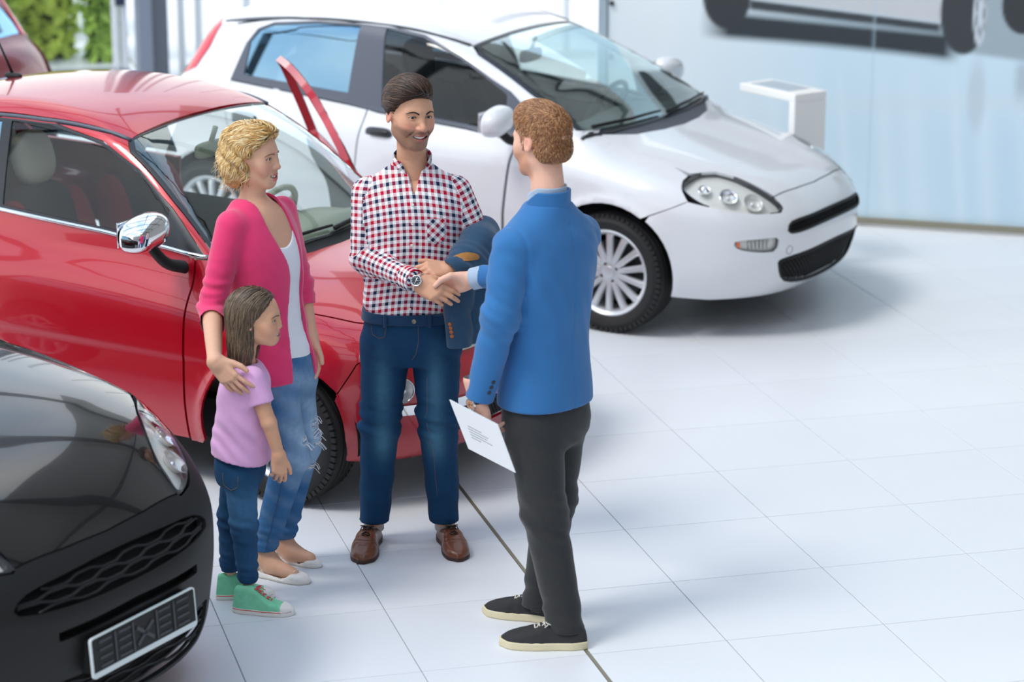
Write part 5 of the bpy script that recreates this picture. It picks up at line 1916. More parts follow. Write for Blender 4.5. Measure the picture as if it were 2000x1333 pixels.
def denim(name, col, light):
    """indigo cloth, worn pale where a vertex attribute says so"""
    m = mat(name, col, .85, noise=.10, nscale=55, bump=.3, bscale=700, spec=.2, attr='Col')
    return m
def sdf_mesh(name, f, lo, hi, h, m, parent, colors=None, uvf=None, keep=None):
    V, F = polygonize(f, lo, hi, h)
    if keep is not None:
        k = keep(V)
        kf = k[F].all(1)
        F = F[kf]
        us = np.unique(F)
        mp = -np.ones(len(V), int)
        mp[us] = np.arange(len(us))
        V, F = V[us], mp[F]
    c = colors(V) if colors is not None else None
    uv = uvf(V, F) if uvf is not None else None
    return rawmesh(name, V, F, m, parent, colors=c, uv=uv)
def merged(name, pieces, m, parent, colors=None):
    Vs, Fs, n = [], [], 0
    for V, F in pieces:
        Vs.append(V)
        Fs.append(F + n)
        n += len(V)
    V = np.concatenate(Vs)
    return rawmesh(name, V, Fs, m, parent, colors=colors(V) if colors else None)
def limb_uv(P, pts, r, ref=(0, -1, 0)):
    """(around, along) coordinates of points about a bent limb, and the distance"""
    best = np.full(len(P), 9.)
    U, W = np.zeros(len(P)), np.zeros(len(P))
    s0 = 0.0
    for i in range(len(pts) - 1):
        a, b = np.asarray(pts[i], float), np.asarray(pts[i + 1], float)
        L = np.linalg.norm(b - a)
        t = nrm(b - a)
        n = nrm(np.asarray(ref, float) - (np.asarray(ref) @ t) * t)
        ref = n
        w = np.cross(t, n)
        s = np.clip((P - a) @ t, 0, L)
        q = P - a - s[:, None] * t
        d = np.linalg.norm(q, axis=1)
        k = d < best
        best[k] = d[k]
        U[k] = np.arctan2(q @ w, q @ n)[k] * r
        W[k] = (s0 + (P - a) @ t)[k] if i == 0 else (s0 + s)[k]
        s0 += L
    return U, W, best
def sleeve(P, pts, r, k=.02):
    """limb tube with a flat open end"""
    e = np.asarray(pts[-1], float)
    t = nrm(e - np.asarray(pts[-2], float))
    return np.maximum(chain(P, pts, r, k), (P - e) @ t)
def cloth_uv(torso, limbs, rad):
    def uvf(V, F):
        u, v, a, b = torso.loc(V)
        sets = [(u * 1.06 + .012 * np.sin(V[:, 2] * 9), V[:, 2] + 1.1 * u * u, torso(V), 9.0)]
        for pts, r, f in limbs:
            U, W, d = limb_uv(V, pts, r)
            sets.append((U, W, f(V), 2 * math.pi * r))
        D = np.stack([s[2] for s in sets], 1)
        own = D.argmin(1)
        fo = np.array([np.bincount(x, minlength=len(sets)).argmax() for x in own[F]])
        out = np.zeros((len(F), 4, 2))
        for i, s in enumerate(sets):
            k = fo == i
            uu, vv = s[0][F[k]], s[1][F[k]]
            wrap = (uu.max(1) - uu.min(1)) > s[3] / 2
            uu = np.where(wrap[:, None] & (uu < 0), uu + s[3], uu)
            out[k, :, 0], out[k, :, 1] = uu, vv
        return out.reshape(-1, 2)
    return uvf
def shoe(name, parent, heel, toe, kind, label=None, W=.098, zt=None, flip=1):
    """shoe from heel to toe on the floor; kinds: oxford, canvas, flat, hightop"""
    heel, toe = np.asarray(heel, float), np.asarray(toe, float)
    L = np.linalg.norm((toe - heel)[:2])
    x = nrm(np.array([toe[0] - heel[0], toe[1] - heel[1], 0]))
    y = np.array([-x[1], x[0], 0])
    M = np.stack([x, y, (0, 0, 1)], 1)
    T = np.array([heel[0], heel[1], 0])
    g = bpy.data.objects.new(name, None)
    g.empty_display_size = .03
    link(g, parent)
    if label:
        g['label'] = label
    k = L / .29
    wid = spl([(-.02, .01), (0, .024), (.03, .034), (.10, .036), (.18, .047), (.23, .046), (.27, .033), (.29, .012), (.31, .004)])
    bend = spl([(-.02, 0), (.1, .004), (.2, -.004), (.31, -.012)])
    def loc(P):
        q = (P - T) @ M / k
        q = q.copy()
        q[:, 1] = (q[:, 1] - flip * bend(q[:, 0])) / (W / .094)
        return q
    st = .030 if kind in ('canvas', 'hightop') else (.012 if kind == 'flat' else .018)
    def outline(q, g_=0.0):
        d = np.abs(q[:, 1]) - wid(q[:, 0]) - g_
        return np.maximum(d * .9, np.maximum(-q[:, 0] - .002 - g_, q[:, 0] - .291 - g_))
    def sole(P):
        q = loc(P)
        return smax(outline(q, .004), np.maximum(-q[:, 2], q[:, 2] - st - (.010 * gauss(q[:, 0] - .02, .05) if kind == 'oxford' else 0)), .006) * k
    topz = {'oxford': spl([(0, .075), (.05, .068), (.09, .072), (.13, .084), (.19, .066), (.24, .052), (.29, .035)]),
            'canvas': spl([(0, .075), (.05, .066), (.10, .072), (.14, .082), (.19, .066), (.24, .052), (.29, .036)]),
            'flat': spl([(0, .058), (.04, .040), (.12, .030), (.19, .030), (.215, .042), (.25, .040), (.29, .028)]),
            'hightop': spl([(0, .135), (.05, .135), (.10, .135), (.125, .115), (.16, .085), (.20, .065), (.25, .052), (.29, .038)])}[kind]
    def upper(P):
        q = loc(P)
        z = q[:, 2]
        o = outline(q, .002 - .22 * np.clip(z - .03, 0, .1) * (1 if kind != 'hightop' else .55))
        d = smax(o, z - topz(q[:, 0]), .022)
        d = np.maximum(d, .004 - z)
        if kind == 'flat':
            d = smax(d, -smax(smax(np.abs(q[:, 1]) - wid(q[:, 0]) + .007, q[:, 0] - .205, .02), .007 - q[:, 0], .012), .006)
        elif kind != 'hightop':
            d = np.maximum(d, -ell(q, (.055, 0, .085), (.048, .027, .045)))
        if kind == 'oxford':
            d = d - .0012 * (np.abs(q[:, 0] - .205 + 3 * q[:, 1] ** 2) < .004)
        return (d + .0008 * np.sin(q[:, 0] * 160) * gauss(q[:, 0] - .17, .03)) * k
    lo = np.minimum(heel, toe) - .09
    hi = np.maximum(heel, toe) + .09
    lo[2], hi[2] = -.012, .17 * k + .02
    mats = {'oxford': ('6B3A22', '3A2016'), 'canvas': ('2C2C2E', 'D9CFAE'), 'flat': ('EEEAE6', 'CFC9C2'), 'hightop': ('84D8AE', 'EFEBE4')}[kind]
    um = mat(kind + '_upper', mats[0], .38 if kind == 'oxford' else (.5 if kind == 'flat' else .85), coat=.25 if kind == 'oxford' else 0, noise=.12, nscale=35, bump=.2 if kind in ('canvas', 'hightop') else 0, bscale=700)
    sdf_mesh('sole', sole, lo, hi, .0045, mat(kind + '_sole', mats[1], .6), g)
    sdf_mesh('upper', upper, lo, hi, .0028 if kind == 'flat' else .004, um, g)
    def pt(a, b, c):
        a, b, c = a, b * W / .094 + flip * float(bend(np.array([a]))[0]), c
        return T + M @ (np.array([a, b, c]) * k)
    if kind != 'flat':
        b = MB()
        rows = {'oxford': [(.115, .088), (.135, .087), (.153, .082), (.17, .077)], 'canvas': [(.12, .086), (.138, .086), (.156, .081), (.172, .076)], 'hightop': [(.118, .128), (.130, .116), (.145, .101), (.165, .087), (.185, .076)]}[kind]
        for i, (a, z) in enumerate(rows):
            hw = .016
            b.tube([pt(a, -hw, z - .006), pt(a + .003, 0, z + .001), pt(a + (.012 if i < len(rows) - 1 else 0), hw, z - .008)], .0026 * k, 6)
            b.tube([pt(a, hw, z - .006), pt(a + .003, 0, z + .002), pt(a + (.012 if i < len(rows) - 1 else 0), -hw, z - .008)], .0026 * k, 6)
        a, z = rows[0]
        for s in (-1, 1):
            t = np.linspace(0, 2 * math.pi, 14)
            b.tube([pt(a + .004 + .012 * math.sin(u), s * (.010 + .014 * (1 - math.cos(u)) / 2), z + .004 + .004 * math.sin(u)) for u in t], .0022 * k, 5)
            b.tube([pt(a, 0, z + .003), pt(a + .01, s * .02, z), pt(a + .03, s * .028, z - .018)], .0022 * k, 5)
        lc = {'oxford': '2A1710', 'canvas': 'CFCBC2', 'hightop': 'E5545F'}[kind]
        b.build('laces', mat('laces_' + kind, lc, .8), g, True)
    if kind == 'hightop':
        def cap(P):
            q = loc(P)
            return np.maximum(upper(P) - .0025, (.238 - q[:, 0]) * k)
        sdf_mesh('toe_cap', cap, lo, hi, .0045, mat('toe_cap', 'F0EDE8', .5), g)
        b = MB()
        t = np.linspace(0, 1, 40)
        for s in (-1, 1):
            b.tube([pt(.0 + .286 * u, s * (float(wid(np.array([.286 * u]))[0]) + .0035), .023) for u in t], .0018, 4)
        b.build('sole_stripe', mat('stripe_red', 'C2473F', .7), g)
    if kind == 'flat':
        b = MB()
        for s in (-1, 1):
            t = np.linspace(0, 2 * math.pi, 14)
            b.tube([pt(.222 + .004 * math.sin(u), s * (.002 + .016 * (1 - math.cos(u)) / 2), .048 + .006 * math.sin(u)) for u in t], .0022, 5)
        b.tube([pt(.222, 0, .048), pt(.235, .012, .046)], .0018, 5).tube([pt(.222, 0, .048), pt(.235, -.012, .046)], .0018, 5)
        b.build('bow', um, g, True)
    return g
def stitch(name, parent, f, pts, m, r=.0016, off=.001):
    """a seam or edge line dropped onto a garment"""
    P = resample(np.asarray(pts, float), .012, closed=False)
    for _ in range(6):
        P = P - (f(P))[:, None] * grad(f, P, 1e-3)
    P = P + grad(f, P, 1e-3) * off
    return MB().tube(P, r, 6).build(name, m, parent, True)
def button(name, parent, f, p, m, r=.0055, ref=None):
    P = np.asarray(p, float)[None]
    for _ in range(6):
        P = P - (f(P))[:, None] * grad(f, P, 1e-3)
    n = grad(f, P, 1e-3)[0]
    M = np.array(Vector(n).to_track_quat('Z', 'Y').to_matrix())
    return MB().lathe([(r, -.001), (r, .002), (r * .8, .003), (r * .65, .0022), (0, .0022)], 16).xf(M, P[0]).build(name, m, parent, True)
def person(label, base, group='people at the handshake'):
    return thing('person', label, 'person', (base[0], base[1], 0), LOCAL_RZ, group)

def wristwatch(parent, c, M, dial, band_m, R=.033):
    """watch on a wrist: frame M has x along the arm and z out of the back of the hand"""
    w = bpy.data.objects.new('wristwatch', None)
    w.empty_display_size = .02
    link(w, parent)
    t = np.linspace(0, 2 * math.pi, 29)
    P = np.stack([0 * t, R * np.cos(t), R * .86 * np.sin(t)], 1)
    MB().tube(P, .0085, 8, caps=False, flat=.35, up=(0, 0, 1)).xf(M, c).build('band', band_m, w, True)
    top = c + M @ np.array([0, 0, R * .86 + .002])
    MB().lathe([(.021, -.004), (.022, .003), (.019, .006), (.0175, .004)], 28).xf(M, top).build('case', chrome, w, True)
    MB().lathe([(0, .0042), (.018, .0042)], 28).xf(M, top).build('dial', mat('dial_' + dial, dial, .25, coat=.8), w)
    h = MB()
    for a in range(12):
        h.box((.0145 * math.cos(a * .5236), .0145 * math.sin(a * .5236), .0046), (.004, .0012, .0006), rz=a * .5236)
    h.box((.004, .002, .005), (.011, .0012, .0006), rz=.5).box((-.002, .005, .005), (.013, .001, .0006), rz=2.0)
    h.xf(M, top).build('dial_mark', mat('watch_mark', 'E6E6E2', .3), w)
    return w
# ---------------------------------------------------------------- man in the checked shirt
def man_checked():
    g = person('smiling dark-haired man in red and navy checked shirt and dark jeans, shaking hands', (.33, 1.875))
    J = dict(neck=(.028, .03, 1.50), rsh=(-.135, .0, 1.395), rel=(-.150, -.05, 1.157), rwr=(.055, -.285, 1.127), lsh=(.195, .02, 1.400), lel=(.288, .01, 1.20), lwr=(.185, -.20, 1.150),
             rhip=(-.066, 0, .86), lhip=(.115, 0, .86), rkn=(-.098, -.025, .50), lkn=(.125, -.03, .505), ran=(-.128, .01, .085), lan=(.146, .015, .085))
    hd = Head((.026, -.035, 1.712), look((.50, -.86, -.05), (0.06, 0, 1)), 1.06, smile=1.0)
    RH = np.stack([nrm((.80, -.55, -.30)), nrm((.28, .05, .95)), (0, 0, 0)], 1)
    xh = nrm((.86, -.40, -.33))
    zh = nrm(np.array((-.25, -.78, .42)) - (np.array((-.25, -.78, .42)) @ xh) * xh)
    RH = np.stack([xh, np.cross(zh, xh), zh], 1)
    chR = hand_pts(1, [(26, 34, 22), (28, 36, 22), (32, 38, 24), (36, 40, 26)], spread=(3, 1, -2, -5), thumb=[(.022, .022, -.008), (.046, .040, -.022), (.068, .046, -.045), (.088, .044, -.062)], scale=1.04)
    twr = np.array(J['rwr']) + xh * .004
    xl = nrm((-.80, -.35, .10))
    zl = nrm(np.array((.1, -.55, .8)) - (np.array((.1, -.55, .8)) @ xl) * xl)
    LH = np.stack([xl, np.cross(zl, xl), zl], 1)
    chL = hand_pts(-1, [(35, 45, 30)] * 4, scale=1.02)
    tl = np.array(J['lwr'])
    def handR(P):
        return smin(hand_sdf(P, twr, RH, chR, 1.04), cone(P, np.array(J['rel']) * .3 + np.array(J['rwr']) * .7, twr + xh * .012, .032, .026), .02)
    def handL(P):
        return smin(hand_sdf(P, tl, LH, chL, 1.02), cone(P, np.array(J['lel']) * .4 + np.array(J['lwr']) * .6, tl + xl * .012, .032, .026), .02)
    def headneck(P):
        d = hd(P)
        return smin(d, chain(P, [(.028, .03, 1.42), (.030, .012, 1.54), (.030, -.012, 1.635)], [.075, .056, .054]), .03)
    torso_b = Loft([(.80, .022, 0, .15, .11), (1.0, .022, 0, .14, .10), (1.2, .026, 0, .155, .105), (1.38, .03, .005, .16, .10), (1.46, .03, .015, .09, .07)])
    def coarse(P):
        d = torso_b(P)
        for a, b, c, r in (('rsh', 'rel', 'rwr', (.048, .040, .028)), ('lsh', 'lel', 'lwr', (.048, .040, .028)), ('rhip', 'rkn', 'ran', (.075, .055, .042)), ('lhip', 'lkn', 'lan', (.075, .055, .042))):
            d = smin(d, chain(P, [J[a], J[b], J[c]], r), .04)
        return smin(d, headneck(P), .02)
    SK = 'D9A586'
    def cols(V):
        c = hd.colors(V, SK, 'B86E66', '4C382E', .58, 'D98878')
        hz = np.exp(-((V[:, 2] - 1.1) / .2) ** 2)[:, None]
        return c * (1 - .25 * hz) + np.array(srgb('C98F70')[:3]) * .25 * hz
    pieces = [polygonize(headneck, (-.12, -.20, 1.44), (.18, .14, 1.86), .0026), polygonize(handR, (.0, -.46, .98), (.27, -.22, 1.24), .0028), polygonize(handL, (.02, -.34, 1.05), (.26, -.12, 1.26), .004),
              polygonize(lambda P: np.maximum(coarse(P) + .006, P[:, 2] - 1.47), (-.26, -.26, 0.04), (.36, .2, 1.5), .012)]
    merged('body', pieces, skin_m, g, cols)
    hd.parts(g, iris='3A2414', brow='1E1410', brow_r=.0048, gaze=(.12, 1, -.10))
    # hair: dark, brushed back over the right
    def hv(q):
        d = ell(q, (.002, -.016, .042), (.0815, .104, .088))
        d = smin(d, ell(q, (.014, .030, .096), (.060, .058, .038)), .05)
        d = smin(d, ell(q, (.060, .005, .055), (.026, .052, .045)), .04)
        yc = np.maximum(.074 + 1.15 * (q[:, 2] - .066 + .10 * np.clip(-q[:, 0], -.03, .05)), .040)
        d = smax(d, q[:, 1] - yc, .012)
        low = np.where(q[:, 1] > -.004, .004 + .5 * (q[:, 1] + .004), -.004 + 1.6 * (q[:, 1] + .004))
        d = smax(d, np.maximum(low, -.085) - q[:, 2], .012)
        burn = ell(np.stack([np.abs(q[:, 0]), q[:, 1], q[:, 2]], 1), (.0655, .018, .0), (.0075, .010, .024))
        return smin(d, burn, .012)
    hq = lambda P: hv(hd.to(P)) * hd.sc
    cap = polygonize(lambda P: hq(P) + .0025, (-.13, -.2, 1.58), (.18, .17, 1.89), .005)
    rg = np.random.default_rng(5)
    rt = cap[0][rg.integers(0, len(cap[0]), 4200)]
    def flow(P):
        q = hd.to(P)
        d = np.stack([.55 + 0 * q[:, 0], -.85 + 0 * q[:, 0], .35 - 7 * np.clip(-q[:, 1] - .01, 0, .1) - 9 * np.clip(np.abs(q[:, 0]) - .04, 0, .1)], 1)
        return d @ hd.M.T
    lk = strands(hq, rt, flow, .06, 8, .0011, off=.0003, lift_=.003, seed=2, jitter=.10)
    hair_object('hair', g, hair_m, cap, [lk], ['20160F', '2E2018', '402D22', '5A4232', '6E5240'])
    # shirt
    tor = Loft([(.88, .022, 0, .155, .110), (.935, .022, 0, .165, .115), (.965, .022, 0, .177, .124), (1.02, .022, 0, .180, .124), (1.12, .025, 0, .178, .122), (1.25, .028, .0, .188, .128), (1.35, .03, .005, .192, .128), (1.41, .03, .012, .186, .112), (1.455, .03, .02, .150, .088), (1.49, .03, .022, .100, .072), (1.52, .03, .022, .066, .064)], ang=math.radians(4), power=2.4)
    rs = [J['rsh'], J['rel'], tuple(np.array(J['rwr']) + nrm(np.array(J['rwr']) - np.array(J['rel'])) * .004)]
    ls = [J['lsh'], J['lel'], J['lwr']]
    sr = lambda P: sleeve(P, rs, (.064, .052, .037))
    sl = lambda P: sleeve(P, ls, (.062, .052, .038))
    def shirt(P):
        d = smin(smin(tor(P), sr(P), .035), sl(P), .035)
        el = gauss(np.linalg.norm(P - np.array(J['rel']), axis=1), .10)
        d = d + folds(P, .0026, (0, 0, 95), 1.0) * el
        d = d + folds(P, .0022, (30, 10, 60), 2.0) * gauss(P[:, 2] - 1.0, .10)
        d = d + folds(P, .0020, (45, 0, 25), 3.0) * gauss(P[:, 2] - 1.36, .09)
        fore = gauss(np.linalg.norm(P - (np.array(J['rel']) * .5 + np.array(J['rwr']) * .5), axis=1), .10)
        d = d + folds(P, .0020, (70, -70, 0), 4.0) * fore
        # open neck
        nk = cone(P, (.030, .03, 1.44), (.036, -.02, 1.62), .062, .066)
        vee = np.maximum(np.abs(P[:, 0] - .042) - .30 * (P[:, 2] - 1.405), np.maximum(1.41 - P[:, 2], P[:, 1] + .02))
        return np.maximum(smax(d, -nk, .008), -vee)
    sm = gingham()
    uvf = cloth_uv(tor, [(rs, .048, sr), (ls, .048, sl)], .159)
    sdf_mesh('shirt', shirt, (-.27, -.36, .88), (.40, .2, 1.56), .0055, sm, g, uvf=uvf)
    # collar, placket, pocket, cuff, buttons
    def col_(P):
        a = cone(P, (.030, .03, 1.44), (.036, -.02, 1.62), .062, .066)
        q = np.abs(a - .006) - .0035
        zt = 1.552 - .32 * np.clip(-P[:, 1] + .02, -.05, .08)
        lowz = 1.488 - .75 * np.clip(-P[:, 1] - .0, -.03, .10)
        gap = np.maximum(np.abs(P[:, 0] - .044) - .006 - .42 * (P[:, 2] - 1.425), P[:, 1] - .0)
        return np.maximum(np.maximum(np.maximum(q, P[:, 2] - zt), lowz - P[:, 2]), -gap)
    sdf_mesh('collar', col_, (-.09, -.13, 1.36), (.16, .14, 1.60), .0035, sm, g, uvf=lambda V, F: np.stack([V[F][:, :, 0] * .8 + V[F][:, :, 2] * .6, V[F][:, :, 2] * .8 - V[F][:, :, 0] * .6], 2).reshape(-1, 2))
    wb = mat('shirt_button', 'EDE9E2', .35)
    for z in (1.39, 1.31, 1.225, 1.14, 1.055, .975):
        button('button', g, shirt, (.040 - .04 * (1.39 - z), -.14, z), wb)
    button('button', g, col_, (.004, -.075, 1.468), wb, .004)
    pk = [(.090, -.13, 1.325), (.160, -.12, 1.325), (.158, -.12, 1.245), (.125, -.13, 1.225), (.092, -.13, 1.245)]
    pf = Frame((0, 1, 0), (1, 0, 0), -.3, .0)
    V, F, N = panel_mesh(shirt, np.array(pk), pf, h=.02, gap=0, off=.003, flange=.003)
    ca, sa = math.cos(.78), math.sin(.78)
    uv = []
    for fa in F:
        for f_ in fa:
            uv += [(V[i, 0] * ca + V[i, 2] * sa, -V[i, 0] * sa + V[i, 2] * ca) for i in f_]
    rawmesh('pocket', V, [tuple(f_) for fa in F for f_ in fa], sm, g, smooth=False, uv=np.array(uv))
    def cuff(P):
        t = nrm(np.array(J['rwr']) - np.array(J['rel']))
        s = (P - np.array(J['rwr'])) @ t
        return np.maximum(np.abs(cone(P, np.array(J['rel']), np.array(J['rwr']) + t * .02, .052, .038) - .002) - .003, np.abs(s + .035) - .027)
    sdf_mesh('cuff', cuff, (-.06, -.36, 1.04), (.12, -.18, 1.22), .0035, sm, g, uvf=lambda V, F: np.stack([V[F][:, :, 0] - V[F][:, :, 1], V[F][:, :, 2] + .3 * V[F][:, :, 0]], 2).reshape(-1, 2))
    # jeans
    hips = Loft([(.74, .023, 0, .158, .105), (.80, .023, 0, .184, .124), (.86, .023, 0, .183, .126), (.92, .022, 0, .176, .122), (.955, .022, 0, .172, .120)], power=2.4, cap=.01)
    rl = [(-.074, .0, .80), J['rkn'], (-.128, .01, .075)]
    ll = [(.118, .0, .80), J['lkn'], (.146, .015, .075)]
    def jeans(P):
        d = smin(chain(P, rl, (.097, .076, .057), .03), chain(P, ll, (.097, .076, .057), .03), .012)
        d = smin(d, hips(P), .03)
        for kx, s in ((J['rkn'], 1.), (J['lkn'], 2.)):
            d = d + folds(P, .0045, (8 * s, 0, 75), s) * gauss(P[:, 2] - kx[2] - .02, .075)
        d = d + folds(P, .0022, (35, 10, 60), 5.) * gauss(P[:, 2] - .78, .06)
        d = d + folds(P, .0020, (10, 10, 40), 6.) * gauss(P[:, 2] - .25, .16)
        return np.maximum(d, .088 - P[:, 2] + .02 * P[:, 1])
    def jcol(V):
        a, b = np.array(srgb('123A5C')[:3]), np.array(srgb('4F7E98')[:3])
        t = np.zeros(len(V))
        for s, cx in ((-1, -.085), (1, .118)):
            t += .55 * gauss(V[:, 0] - cx, .032) * gauss(V[:, 2] - .66, .13) * (V[:, 1] < 0) + .7 * gauss(V[:, 0] - cx, .035) * gauss(V[:, 2] - .44, .07) * (V[:, 1] < 0)
        t = np.clip(t, 0, 1)[:, None]
        return a * (1 - t) + b * t
    sdf_mesh('jeans', jeans, (-.22, -.17, .06), (.25, .17, .98), .007, denim('dark_denim', '123A5C', 0), g, colors=jcol)
    def band(P):
        return np.maximum(np.abs(hips(P) - .005) - .004, np.abs(P[:, 2] - .932) - .020)
    sdf_mesh('waistband', band, (-.2, -.16, .89), (.25, .16, .97), .005, fabric('denim_band', '14385A'), g)
    om = mat('orange_thread', '7A5A38', .8)
    stitch('pocket_seam', g, jeans, [(-.140, -.10, .905), (-.128, -.10, .872), (-.10, -.12, .858), (-.075, -.12, .868), (-.068, -.12, .905)], om, .0009, .0002)
    stitch('fly_seam', g, jeans, [(.055, -.13, .915), (.056, -.13, .85), (.045, -.13, .80), (.030, -.12, .775)], om, .0009, .0002)
    stitch('inseam', g, jeans, [(.095, -.07, .70), (.088, -.09, .55), (.110, -.08, .40), (.125, -.05, .22)], om, .0007, .0001)
    button('jeans_button', g, band, (.040, -.14, .932), mat('copper_button', '8A8578', .35, .8), .009)
    for x in (-.07, .10):
        MB().box((x, -.128, .932), (.012, .012, .052), bev=.003).build('belt_loop', fabric('denim_band', '10304E'), g)
    shoe('shoe', g, (-.128, .045, 0), (-.175, -.245, 0), 'oxford', flip=-1)
    shoe('shoe', g, (.140, .055, 0), (.222, -.215, 0), 'oxford', flip=1)
    for x, y in ((-.130, .0), (.148, .005)):
        MB().tube([(x, y + .02, .05), (x, y + .01, .13)], .040, 12).build('sock', fabric('sock_grey', 'B9B4AE'), g, True)
    wristwatch(g, np.array(J['rwr']) + xh * .010, RH, '1E2023', chrome)
    return g, J, twr, RH, hd
MAN1 = man_checked()
# ---------------------------------------------------------------- man in the blue blazer, back to the camera
def man_blazer():
    g = person('red-haired man in blue blazer and charcoal trousers, seen from behind holding a paper', (.605, .889))
    A45 = math.radians(45)
    J = dict(lsh=(-.112, -.120, 1.418), lel=(-.150, -.165, 1.205), lwr=(-.222, -.115, .905), rsh=(.126, .120, 1.418), rel=(.02, .40, 1.19), rwr=(-.268, .574, 1.140),
             lhip=(-.035, -.055, .80), lkn=(.000, -.115, .485), lan=(.082, -.175, .085), rhip=(.055, .05, .80), rkn=(.040, .075, .45), ran=(-.018, .068, .08))
    hd = Head((-.012, .012, 1.778), look((-.72, .69, -.10), (0, 0, 1)), 1.05, smile=.5)
    xr = nrm((-.84, .34, -.28))
    zr = nrm(np.array((.30, .86, .30)) - (np.array((.30, .86, .30)) @ xr) * xr)
    MR = np.stack([xr, np.cross(zr, xr), zr], 1)
    twr = np.array(J['rwr'])
    chR = hand_pts(1, [(8, 14, 10), (10, 16, 10), (12, 18, 12), (14, 20, 12)], spread=(3, 1, -2, -5), thumb=[(.022, .024, -.010), (.050, .044, -.026), (.082, .045, -.046), (.105, .035, -.060)], scale=1.04)
    xl = nrm((.22, .02, -.97))
    zl = nrm(np.array((-.72, -.69, .0)) - (np.array((-.72, -.69, .0)) @ xl) * xl)
    ML = np.stack([xl, np.cross(zl, xl), zl], 1)
    tl = np.array((-.232, -.118, .880))
    chL = hand_pts(-1, [(30, 22, 12), (34, 26, 14), (40, 30, 16), (46, 34, 18)], thumb=[(.022, .022, -.010), (.050, .036, -.024), (.078, .032, -.034), (.100, .024, -.042)], scale=1.04)
    hR = lambda P: smin(hand_sdf(P, twr, MR, chR, 1.04), cone(P, twr - xr * .08, twr + xr * .012, .032, .026), .02)
    hL = lambda P: smin(hand_sdf(P, tl, ML, chL, 1.04), cone(P, tl - xl * .08, tl + xl * .012, .031, .026), .02)
    def headneck(P):
        return smin(hd(P), chain(P, [(.012, -.02, 1.50), (.010, -.015, 1.60), (.0, .0, 1.70)], [.075, .058, .056]), .03)
    tb = Loft([(.80, .01, 0, .14, .11), (1.1, .01, 0, .14, .10), (1.35, .01, 0, .15, .10), (1.45, .01, 0, .12, .09), (1.53, .01, -.01, .07, .065)], ang=A45)
    def coarse(P):
        d = tb(P)
        for a, b, c, r in (('lsh', 'lel', 'lwr', (.05, .042, .03)), ('rsh', 'rel', 'rwr', (.05, .042, .03)), ('lhip', 'lkn', 'lan', (.075, .055, .042)), ('rhip', 'rkn', 'ran', (.075, .055, .042))):
            d = smin(d, chain(P, [J[a], J[b], J[c]], r), .04)
        return np.maximum(d + .006, P[:, 2] - 1.53)
    def cols(V):
        c = hd.colors(V, 'EBB9A2', 'C98078', 'B4713F', .45, 'E29A88')
        return c
    merged('body', [polygonize(headneck, (-.16, -.15, 1.52), (.15, .16, 1.93), .0028), polygonize(hR, (-.47, .43, 1.00), (-.12, .74, 1.24), .0030), polygonize(hL, (-.32, -.24, .70), (-.12, -.02, .96), .0030),
                    polygonize(coarse, (-.32, -.26, .04), (.24, .64, 1.55), .012)], skin_m, g, cols)
    hd.parts(g, iris='5A7A86', brow='A5683A', brow_r=.004, gaze=(0, 1, 0))
    # short copper hair
    def hv(q):
        d = ell(q, (0, -.013, .035), (.0805, .1035, .086))
        d = smin(d, ell(q, (0, .035, .086), (.055, .050, .034)), .05)
        d = smax(d, q[:, 1] - .072 - .7 * (q[:, 2] - .045), .012)
        low = np.where(q[:, 1] > -.012, .002 + .35 * (q[:, 1] + .012), np.where(q[:, 1] > -.045, .0 + 2.1 * (q[:, 1] + .012), -.070 + .25 * (q[:, 1] + .045)))
        d = smax(d, low - q[:, 2], .010)
        nape = smax(ell(q, (0, -.040, -.030), (.0775, .066, .062)), low - q[:, 2], .008)
        d = smin(d, smax(nape, -.084 - q[:, 2], .01), .02)
        burn = np.maximum(np.abs(np.abs(q[:, 0]) - .069) - .006, np.maximum(np.abs(q[:, 1] - .016) - .009, np.abs(q[:, 2] + .004) - .024))
        return smin(d, burn, .01)
    hq = lambda P: hv(hd.to(P)) * hd.sc
    cap = polygonize(lambda P: hq(P) + .003, (-.15, -.15, 1.66), (.14, .17, 1.94), .005)
    rg = np.random.default_rng(9)
    rt = cap[0][rg.integers(0, len(cap[0]), 9000)]
    def flow(P):
        q = hd.to(P)
        up = np.clip((q[:, 2] - .05) * 14, 0, 1)
        d = np.stack([.3 * q[:, 0] * 8, .25 + .75 * up, -.9 + 1.3 * up], 1)
        return d @ hd.M.T
    L = np.where(hd.to(rt)[:, 2] > .06, .020, .010)
    lk = strands(hq, rt, flow, L, 4, .0009, off=.0003, lift_=.003, seed=4, jitter=.35)
    hair_object('hair', g, hair_m, cap, [lk], ['8A5A38', '9C6A42', 'B98353', 'CFA070', '7A4C2E'])
    # blazer
    tor = Loft([(.845, .004, 0, .182, .140), (.90, .004, 0, .180, .138), (1.0, .005, 0, .168, .128), (1.08, .006, 0, .164, .124), (1.2, .008, 0, .176, .130), (1.32, .01, 0, .186, .134), (1.41, .01, 0, .192, .130), (1.455, .01, -.002, .188, .118), (1.495, .01, -.006, .158, .100), (1.53, .01, -.010, .115, .086), (1.565, .01, -.012, .080, .074)], ang=A45, power=2.3, cap=.012)
    ls = [J['lsh'], J['lel'], (-.224, -.118, .893)]
    rs = [J['rsh'], J['rel'], tuple(twr - xr * .055)]
    sl = lambda P: sleeve(P, ls, (.073, .064, .050))
    sr = lambda P: sleeve(P, rs, (.072, .060, .046))
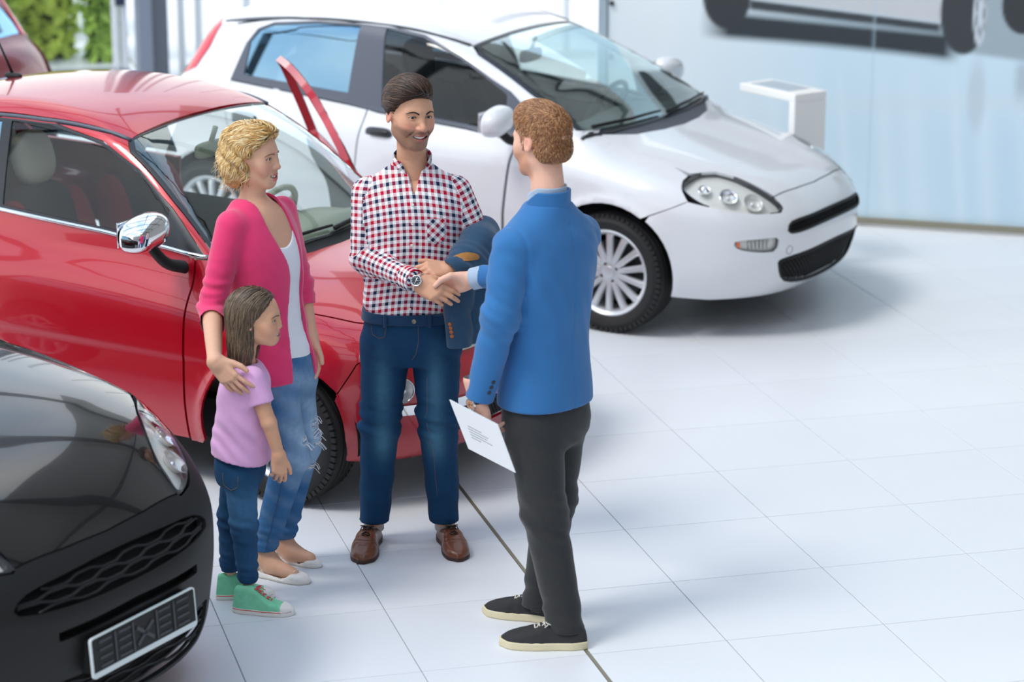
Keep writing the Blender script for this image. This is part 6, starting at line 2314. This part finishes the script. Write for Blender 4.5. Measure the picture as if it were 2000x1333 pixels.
    def blazer(P):
        a, b = tor(P), sl(P)
        d = smin(a, b, .012 + .030 * np.clip((P[:, 2] - 1.34) * 10, 0, 1))
        d = smin(d, sr(P), .03)
        e = np.linalg.norm(P - np.array(J['lel']), axis=1)
        d = d + folds(P, .0065, (30, 0, 55), 1.0) * gauss(e, .12) * (b < a + .02)
        d = d + folds(P, .0050, (30, 20, 40), 2.0) * gauss(np.linalg.norm(P - np.array((-.10, -.11, 1.36)), axis=1), .08)
        d = d + folds(P, .0032, (28, 28, 6), 3.0) * gauss(P[:, 2] - 1.2, .16) * (a < b)
        d = d + folds(P, .0022, (10, 30, 30), 4.0) * gauss(P[:, 2] - 1.42, .08)
        seam = np.abs((P[:, 0] - .008) * .707 + (P[:, 1]) * .707)
        d = d + .0025 * gauss(seam, .004) * (P[:, 1] - P[:, 0] < .02) * (P[:, 2] < 1.5) * (a < b)
        arm = np.abs(a - b)
        d = d + .003 * gauss(arm, .006) * (P[:, 2] > 1.27) * (P[:, 0] < 0) * (d > -.02)
        nk = cone(P, (.010, -.012, 1.48), (.004, -.005, 1.70), .060, .064)
        return smax(d, -nk, .006)
    bm = fabric('blazer_blue', '3371AC', noise=.05, nscale=14, bump=.25, bscale=1100)
    sdf_mesh('blazer', blazer, (-.32, -.27, .82), (.25, .60, 1.60), .0055, bm, g)
    def collar(P):
        a = cone(P, (.010, -.012, 1.48), (.004, -.005, 1.70), .064, .070)
        v = (P[:, 0] - .01) * -.707 + P[:, 1] * .707
        zt = 1.608 - .75 * np.clip(v + .03, 0, .2)
        zl = 1.535 - .75 * np.clip(v + .03, 0, .2) - 0 * v
        return np.maximum(np.maximum(np.abs(a - .009) - .0055, P[:, 2] - zt), zl - P[:, 2])
    sdf_mesh('blazer_collar', collar, (-.13, -.13, 1.36), (.14, .13, 1.64), .0035, bm, g)
    def shirt(P):
        a = cone(P, (.010, -.012, 1.48), (.004, -.005, 1.70), .058, .064)
        v = (P[:, 0] - .01) * -.707 + P[:, 1] * .707
        zt = 1.622 - .55 * np.clip(v + .02, 0, .2)
        return np.maximum(np.maximum(np.abs(a - .004) - .003, P[:, 2] - zt), 1.49 - P[:, 2])
    sm = fabric('shirt_grey_blue', 'A9BCD0', bump=.2)
    sdf_mesh('shirt_collar', shirt, (-.12, -.12, 1.46), (.13, .12, 1.66), .0035, sm, g)
    def cuffs(P):
        s = (P - twr) @ xr
        return np.maximum(np.abs(cone(P, twr - xr * .12, twr, .040, .038) - 0) - .003, np.abs(s + .040) - .030)
    sdf_mesh('shirt_cuff', cuffs, (-.34, .44, 1.04), (-.10, .68, 1.26), .0035, sm, g)
    bk = mat('button_dark', '22262E', .35)
    for k in range(3):
        button('sleeve_button', g, blazer, (-.185 + .006 * k, -.18, .925 + .020 * k), bk, .0075)
    # trousers
    hips = Loft([(.70, .008, 0, .145, .115), (.78, .008, -.0, .162, .128), (.86, .006, 0, .158, .122), (.95, .006, 0, .145, .11)], ang=A45, power=2.3)
    ll = [(-.036, -.052, .79), J['lkn'], (.082, -.172, .055)]
    rl = [(.055, .05, .79), J['rkn'], (-.016, .068, .045)]
    def tr(P):
        d = smin(chain(P, ll, (.104, .079, .062), .03), chain(P, rl, (.100, .075, .060), .03), .012)
        d = smin(d, hips(P), .03)
        d = d + folds(P, .0045, (25, 0, 55), 1.) * gauss(P[:, 2] - .47, .09) + folds(P, .004, (15, 15, 60), 2.) * gauss(P[:, 2] - .12, .07)
        d = d + folds(P, .0035, (30, 20, 45), 3.) * gauss(P[:, 2] - .74, .07)
        return np.maximum(d, .060 - P[:, 2])
    sdf_mesh('trousers', tr, (-.19, -.27, .04), (.21, .22, .97), .007, fabric('charcoal_cloth', '2E2F31', noise=.12, nscale=70, bump=.35, bscale=500), g)
    shoe('shoe', g, (.150, -.185, 0), (-.150, -.182, 0), 'canvas', W=.095, flip=1)
    shoe('shoe', g, (.070, .035, 0), (-.205, .150, 0), 'canvas', W=.095, flip=-1)
    for p in ((.082, -.178), (-.01, .07)):
        MB().tube([(p[0], p[1], .04), (p[0], p[1], .12)], .042, 12).build('sock', fabric('sock_dark', '2A2A2C'), g, True)
    wristwatch(g, tl - xl * .002, ML, 'C98A5A', mat('watch_strap_brown', '4A2C20', .5), .032)
    # paper in the hand, a separate thing
    pp = thing('document', 'white printed document held at the blazer man\'s hip', 'document', (.605, .889, 0), LOCAL_RZ)
    return g, tl, ML, pp
MAN2 = man_blazer()
def paper(pp):
    c = np.array([(-.327, -.15, .897), (-.262, -.135, .715), (-.098, -.175, .640), (-.160, -.19, .82)])
    n = nrm(np.cross(c[1] - c[0], c[3] - c[0]))
    if n[1] > 0:
        n = -n
    def slab(o0, o1, ins=0.0):
        ce = c.mean(0)
        q = ce + (c - ce) * (1 - ins)
        V = np.concatenate([q + n * o0, q + n * o1])
        return V, [(0, 1, 2, 3), (7, 6, 5, 4), (0, 4, 5, 1), (1, 5, 6, 2), (2, 6, 7, 3), (3, 7, 4, 0)]
    pm = mat('paper_white', 'F3F4F6', .55)
    MB().add(*slab(.000, .0018)).build('sheet', pm, pp)
    MB().add(*slab(-.0040, -.0012, .01)).build('backing_sheet', mat('paper_back', 'DDE1E6', .6), pp)
    ux, uy = c[3] - c[0], c[1] - c[0]
    ink = mat('ink_grey', '9AA0A8', .7)
    ln = MB()
    for k, (a, b) in enumerate(((.22, .50), (.20, .62), (.20, .58), (.20, .66), (.20, .40))):
        v = .42 + .06 * k
        p, q = c[0] + ux * a + uy * v, c[0] + ux * b + uy * v
        w = nrm(uy) * .0016
        V = np.array([p - w, q - w, q + w, p + w]) + n * .0022
        ln.add(V, [(0, 1, 2, 3)])
    o = ln.build('text_lines', ink, pp)
    o['kind'] = 'stuff'
paper(MAN2[3])
# ---------------------------------------------------------------- jacket over the checked man's arm
def arm_jacket():
    g = thing('folded_jacket', 'navy jacket with tan elbow patch draped over the checked man\'s forearm', 'jacket', (.33, 1.875, 0), LOCAL_RZ)
    def rbox(P, c, h, rz, r):
        q = P - np.array(c)
        a, b = math.cos(rz), math.sin(rz)
        q = np.stack([q[:, 0] * a + q[:, 1] * b, -q[:, 0] * b + q[:, 1] * a, q[:, 2]], 1)
        e = np.abs(q) - np.array(h) + r
        return np.linalg.norm(np.maximum(e, 0), axis=1) + np.minimum(e.max(1), 0) - r
    def f(P):
        d = chain(P, [(.300, .02, 1.245), (.285, -.06, 1.215), (.215, -.19, 1.165)], (.062, .074, .060), .02)
        d = smin(d, rbox(P, (.262, -.10, 1.00), (.080, .055, .185), .25, .03), .05)
        d = smin(d, chain(P, [(.225, -.16, 1.12), (.205, -.165, .98), (.212, -.160, .845)], (.050, .050, .046)), .012)
        d = smin(d, chain(P, [(.330, -.10, 1.10), (.330, -.105, .98), (.338, -.10, .855)], (.045, .046, .042)), .012)
        d = d + folds(P, .0045, (55, 20, 12), 1.) * gauss(P[:, 2] - .98, .14) + folds(P, .004, (30, 60, 50), 2.) * gauss(P[:, 2] - 1.19, .06)
        arm = chain(P, [(.288, .01, 1.20), (.185, -.20, 1.150)], (.052, .040))
        return np.maximum(np.maximum(smax(d, -(arm - .002), .008), .850 + .10 * (P[:, 0] - .26) - P[:, 2]), -9)
    jm = fabric('jacket_navy', '2B4A66', noise=.12, nscale=24, bump=.25, bscale=900)
    sdf_mesh('jacket_cloth', f, (.10, -.30, .80), (.42, .12, 1.34), .0055, jm, g)
    tan = fabric('suede_tan', 'A8743C', noise=.1, nscale=60)
    fr = Frame(nrm((.35, .85, -.40)), (1, 0, .1), -.6, .5)
    c = np.array([.232, -.21, 1.195])
    t = np.linspace(0, 2 * math.pi, 20, endpoint=False)
    ring = c + np.outer(np.cos(t) * .048, nrm((.85, -.2, .42))) + np.outer(np.sin(t) * .020, nrm((-.35, .1, .75)))
    V, F, N = panel_mesh(f, ring, fr, h=.012, gap=0, off=.003, flange=.003)
    rawmesh('elbow_patch', V, F, tan, g, N=N)
    bm = mat('button_orange', 'B8662C', .4)
    for k in range(4):
        button('cuff_button', g, f, (.172, -.23, .890 + k * .0165), bm, .0075)
        button('cuff_button', g, f, (.325 - .004 * k, -.19, .892 + k * .0155), bm, .007)
arm_jacket()
# ---------------------------------------------------------------- woman in the pink cardigan
def woman():
    g = person('blonde woman in pink cardigan, white top and ripped jeans, arm around the girl', (-.214, 1.666))
    ANG = math.radians(56)
    ca, sa = math.cos(ANG), math.sin(ANG)
    J = dict(rsh=(-.130, -.120, 1.378), rel=(-.204, -.175, 1.090), rwr=(-.168, -.438, .962), lsh=(.030, .125, 1.378), lel=(.092, .135, 1.09), lwr=(.132, .060, .915),
             rhip=(-.005, -.065, .79), rkn=(.062, -.075, .49), ran=(-.050, -.020, .085), lhip=(.050, .065, .79), lkn=(.092, .07, .49), lan=(.010, .115, .085))
    hd = Head((-.058, .0, 1.612), look((.925, -.36, -.05), (-.05, 0, 1)), .96, fem=1.0, smile=1.0)
    xr = nrm((.66, -.20, -.74))
    zr = nrm(np.array((-.30, -.93, .10)) - (np.array((-.30, -.93, .10)) @ xr) * xr)
    MR = np.stack([xr, np.cross(zr, xr), zr], 1)
    tr_ = np.array(J['rwr'])
    chR = hand_pts(1, [(10, 16, 10), (12, 18, 12), (16, 20, 12), (20, 22, 14)], spread=(9, 1, -6, -13), thumb=[(.022, .022, -.006), (.050, .046, -.010), (.080, .062, -.012), (.106, .066, -.016)], scale=.95)
    xl = nrm((.12, -.10, -.98))
    zl = nrm(np.array((.55, .75, 0)) - (np.array((.55, .75, 0)) @ xl) * xl)
    ML = np.stack([xl, np.cross(zl, xl), zl], 1)
    tl = np.array(J['lwr'])
    chL = hand_pts(-1, [(18, 22, 14), (22, 26, 16), (26, 28, 16), (30, 30, 18)], scale=.94)
    hR = lambda P: smin(hand_sdf(P, tr_, MR, chR, .95), chain(P, [J['rel'], tuple(tr_), tuple(tr_ + xr * .012)], [.040, .0255, .0235]), .02)
    hL = lambda P: smin(hand_sdf(P, tl, ML, chL, .94), chain(P, [J['lel'], tuple(tl), tuple(tl + xl * .012)], [.038, .0255, .0235]), .02)
    chest = Loft([(1.10, -.02, 0, .125, .095), (1.25, -.03, 0, .140, .110), (1.34, -.045, 0, .150, .098), (1.40, -.05, 0, .125, .080), (1.44, -.055, 0, .075, .06)], ang=ANG)
    def headneck(P):
        d = smin(hd(P), chain(P, [(-.060, .01, 1.38), (-.064, .008, 1.46), (-.062, .005, 1.54)], [.060, .046, .045]), .025)
        return smin(d, chest(P), .045)
    tb = Loft([(.80, .02, 0, .135, .105), (1.0, -.02, 0, .115, .09), (1.2, -.03, 0, .12, .095), (1.3, -.04, 0, .13, .09)], ang=ANG)
    def coarse(P):
        d = tb(P)
        for a, b, c, r in (('rsh', 'rel', 'rwr', (.040, .034, .020)), ('lsh', 'lel', 'lwr', (.040, .034, .020)), ('rhip', 'rkn', 'ran', (.07, .05, .034)), ('lhip', 'lkn', 'lan', (.07, .05, .034))):
            d = smin(d, chain(P, [J[a], J[b], J[c]], r), .03)
        return np.maximum(d + .005, P[:, 2] - 1.30)
    def feet(P):
        d = chain(P, [(-.050, -.020, .16), (-.050, -.020, .075), (-.02, -.04, .045), (.06, -.085, .028)], [.038, .036, .034, .024], .02)
        return np.minimum(d, chain(P, [(.010, .115, .16), (.010, .115, .075), (.04, .105, .045), (.11, .083, .028)], [.038, .036, .034, .024], .02))
    cols = lambda V: hd.colors(V, 'DDAC90', 'C9606A', None, 0, 'E08F7C')
    merged('body', [polygonize(headneck, (-.22, -.17, 1.16), (.14, .17, 1.76), .0032), polygonize(hR, (-.27, -.58, .72), (.06, -.10, 1.12), .0032), polygonize(hL, (.02, -.02, .70), (.21, .20, 1.12), .0034),
                    polygonize(feet, (-.12, -.16, 0), (.17, .18, .2), .005), polygonize(coarse, (-.27, -.46, .08), (.20, .22, 1.32), .012)], skin_m, g, cols)
    hd.parts(g, iris='5E4A33', brow='7A5A3C', brow_r=.0034, gaze=(-.05, 1, -.02))
    e = hd.back(np.array([.078, -.004, -.034]))
    MB().add(*superell(e, (.007, .007, .007), 1.0, nu=10, nv=8)).build('earring', mat('pearl', 'F3EFE8', .2, coat=.6), g, True)
    # wavy blonde bob
    def hv(q):
        d = ell(q, (0, -.020, .036), (.090, .112, .092))
        d = smin(d, ell(q, (0, -.045, -.045), (.090, .080, .085)), .05)
        d = smin(d, ell(q, (.0, .035, .088), (.062, .058, .034)), .04)
        front = q[:, 1] - .052 - .85 * (q[:, 2] - .052)
        d = smax(d, np.where(q[:, 2] > -.01, front, q[:, 1] - .0005 + .10 * (q[:, 2] + .01)), .014)
        inner = ell(q, (0, .02, -.105), (.060, .085, .075))
        d = smax(d, -inner, .012)
        return smax(d, -.112 - q[:, 2], .02)
    hq0 = lambda P: hv(hd.to(P)) * hd.sc
    def hq(P):
        q = hd.to(P)
        a = np.arctan2(q[:, 0], -q[:, 1] - .02)
        w = .0085 * np.sin(6 * a + 2.5 * np.sin(q[:, 2] * 30) + 45 * q[:, 2]) * np.clip((.07 - q[:, 2]) * 12, .10, 1)
        return hq0(P) - w
    cap = polygonize(lambda P: hq(P) + .004, (-.26, -.2, 1.46), (.10, .2, 1.77), .005)
    rg = np.random.default_rng(11)
    rt = cap[0][rg.integers(0, len(cap[0]), 5200)]
    def flow(P):
        q = hd.to(P)
        top = np.clip((q[:, 2] - .03) * 16, 0, 1)
        d = np.stack([np.sign(q[:, 0] - .01) * (.25 + .55 * top), -.55 * top - .25, -1.0 + .75 * top], 1)
        d[:, 0] += .5 * np.sin(q[:, 2] * 90 + q[:, 1] * 40)
        d[:, 1] += .4 * np.cos(q[:, 2] * 80 + q[:, 0] * 40)
        return d @ hd.M.T
    lk = strands(hq, rt, flow, .070, 11, .0016, off=.0004, lift_=.004, wave=.0030, wl=.055, seed=6, jitter=.10)
    lo_ = rt[(hd.to(rt)[:, 2] < .0)]
    lk2 = strands(hq, lo_[:160], flow, .055, 10, .0013, off=.003, wave=.006, wl=.045, seed=8, jitter=.3, stick=False)
    hair_object('hair', g, hair_m, cap, [lk, lk2], ['B98A4A', 'CFA25E', 'E2BC78', 'EFD59E', 'C4934F', 'F5E3B8'])
    # white tank top
    tank_l = Loft([(.79, .015, 0, .150, .118), (.88, .008, 0, .142, .112), (1.0, -.012, 0, .128, .102), (1.1, -.022, 0, .130, .106), (1.22, -.03, 0, .143, .120), (1.30, -.04, 0, .150, .112), (1.38, -.05, 0, .130, .088), (1.43, -.055, 0, .09, .07)], ang=ANG)
    def tank(P):
        u, v, a, b = tank_l.loc(P)
        d = tank_l(P) + folds(P, .0022, (20, 10, 70), 1.) * gauss(P[:, 2] - .93, .08)
        scoop = np.hypot(u * 1.25, (P[:, 2] - 1.46) * .82) - .145
        d = np.maximum(d, -np.where(v < .02, scoop, np.hypot(u, P[:, 2] - 1.47) - .08))
        return np.maximum(d, -(np.maximum(.085 - np.abs(u), 1.33 - P[:, 2]) * -1.0) if False else -9.0 + 0 * u)
    sdf_mesh('tank_top', tank, (-.22, -.20, .77), (.20, .20, 1.46), .006, fabric('white_jersey', 'EEF0F6', noise=.02), g)
    # cardigan
    cl = Loft([(.775, .010, 0, .172, .138), (.85, .006, 0, .166, .132), (.95, -.008, 0, .152, .120), (1.05, -.020, 0, .146, .116), (1.18, -.03, 0, .156, .128), (1.28, -.04, 0, .164, .124), (1.36, -.05, 0, .158, .104), (1.405, -.055, 0, .138, .090), (1.44, -.058, 0, .100, .074), (1.47, -.060, 0, .070, .060)], ang=ANG, power=2.2)
    uN = spl([(.70, -.055), (.80, -.058), (.95, -.035), (1.10, -.010), (1.22, -.005), (1.30, -.035), (1.38, -.056), (1.44, -.058), (1.5, -.058)])
    uF = spl([(.70, .075), (.80, .072), (.95, .078), (1.10, .082), (1.22, .088), (1.32, .082), (1.40, .070), (1.44, .066), (1.5, .066)])
    rs = [J['rsh'], J['rel'], tuple(np.array(J['rel']) * .62 + np.array(J['rwr']) * .38)]
    ls = [J['lsh'], J['lel'], tuple(np.array(J['lel']) * .62 + np.array(J['lwr']) * .38)]
    def card(P):
        u, v, a, b = cl.loc(P)
        d = cl(P)
        d = d + folds(P, .003, (14, 8, 20), 2.) * gauss(P[:, 2] - .95, .16)
        sh = np.maximum(d, -(d + .012))
        cut = np.maximum(np.maximum(uN(P[:, 2]) - u, u - uF(P[:, 2])), v - .01)
        neck = np.hypot(u, (P[:, 2] - 1.475) * 1.0) - .066
        sh = smax(smax(sh, -cut, .006), -neck, .006)
        s = np.minimum(sleeve(P, rs, (.058, .049, .044)), sleeve(P, ls, (.056, .047, .043)))
        e = np.minimum(np.linalg.norm(P - np.array(rs[1]) - np.array((0, 0, .02)), axis=1), np.linalg.norm(P - np.array(ls[1]), axis=1))
        s = s + folds(P, .0042, (6, 0, 120), 3.) * gauss(e, .10)
        s = np.maximum(s, -(cl(P) + .016))
        return smin(sh, s, .022)
    pk = fabric('pink_knit', 'E83A72', noise=.05, nscale=30, bump=.35, bscale=1300, sheen=.4)
    sdf_mesh('cardigan', card, (-.28, -.26, .75), (.22, .22, 1.50), .0055, pk, g)
    # jeans with torn knees
    hips = Loft([(.70, .022, 0, .130, .10), (.76, .022, 0, .152, .118), (.82, .018, 0, .148, .116), (.90, .008, 0, .136, .106)], ang=ANG)
    rl = [(-.002, -.062, .76), J['rkn'], (-.050, -.020, .115)]
    ll = [(.052, .062, .76), J['lkn'], (.010, .115, .115)]
    def jn0(P):
        d = smin(chain(P, rl, (.088, .066, .046), .03), chain(P, ll, (.088, .066, .046), .03), .012)
        d = smin(d, hips(P), .03)
        d = d + folds(P, .0042, (10, 0, 90), 1.) * gauss(P[:, 2] - .16, .07) + folds(P, .003, (20, 0, 70), 2.) * gauss(P[:, 2] - .50, .08) + folds(P, .002, (30, 10, 40), 3.) * gauss(P[:, 2] - .75, .06)
        return np.maximum(d, .105 - P[:, 2])
    tears = [((.148, .045, .585), (.020, .040, .020)), ((.152, .045, .545), (.018, .040, .012)), ((.150, .050, .505), (.018, .035, .008)), ((.118, .060, .415), (.022, .035, .012)), ((.118, -.085, .555), (.018, .030, .012))]
    def jn(P):
        d = jn0(P)
        for c, r in tears:
            d = np.maximum(d, -np.maximum(ell(P, c, r), -(jn0(P) + .006)))
        return d
    def jcol(V):
        a, b = np.array(srgb('3C6A99')[:3]), np.array(srgb('A9C3DC')[:3])
        front = (V[:, 0] - .02) * .83 - V[:, 1] * .555 * .3
        t = .75 * gauss(V[:, 2] - .62, .14) * np.clip(front * 9, 0, 1) + .5 * gauss(V[:, 2] - .44, .10) * np.clip(front * 8, 0, 1) + .25 * gauss(V[:, 2] - .80, .05)
        t = t + .10 * np.sin(V[:, 2] * 60 + 5 * V[:, 0] * 9)
        for c, r in tears:
            t = t + .8 * np.exp(-np.maximum(ell(V, c, r), 0) / .006)
        t = np.clip(t, 0, 1)[:, None]
        return a * (1 - t) + b * t
    sdf_mesh('jeans', jn, (-.13, -.20, .08), (.20, .20, .92), .006, denim('light_denim', '4A78A5', 1), g, colors=jcol)
    th = MB()
    rg = np.random.default_rng(3)
    for c, r in tears:
        for k in range(7):
            z = c[2] + r[2] * (rg.random() * 2 - 1) * 1.1
            P = np.stack([np.full(8, .05), np.linspace(c[1] - r[1], c[1] + r[1], 8), z + .004 * np.sin(np.linspace(0, 3, 8) + k)], 1)
            P[:, 0] = c[0]
            for _ in range(8):
                P = P - jn0(P)[:, None] * grad(jn0, P, 1e-3)
            th.tube(P + grad(jn0, P, 1e-3) * .001, .0011, 4)
        for k in range(4):
            q = np.array(c) + np.array([.0, (rg.random() - .5) * r[1], r[2] * rg.choice([-1, 1])])
            P = q[None]
            for _ in range(8):
                P = P - jn0(P)[:, None] * grad(jn0, P, 1e-3)
            p = P[0]
            th.tube([p, p + np.array([.010, -.004, -.006]), p + np.array([.016 + .01 * rg.random(), -.006, -.022])], .0012, 4)
    o = th.build('loose_threads', mat('thread_white', 'E4E6EA', .9), g)
    o['kind'] = 'stuff'
    wm_ = mat('thread_pale', '8FB0CE', .8)
    stitch('side_seam', g, jn0, [(-.01, -.15, .74), (.02, -.15, .62), (.05, -.15, .50), (.02, -.14, .36), (-.02, -.10, .20), (-.04, -.07, .12)], mat('seam_dark_denim', '35587E', .9), .0022, .0002)  # seam line in a darker denim blue
    shoe('ballet_flat', g, (-.095, -.002, 0), (.118, -.122, 0), 'flat', W=.088, flip=-1)
    shoe('ballet_flat', g, (-.030, .135, 0), (.158, .070, 0), 'flat', W=.088, flip=1)
    return g
woman()
# ---------------------------------------------------------------- girl in the pink shirt
def girl():
    g = person('small girl with long brown hair, pink t-shirt and green high-top sneakers', (-.37, 1.378))
    ANG = math.radians(76)
    J = dict(rsh=(.035, -.085, .885), rel=(.092, -.100, .728), rwr=(.124, -.092, .605), lsh=(-.01, .10, .885), lel=(.02, .13, .73), lwr=(.06, .11, .61),
             rhip=(-.020, -.050, .53), rkn=(-.012, -.055, .33), ran=(-.002, -.055, .11), lhip=(-.035, .045, .53), lkn=(-.070, .055, .32), lan=(-.080, .062, .11))
    hd = Head((.045, .0, 1.088), look((.985, -.14, -.04), (0, 0, 1)), .90, fem=1.0, child=1.0, smile=.9)
    xr = nrm((.03, -.05, -1))
    zr = nrm(np.array((.35, -.93, 0)) - (np.array((.35, -.93, 0)) @ xr) * xr)
    MR = np.stack([xr, np.cross(zr, xr), zr], 1)
    tr_ = np.array(J['rwr'])
    chR = hand_pts(1, [(24, 28, 20), (28, 32, 20), (32, 34, 22), (36, 36, 22)], scale=.74)
    chR = [c * np.array([1, 1, 1]) for c in chR]
    hR = lambda P: smin(hand_sdf(P, tr_, MR, chR, .74), chain(P, [J['rsh'], J['rel'], tuple(tr_), tuple(tr_ + xr * .010)], [.034, .0275, .0205, .0185], .01), .015)
    def headneck(P):
        return smin(hd(P), chain(P, [(.0, .0, .88), (.002, .0, .94), (.012, .0, 1.02)], [.050, .037, .037]), .02)
    tb = Loft([(.52, -.025, 0, .095, .080), (.7, -.01, 0, .088, .070), (.85, 0, 0, .10, .070), (.92, 0, 0, .06, .05)], ang=ANG)
    def coarse(P):
        d = tb(P)
        for a, b, c, r in (('lsh', 'lel', 'lwr', (.034, .027, .020)), ('rhip', 'rkn', 'ran', (.05, .038, .028)), ('lhip', 'lkn', 'lan', (.05, .038, .028))):
            d = smin(d, chain(P, [J[a], J[b], J[c]], r), .03)
        return np.maximum(d + .004, P[:, 2] - .93)
    cols = lambda V: hd.colors(V, 'DDA888', 'C4676A', None, 0, 'E39A80')
    merged('body', [polygonize(headneck, (-.10, -.12, .86), (.16, .12, 1.22), .0030), polygonize(hR, (-.02, -.16, .44), (.19, -.03, .94), .0032), polygonize(coarse, (-.15, -.14, .06), (.16, .18, .95), .010)], skin_m, g, cols)
    hd.parts(g, iris='3E2C1E', brow='5A4432', brow_r=.003, gaze=(0, 1, .05))
    def hv(q):
        d = ell(q, (0, -.016, .036), (.086, .108, .092))
        d = smin(d, ell(q, (0, -.060, -.085), (.082, .052, .125)), .06)
        d = smin(d, ell(q, (.060, -.030, -.085), (.024, .040, .105)), .04)
        d = smin(d, ell(q, (-.060, -.030, -.085), (.024, .040, .105)), .04)
        front = q[:, 1] - .050 - .75 * (q[:, 2] - .052)
        d = smax(d, np.where(q[:, 2] > -.005, front, q[:, 1] - .006), .012)
        d = smax(d, -ell(q, (0, .03, -.12), (.050, .075, .10)), .012)
        return smax(d, -.205 - q[:, 2] - .15 * q[:, 1], .02)
    hq0 = lambda P: hv(hd.to(P)) * hd.sc
    def hq(P):
        q = hd.to(P)
        a = np.arctan2(q[:, 0], -q[:, 1] - .01)
        return hq0(P) - .0022 * np.sin(22 * a + 8 * q[:, 2]) * np.clip((.07 - q[:, 2]) * 10, .2, 1)
    cap = polygonize(lambda P: hq(P) + .003, (-.14, -.13, .86), (.14, .13, 1.22), .005)
    rg = np.random.default_rng(13)
    rt = cap[0][rg.integers(0, len(cap[0]), 4200)]
    def flow(P):
        q = hd.to(P)
        top = np.clip((q[:, 2] - .04) * 16, 0, 1)
        d = np.stack([np.sign(q[:, 0]) * .7 * top, -.55 * top - .05, -1.0 + .55 * top], 1)
        return d @ hd.M.T
    lk = strands(hq, rt, flow, .085, 9, .0011, off=.0003, lift_=.002, seed=16, jitter=.06)
    lo_ = rt[hd.to(rt)[:, 2] < -.10]
    lk2 = strands(hq, lo_[:300], flow, .07, 7, .0011, off=.0005, seed=17, jitter=.10, stick=False)
    hair_object('hair', g, hair_m, cap, [lk, lk2], ['4A3A2B', '5C4A38', '75604A', '8C765C', '3E3024'])
    # t-shirt
    tl = Loft([(.545, -.018, 0, .118, .108), (.60, -.018, 0, .116, .106), (.70, -.012, 0, .108, .098), (.80, -.005, 0, .108, .092), (.87, .0, 0, .108, .080), (.905, .002, 0, .085, .062), (.935, .002, 0, .05, .048)], ang=ANG, power=2.2)
    rs = [J['rsh'], tuple(np.array(J['rsh']) * .45 + np.array(J['rel']) * .55)]
    ls = [J['lsh'], tuple(np.array(J['lsh']) * .5 + np.array(J['lel']) * .5)]
    def tee(P):
        d = tl(P)
        s = np.minimum(sleeve(P, rs, (.047, .046)), sleeve(P, ls, (.046, .044)))
        d = smin(d, s, .025)
        d = d + folds(P, .0042, (38, 0, 42), 1.) * gauss(P[:, 2] - .66, .10) + folds(P, .0025, (30, 20, 30), 2.) * gauss(P[:, 2] - .82, .06)
        hem = .560 - .22 * np.clip(P[:, 0] * 1.0 + .02, -.12, .12)
        nk = cone(P, (.0, .0, .90), (.006, .0, 1.0), .044, .046)
        return np.maximum(smax(d, -nk, .006), hem + .01 - P[:, 2])
    sdf_mesh('t_shirt', tee, (-.17, -.17, .51), (.17, .20, .96), .005, fabric('pink_jersey', 'E3AEDC', noise=.04, nscale=50), g)
    hips = Loft([(.46, -.026, 0, .085, .078), (.52, -.026, 0, .100, .090), (.60, -.022, 0, .097, .085), (.66, -.02, 0, .08, .07)], ang=ANG)
    rl = [(-.020, -.048, .51), J['rkn'], (-.002, -.055, .125)]
    ll = [(-.036, .045, .51), J['lkn'], (-.080, .062, .125)]
    def jn(P):
        d = smin(chain(P, rl, (.062, .049, .037), .02), chain(P, ll, (.062, .048, .037), .02), .008)
        d = smin(d, hips(P), .02)
        d = d + folds(P, .0028, (15, 0, 110), 1.) * gauss(P[:, 2] - .31, .06) + folds(P, .0028, (10, 0, 130), 2.) * gauss(P[:, 2] - .15, .05) + folds(P, .002, (30, 0, 60), 3.) * gauss(P[:, 2] - .46, .04)
        return np.maximum(d, .108 - P[:, 2])
    def jcol(V):
        a, b = np.array(srgb('1D4468')[:3]), np.array(srgb('4C7CA6')[:3])
        t = np.clip(.6 * gauss(V[:, 2] - .40, .08) * (V[:, 1] < -.06) + .2 * gauss(V[:, 2] - .2, .06), 0, 1)[:, None]
        return a * (1 - t) + b * t
    sdf_mesh('jeans', jn, (-.16, -.15, .09), (.11, .15, .68), .005, denim('blue_denim', '1D4468', 0), g, colors=jcol)
    om = mat('thread_tan', '6F6450', .8)
    stitch('back_pocket_seam', g, jn, [(-.080, -.09, .535), (-.082, -.09, .485), (-.055, -.11, .470), (-.025, -.12, .488), (-.022, -.12, .53)], om, .0010, .0003)
    shoe('high_top_sneaker', g, (-.052, -.070, 0), (.162, -.118, 0), 'hightop', W=.086, flip=-1)
    shoe('high_top_sneaker', g, (-.130, .052, 0), (.078, .075, 0), 'hightop', W=.086, flip=1)
    return g
girl()
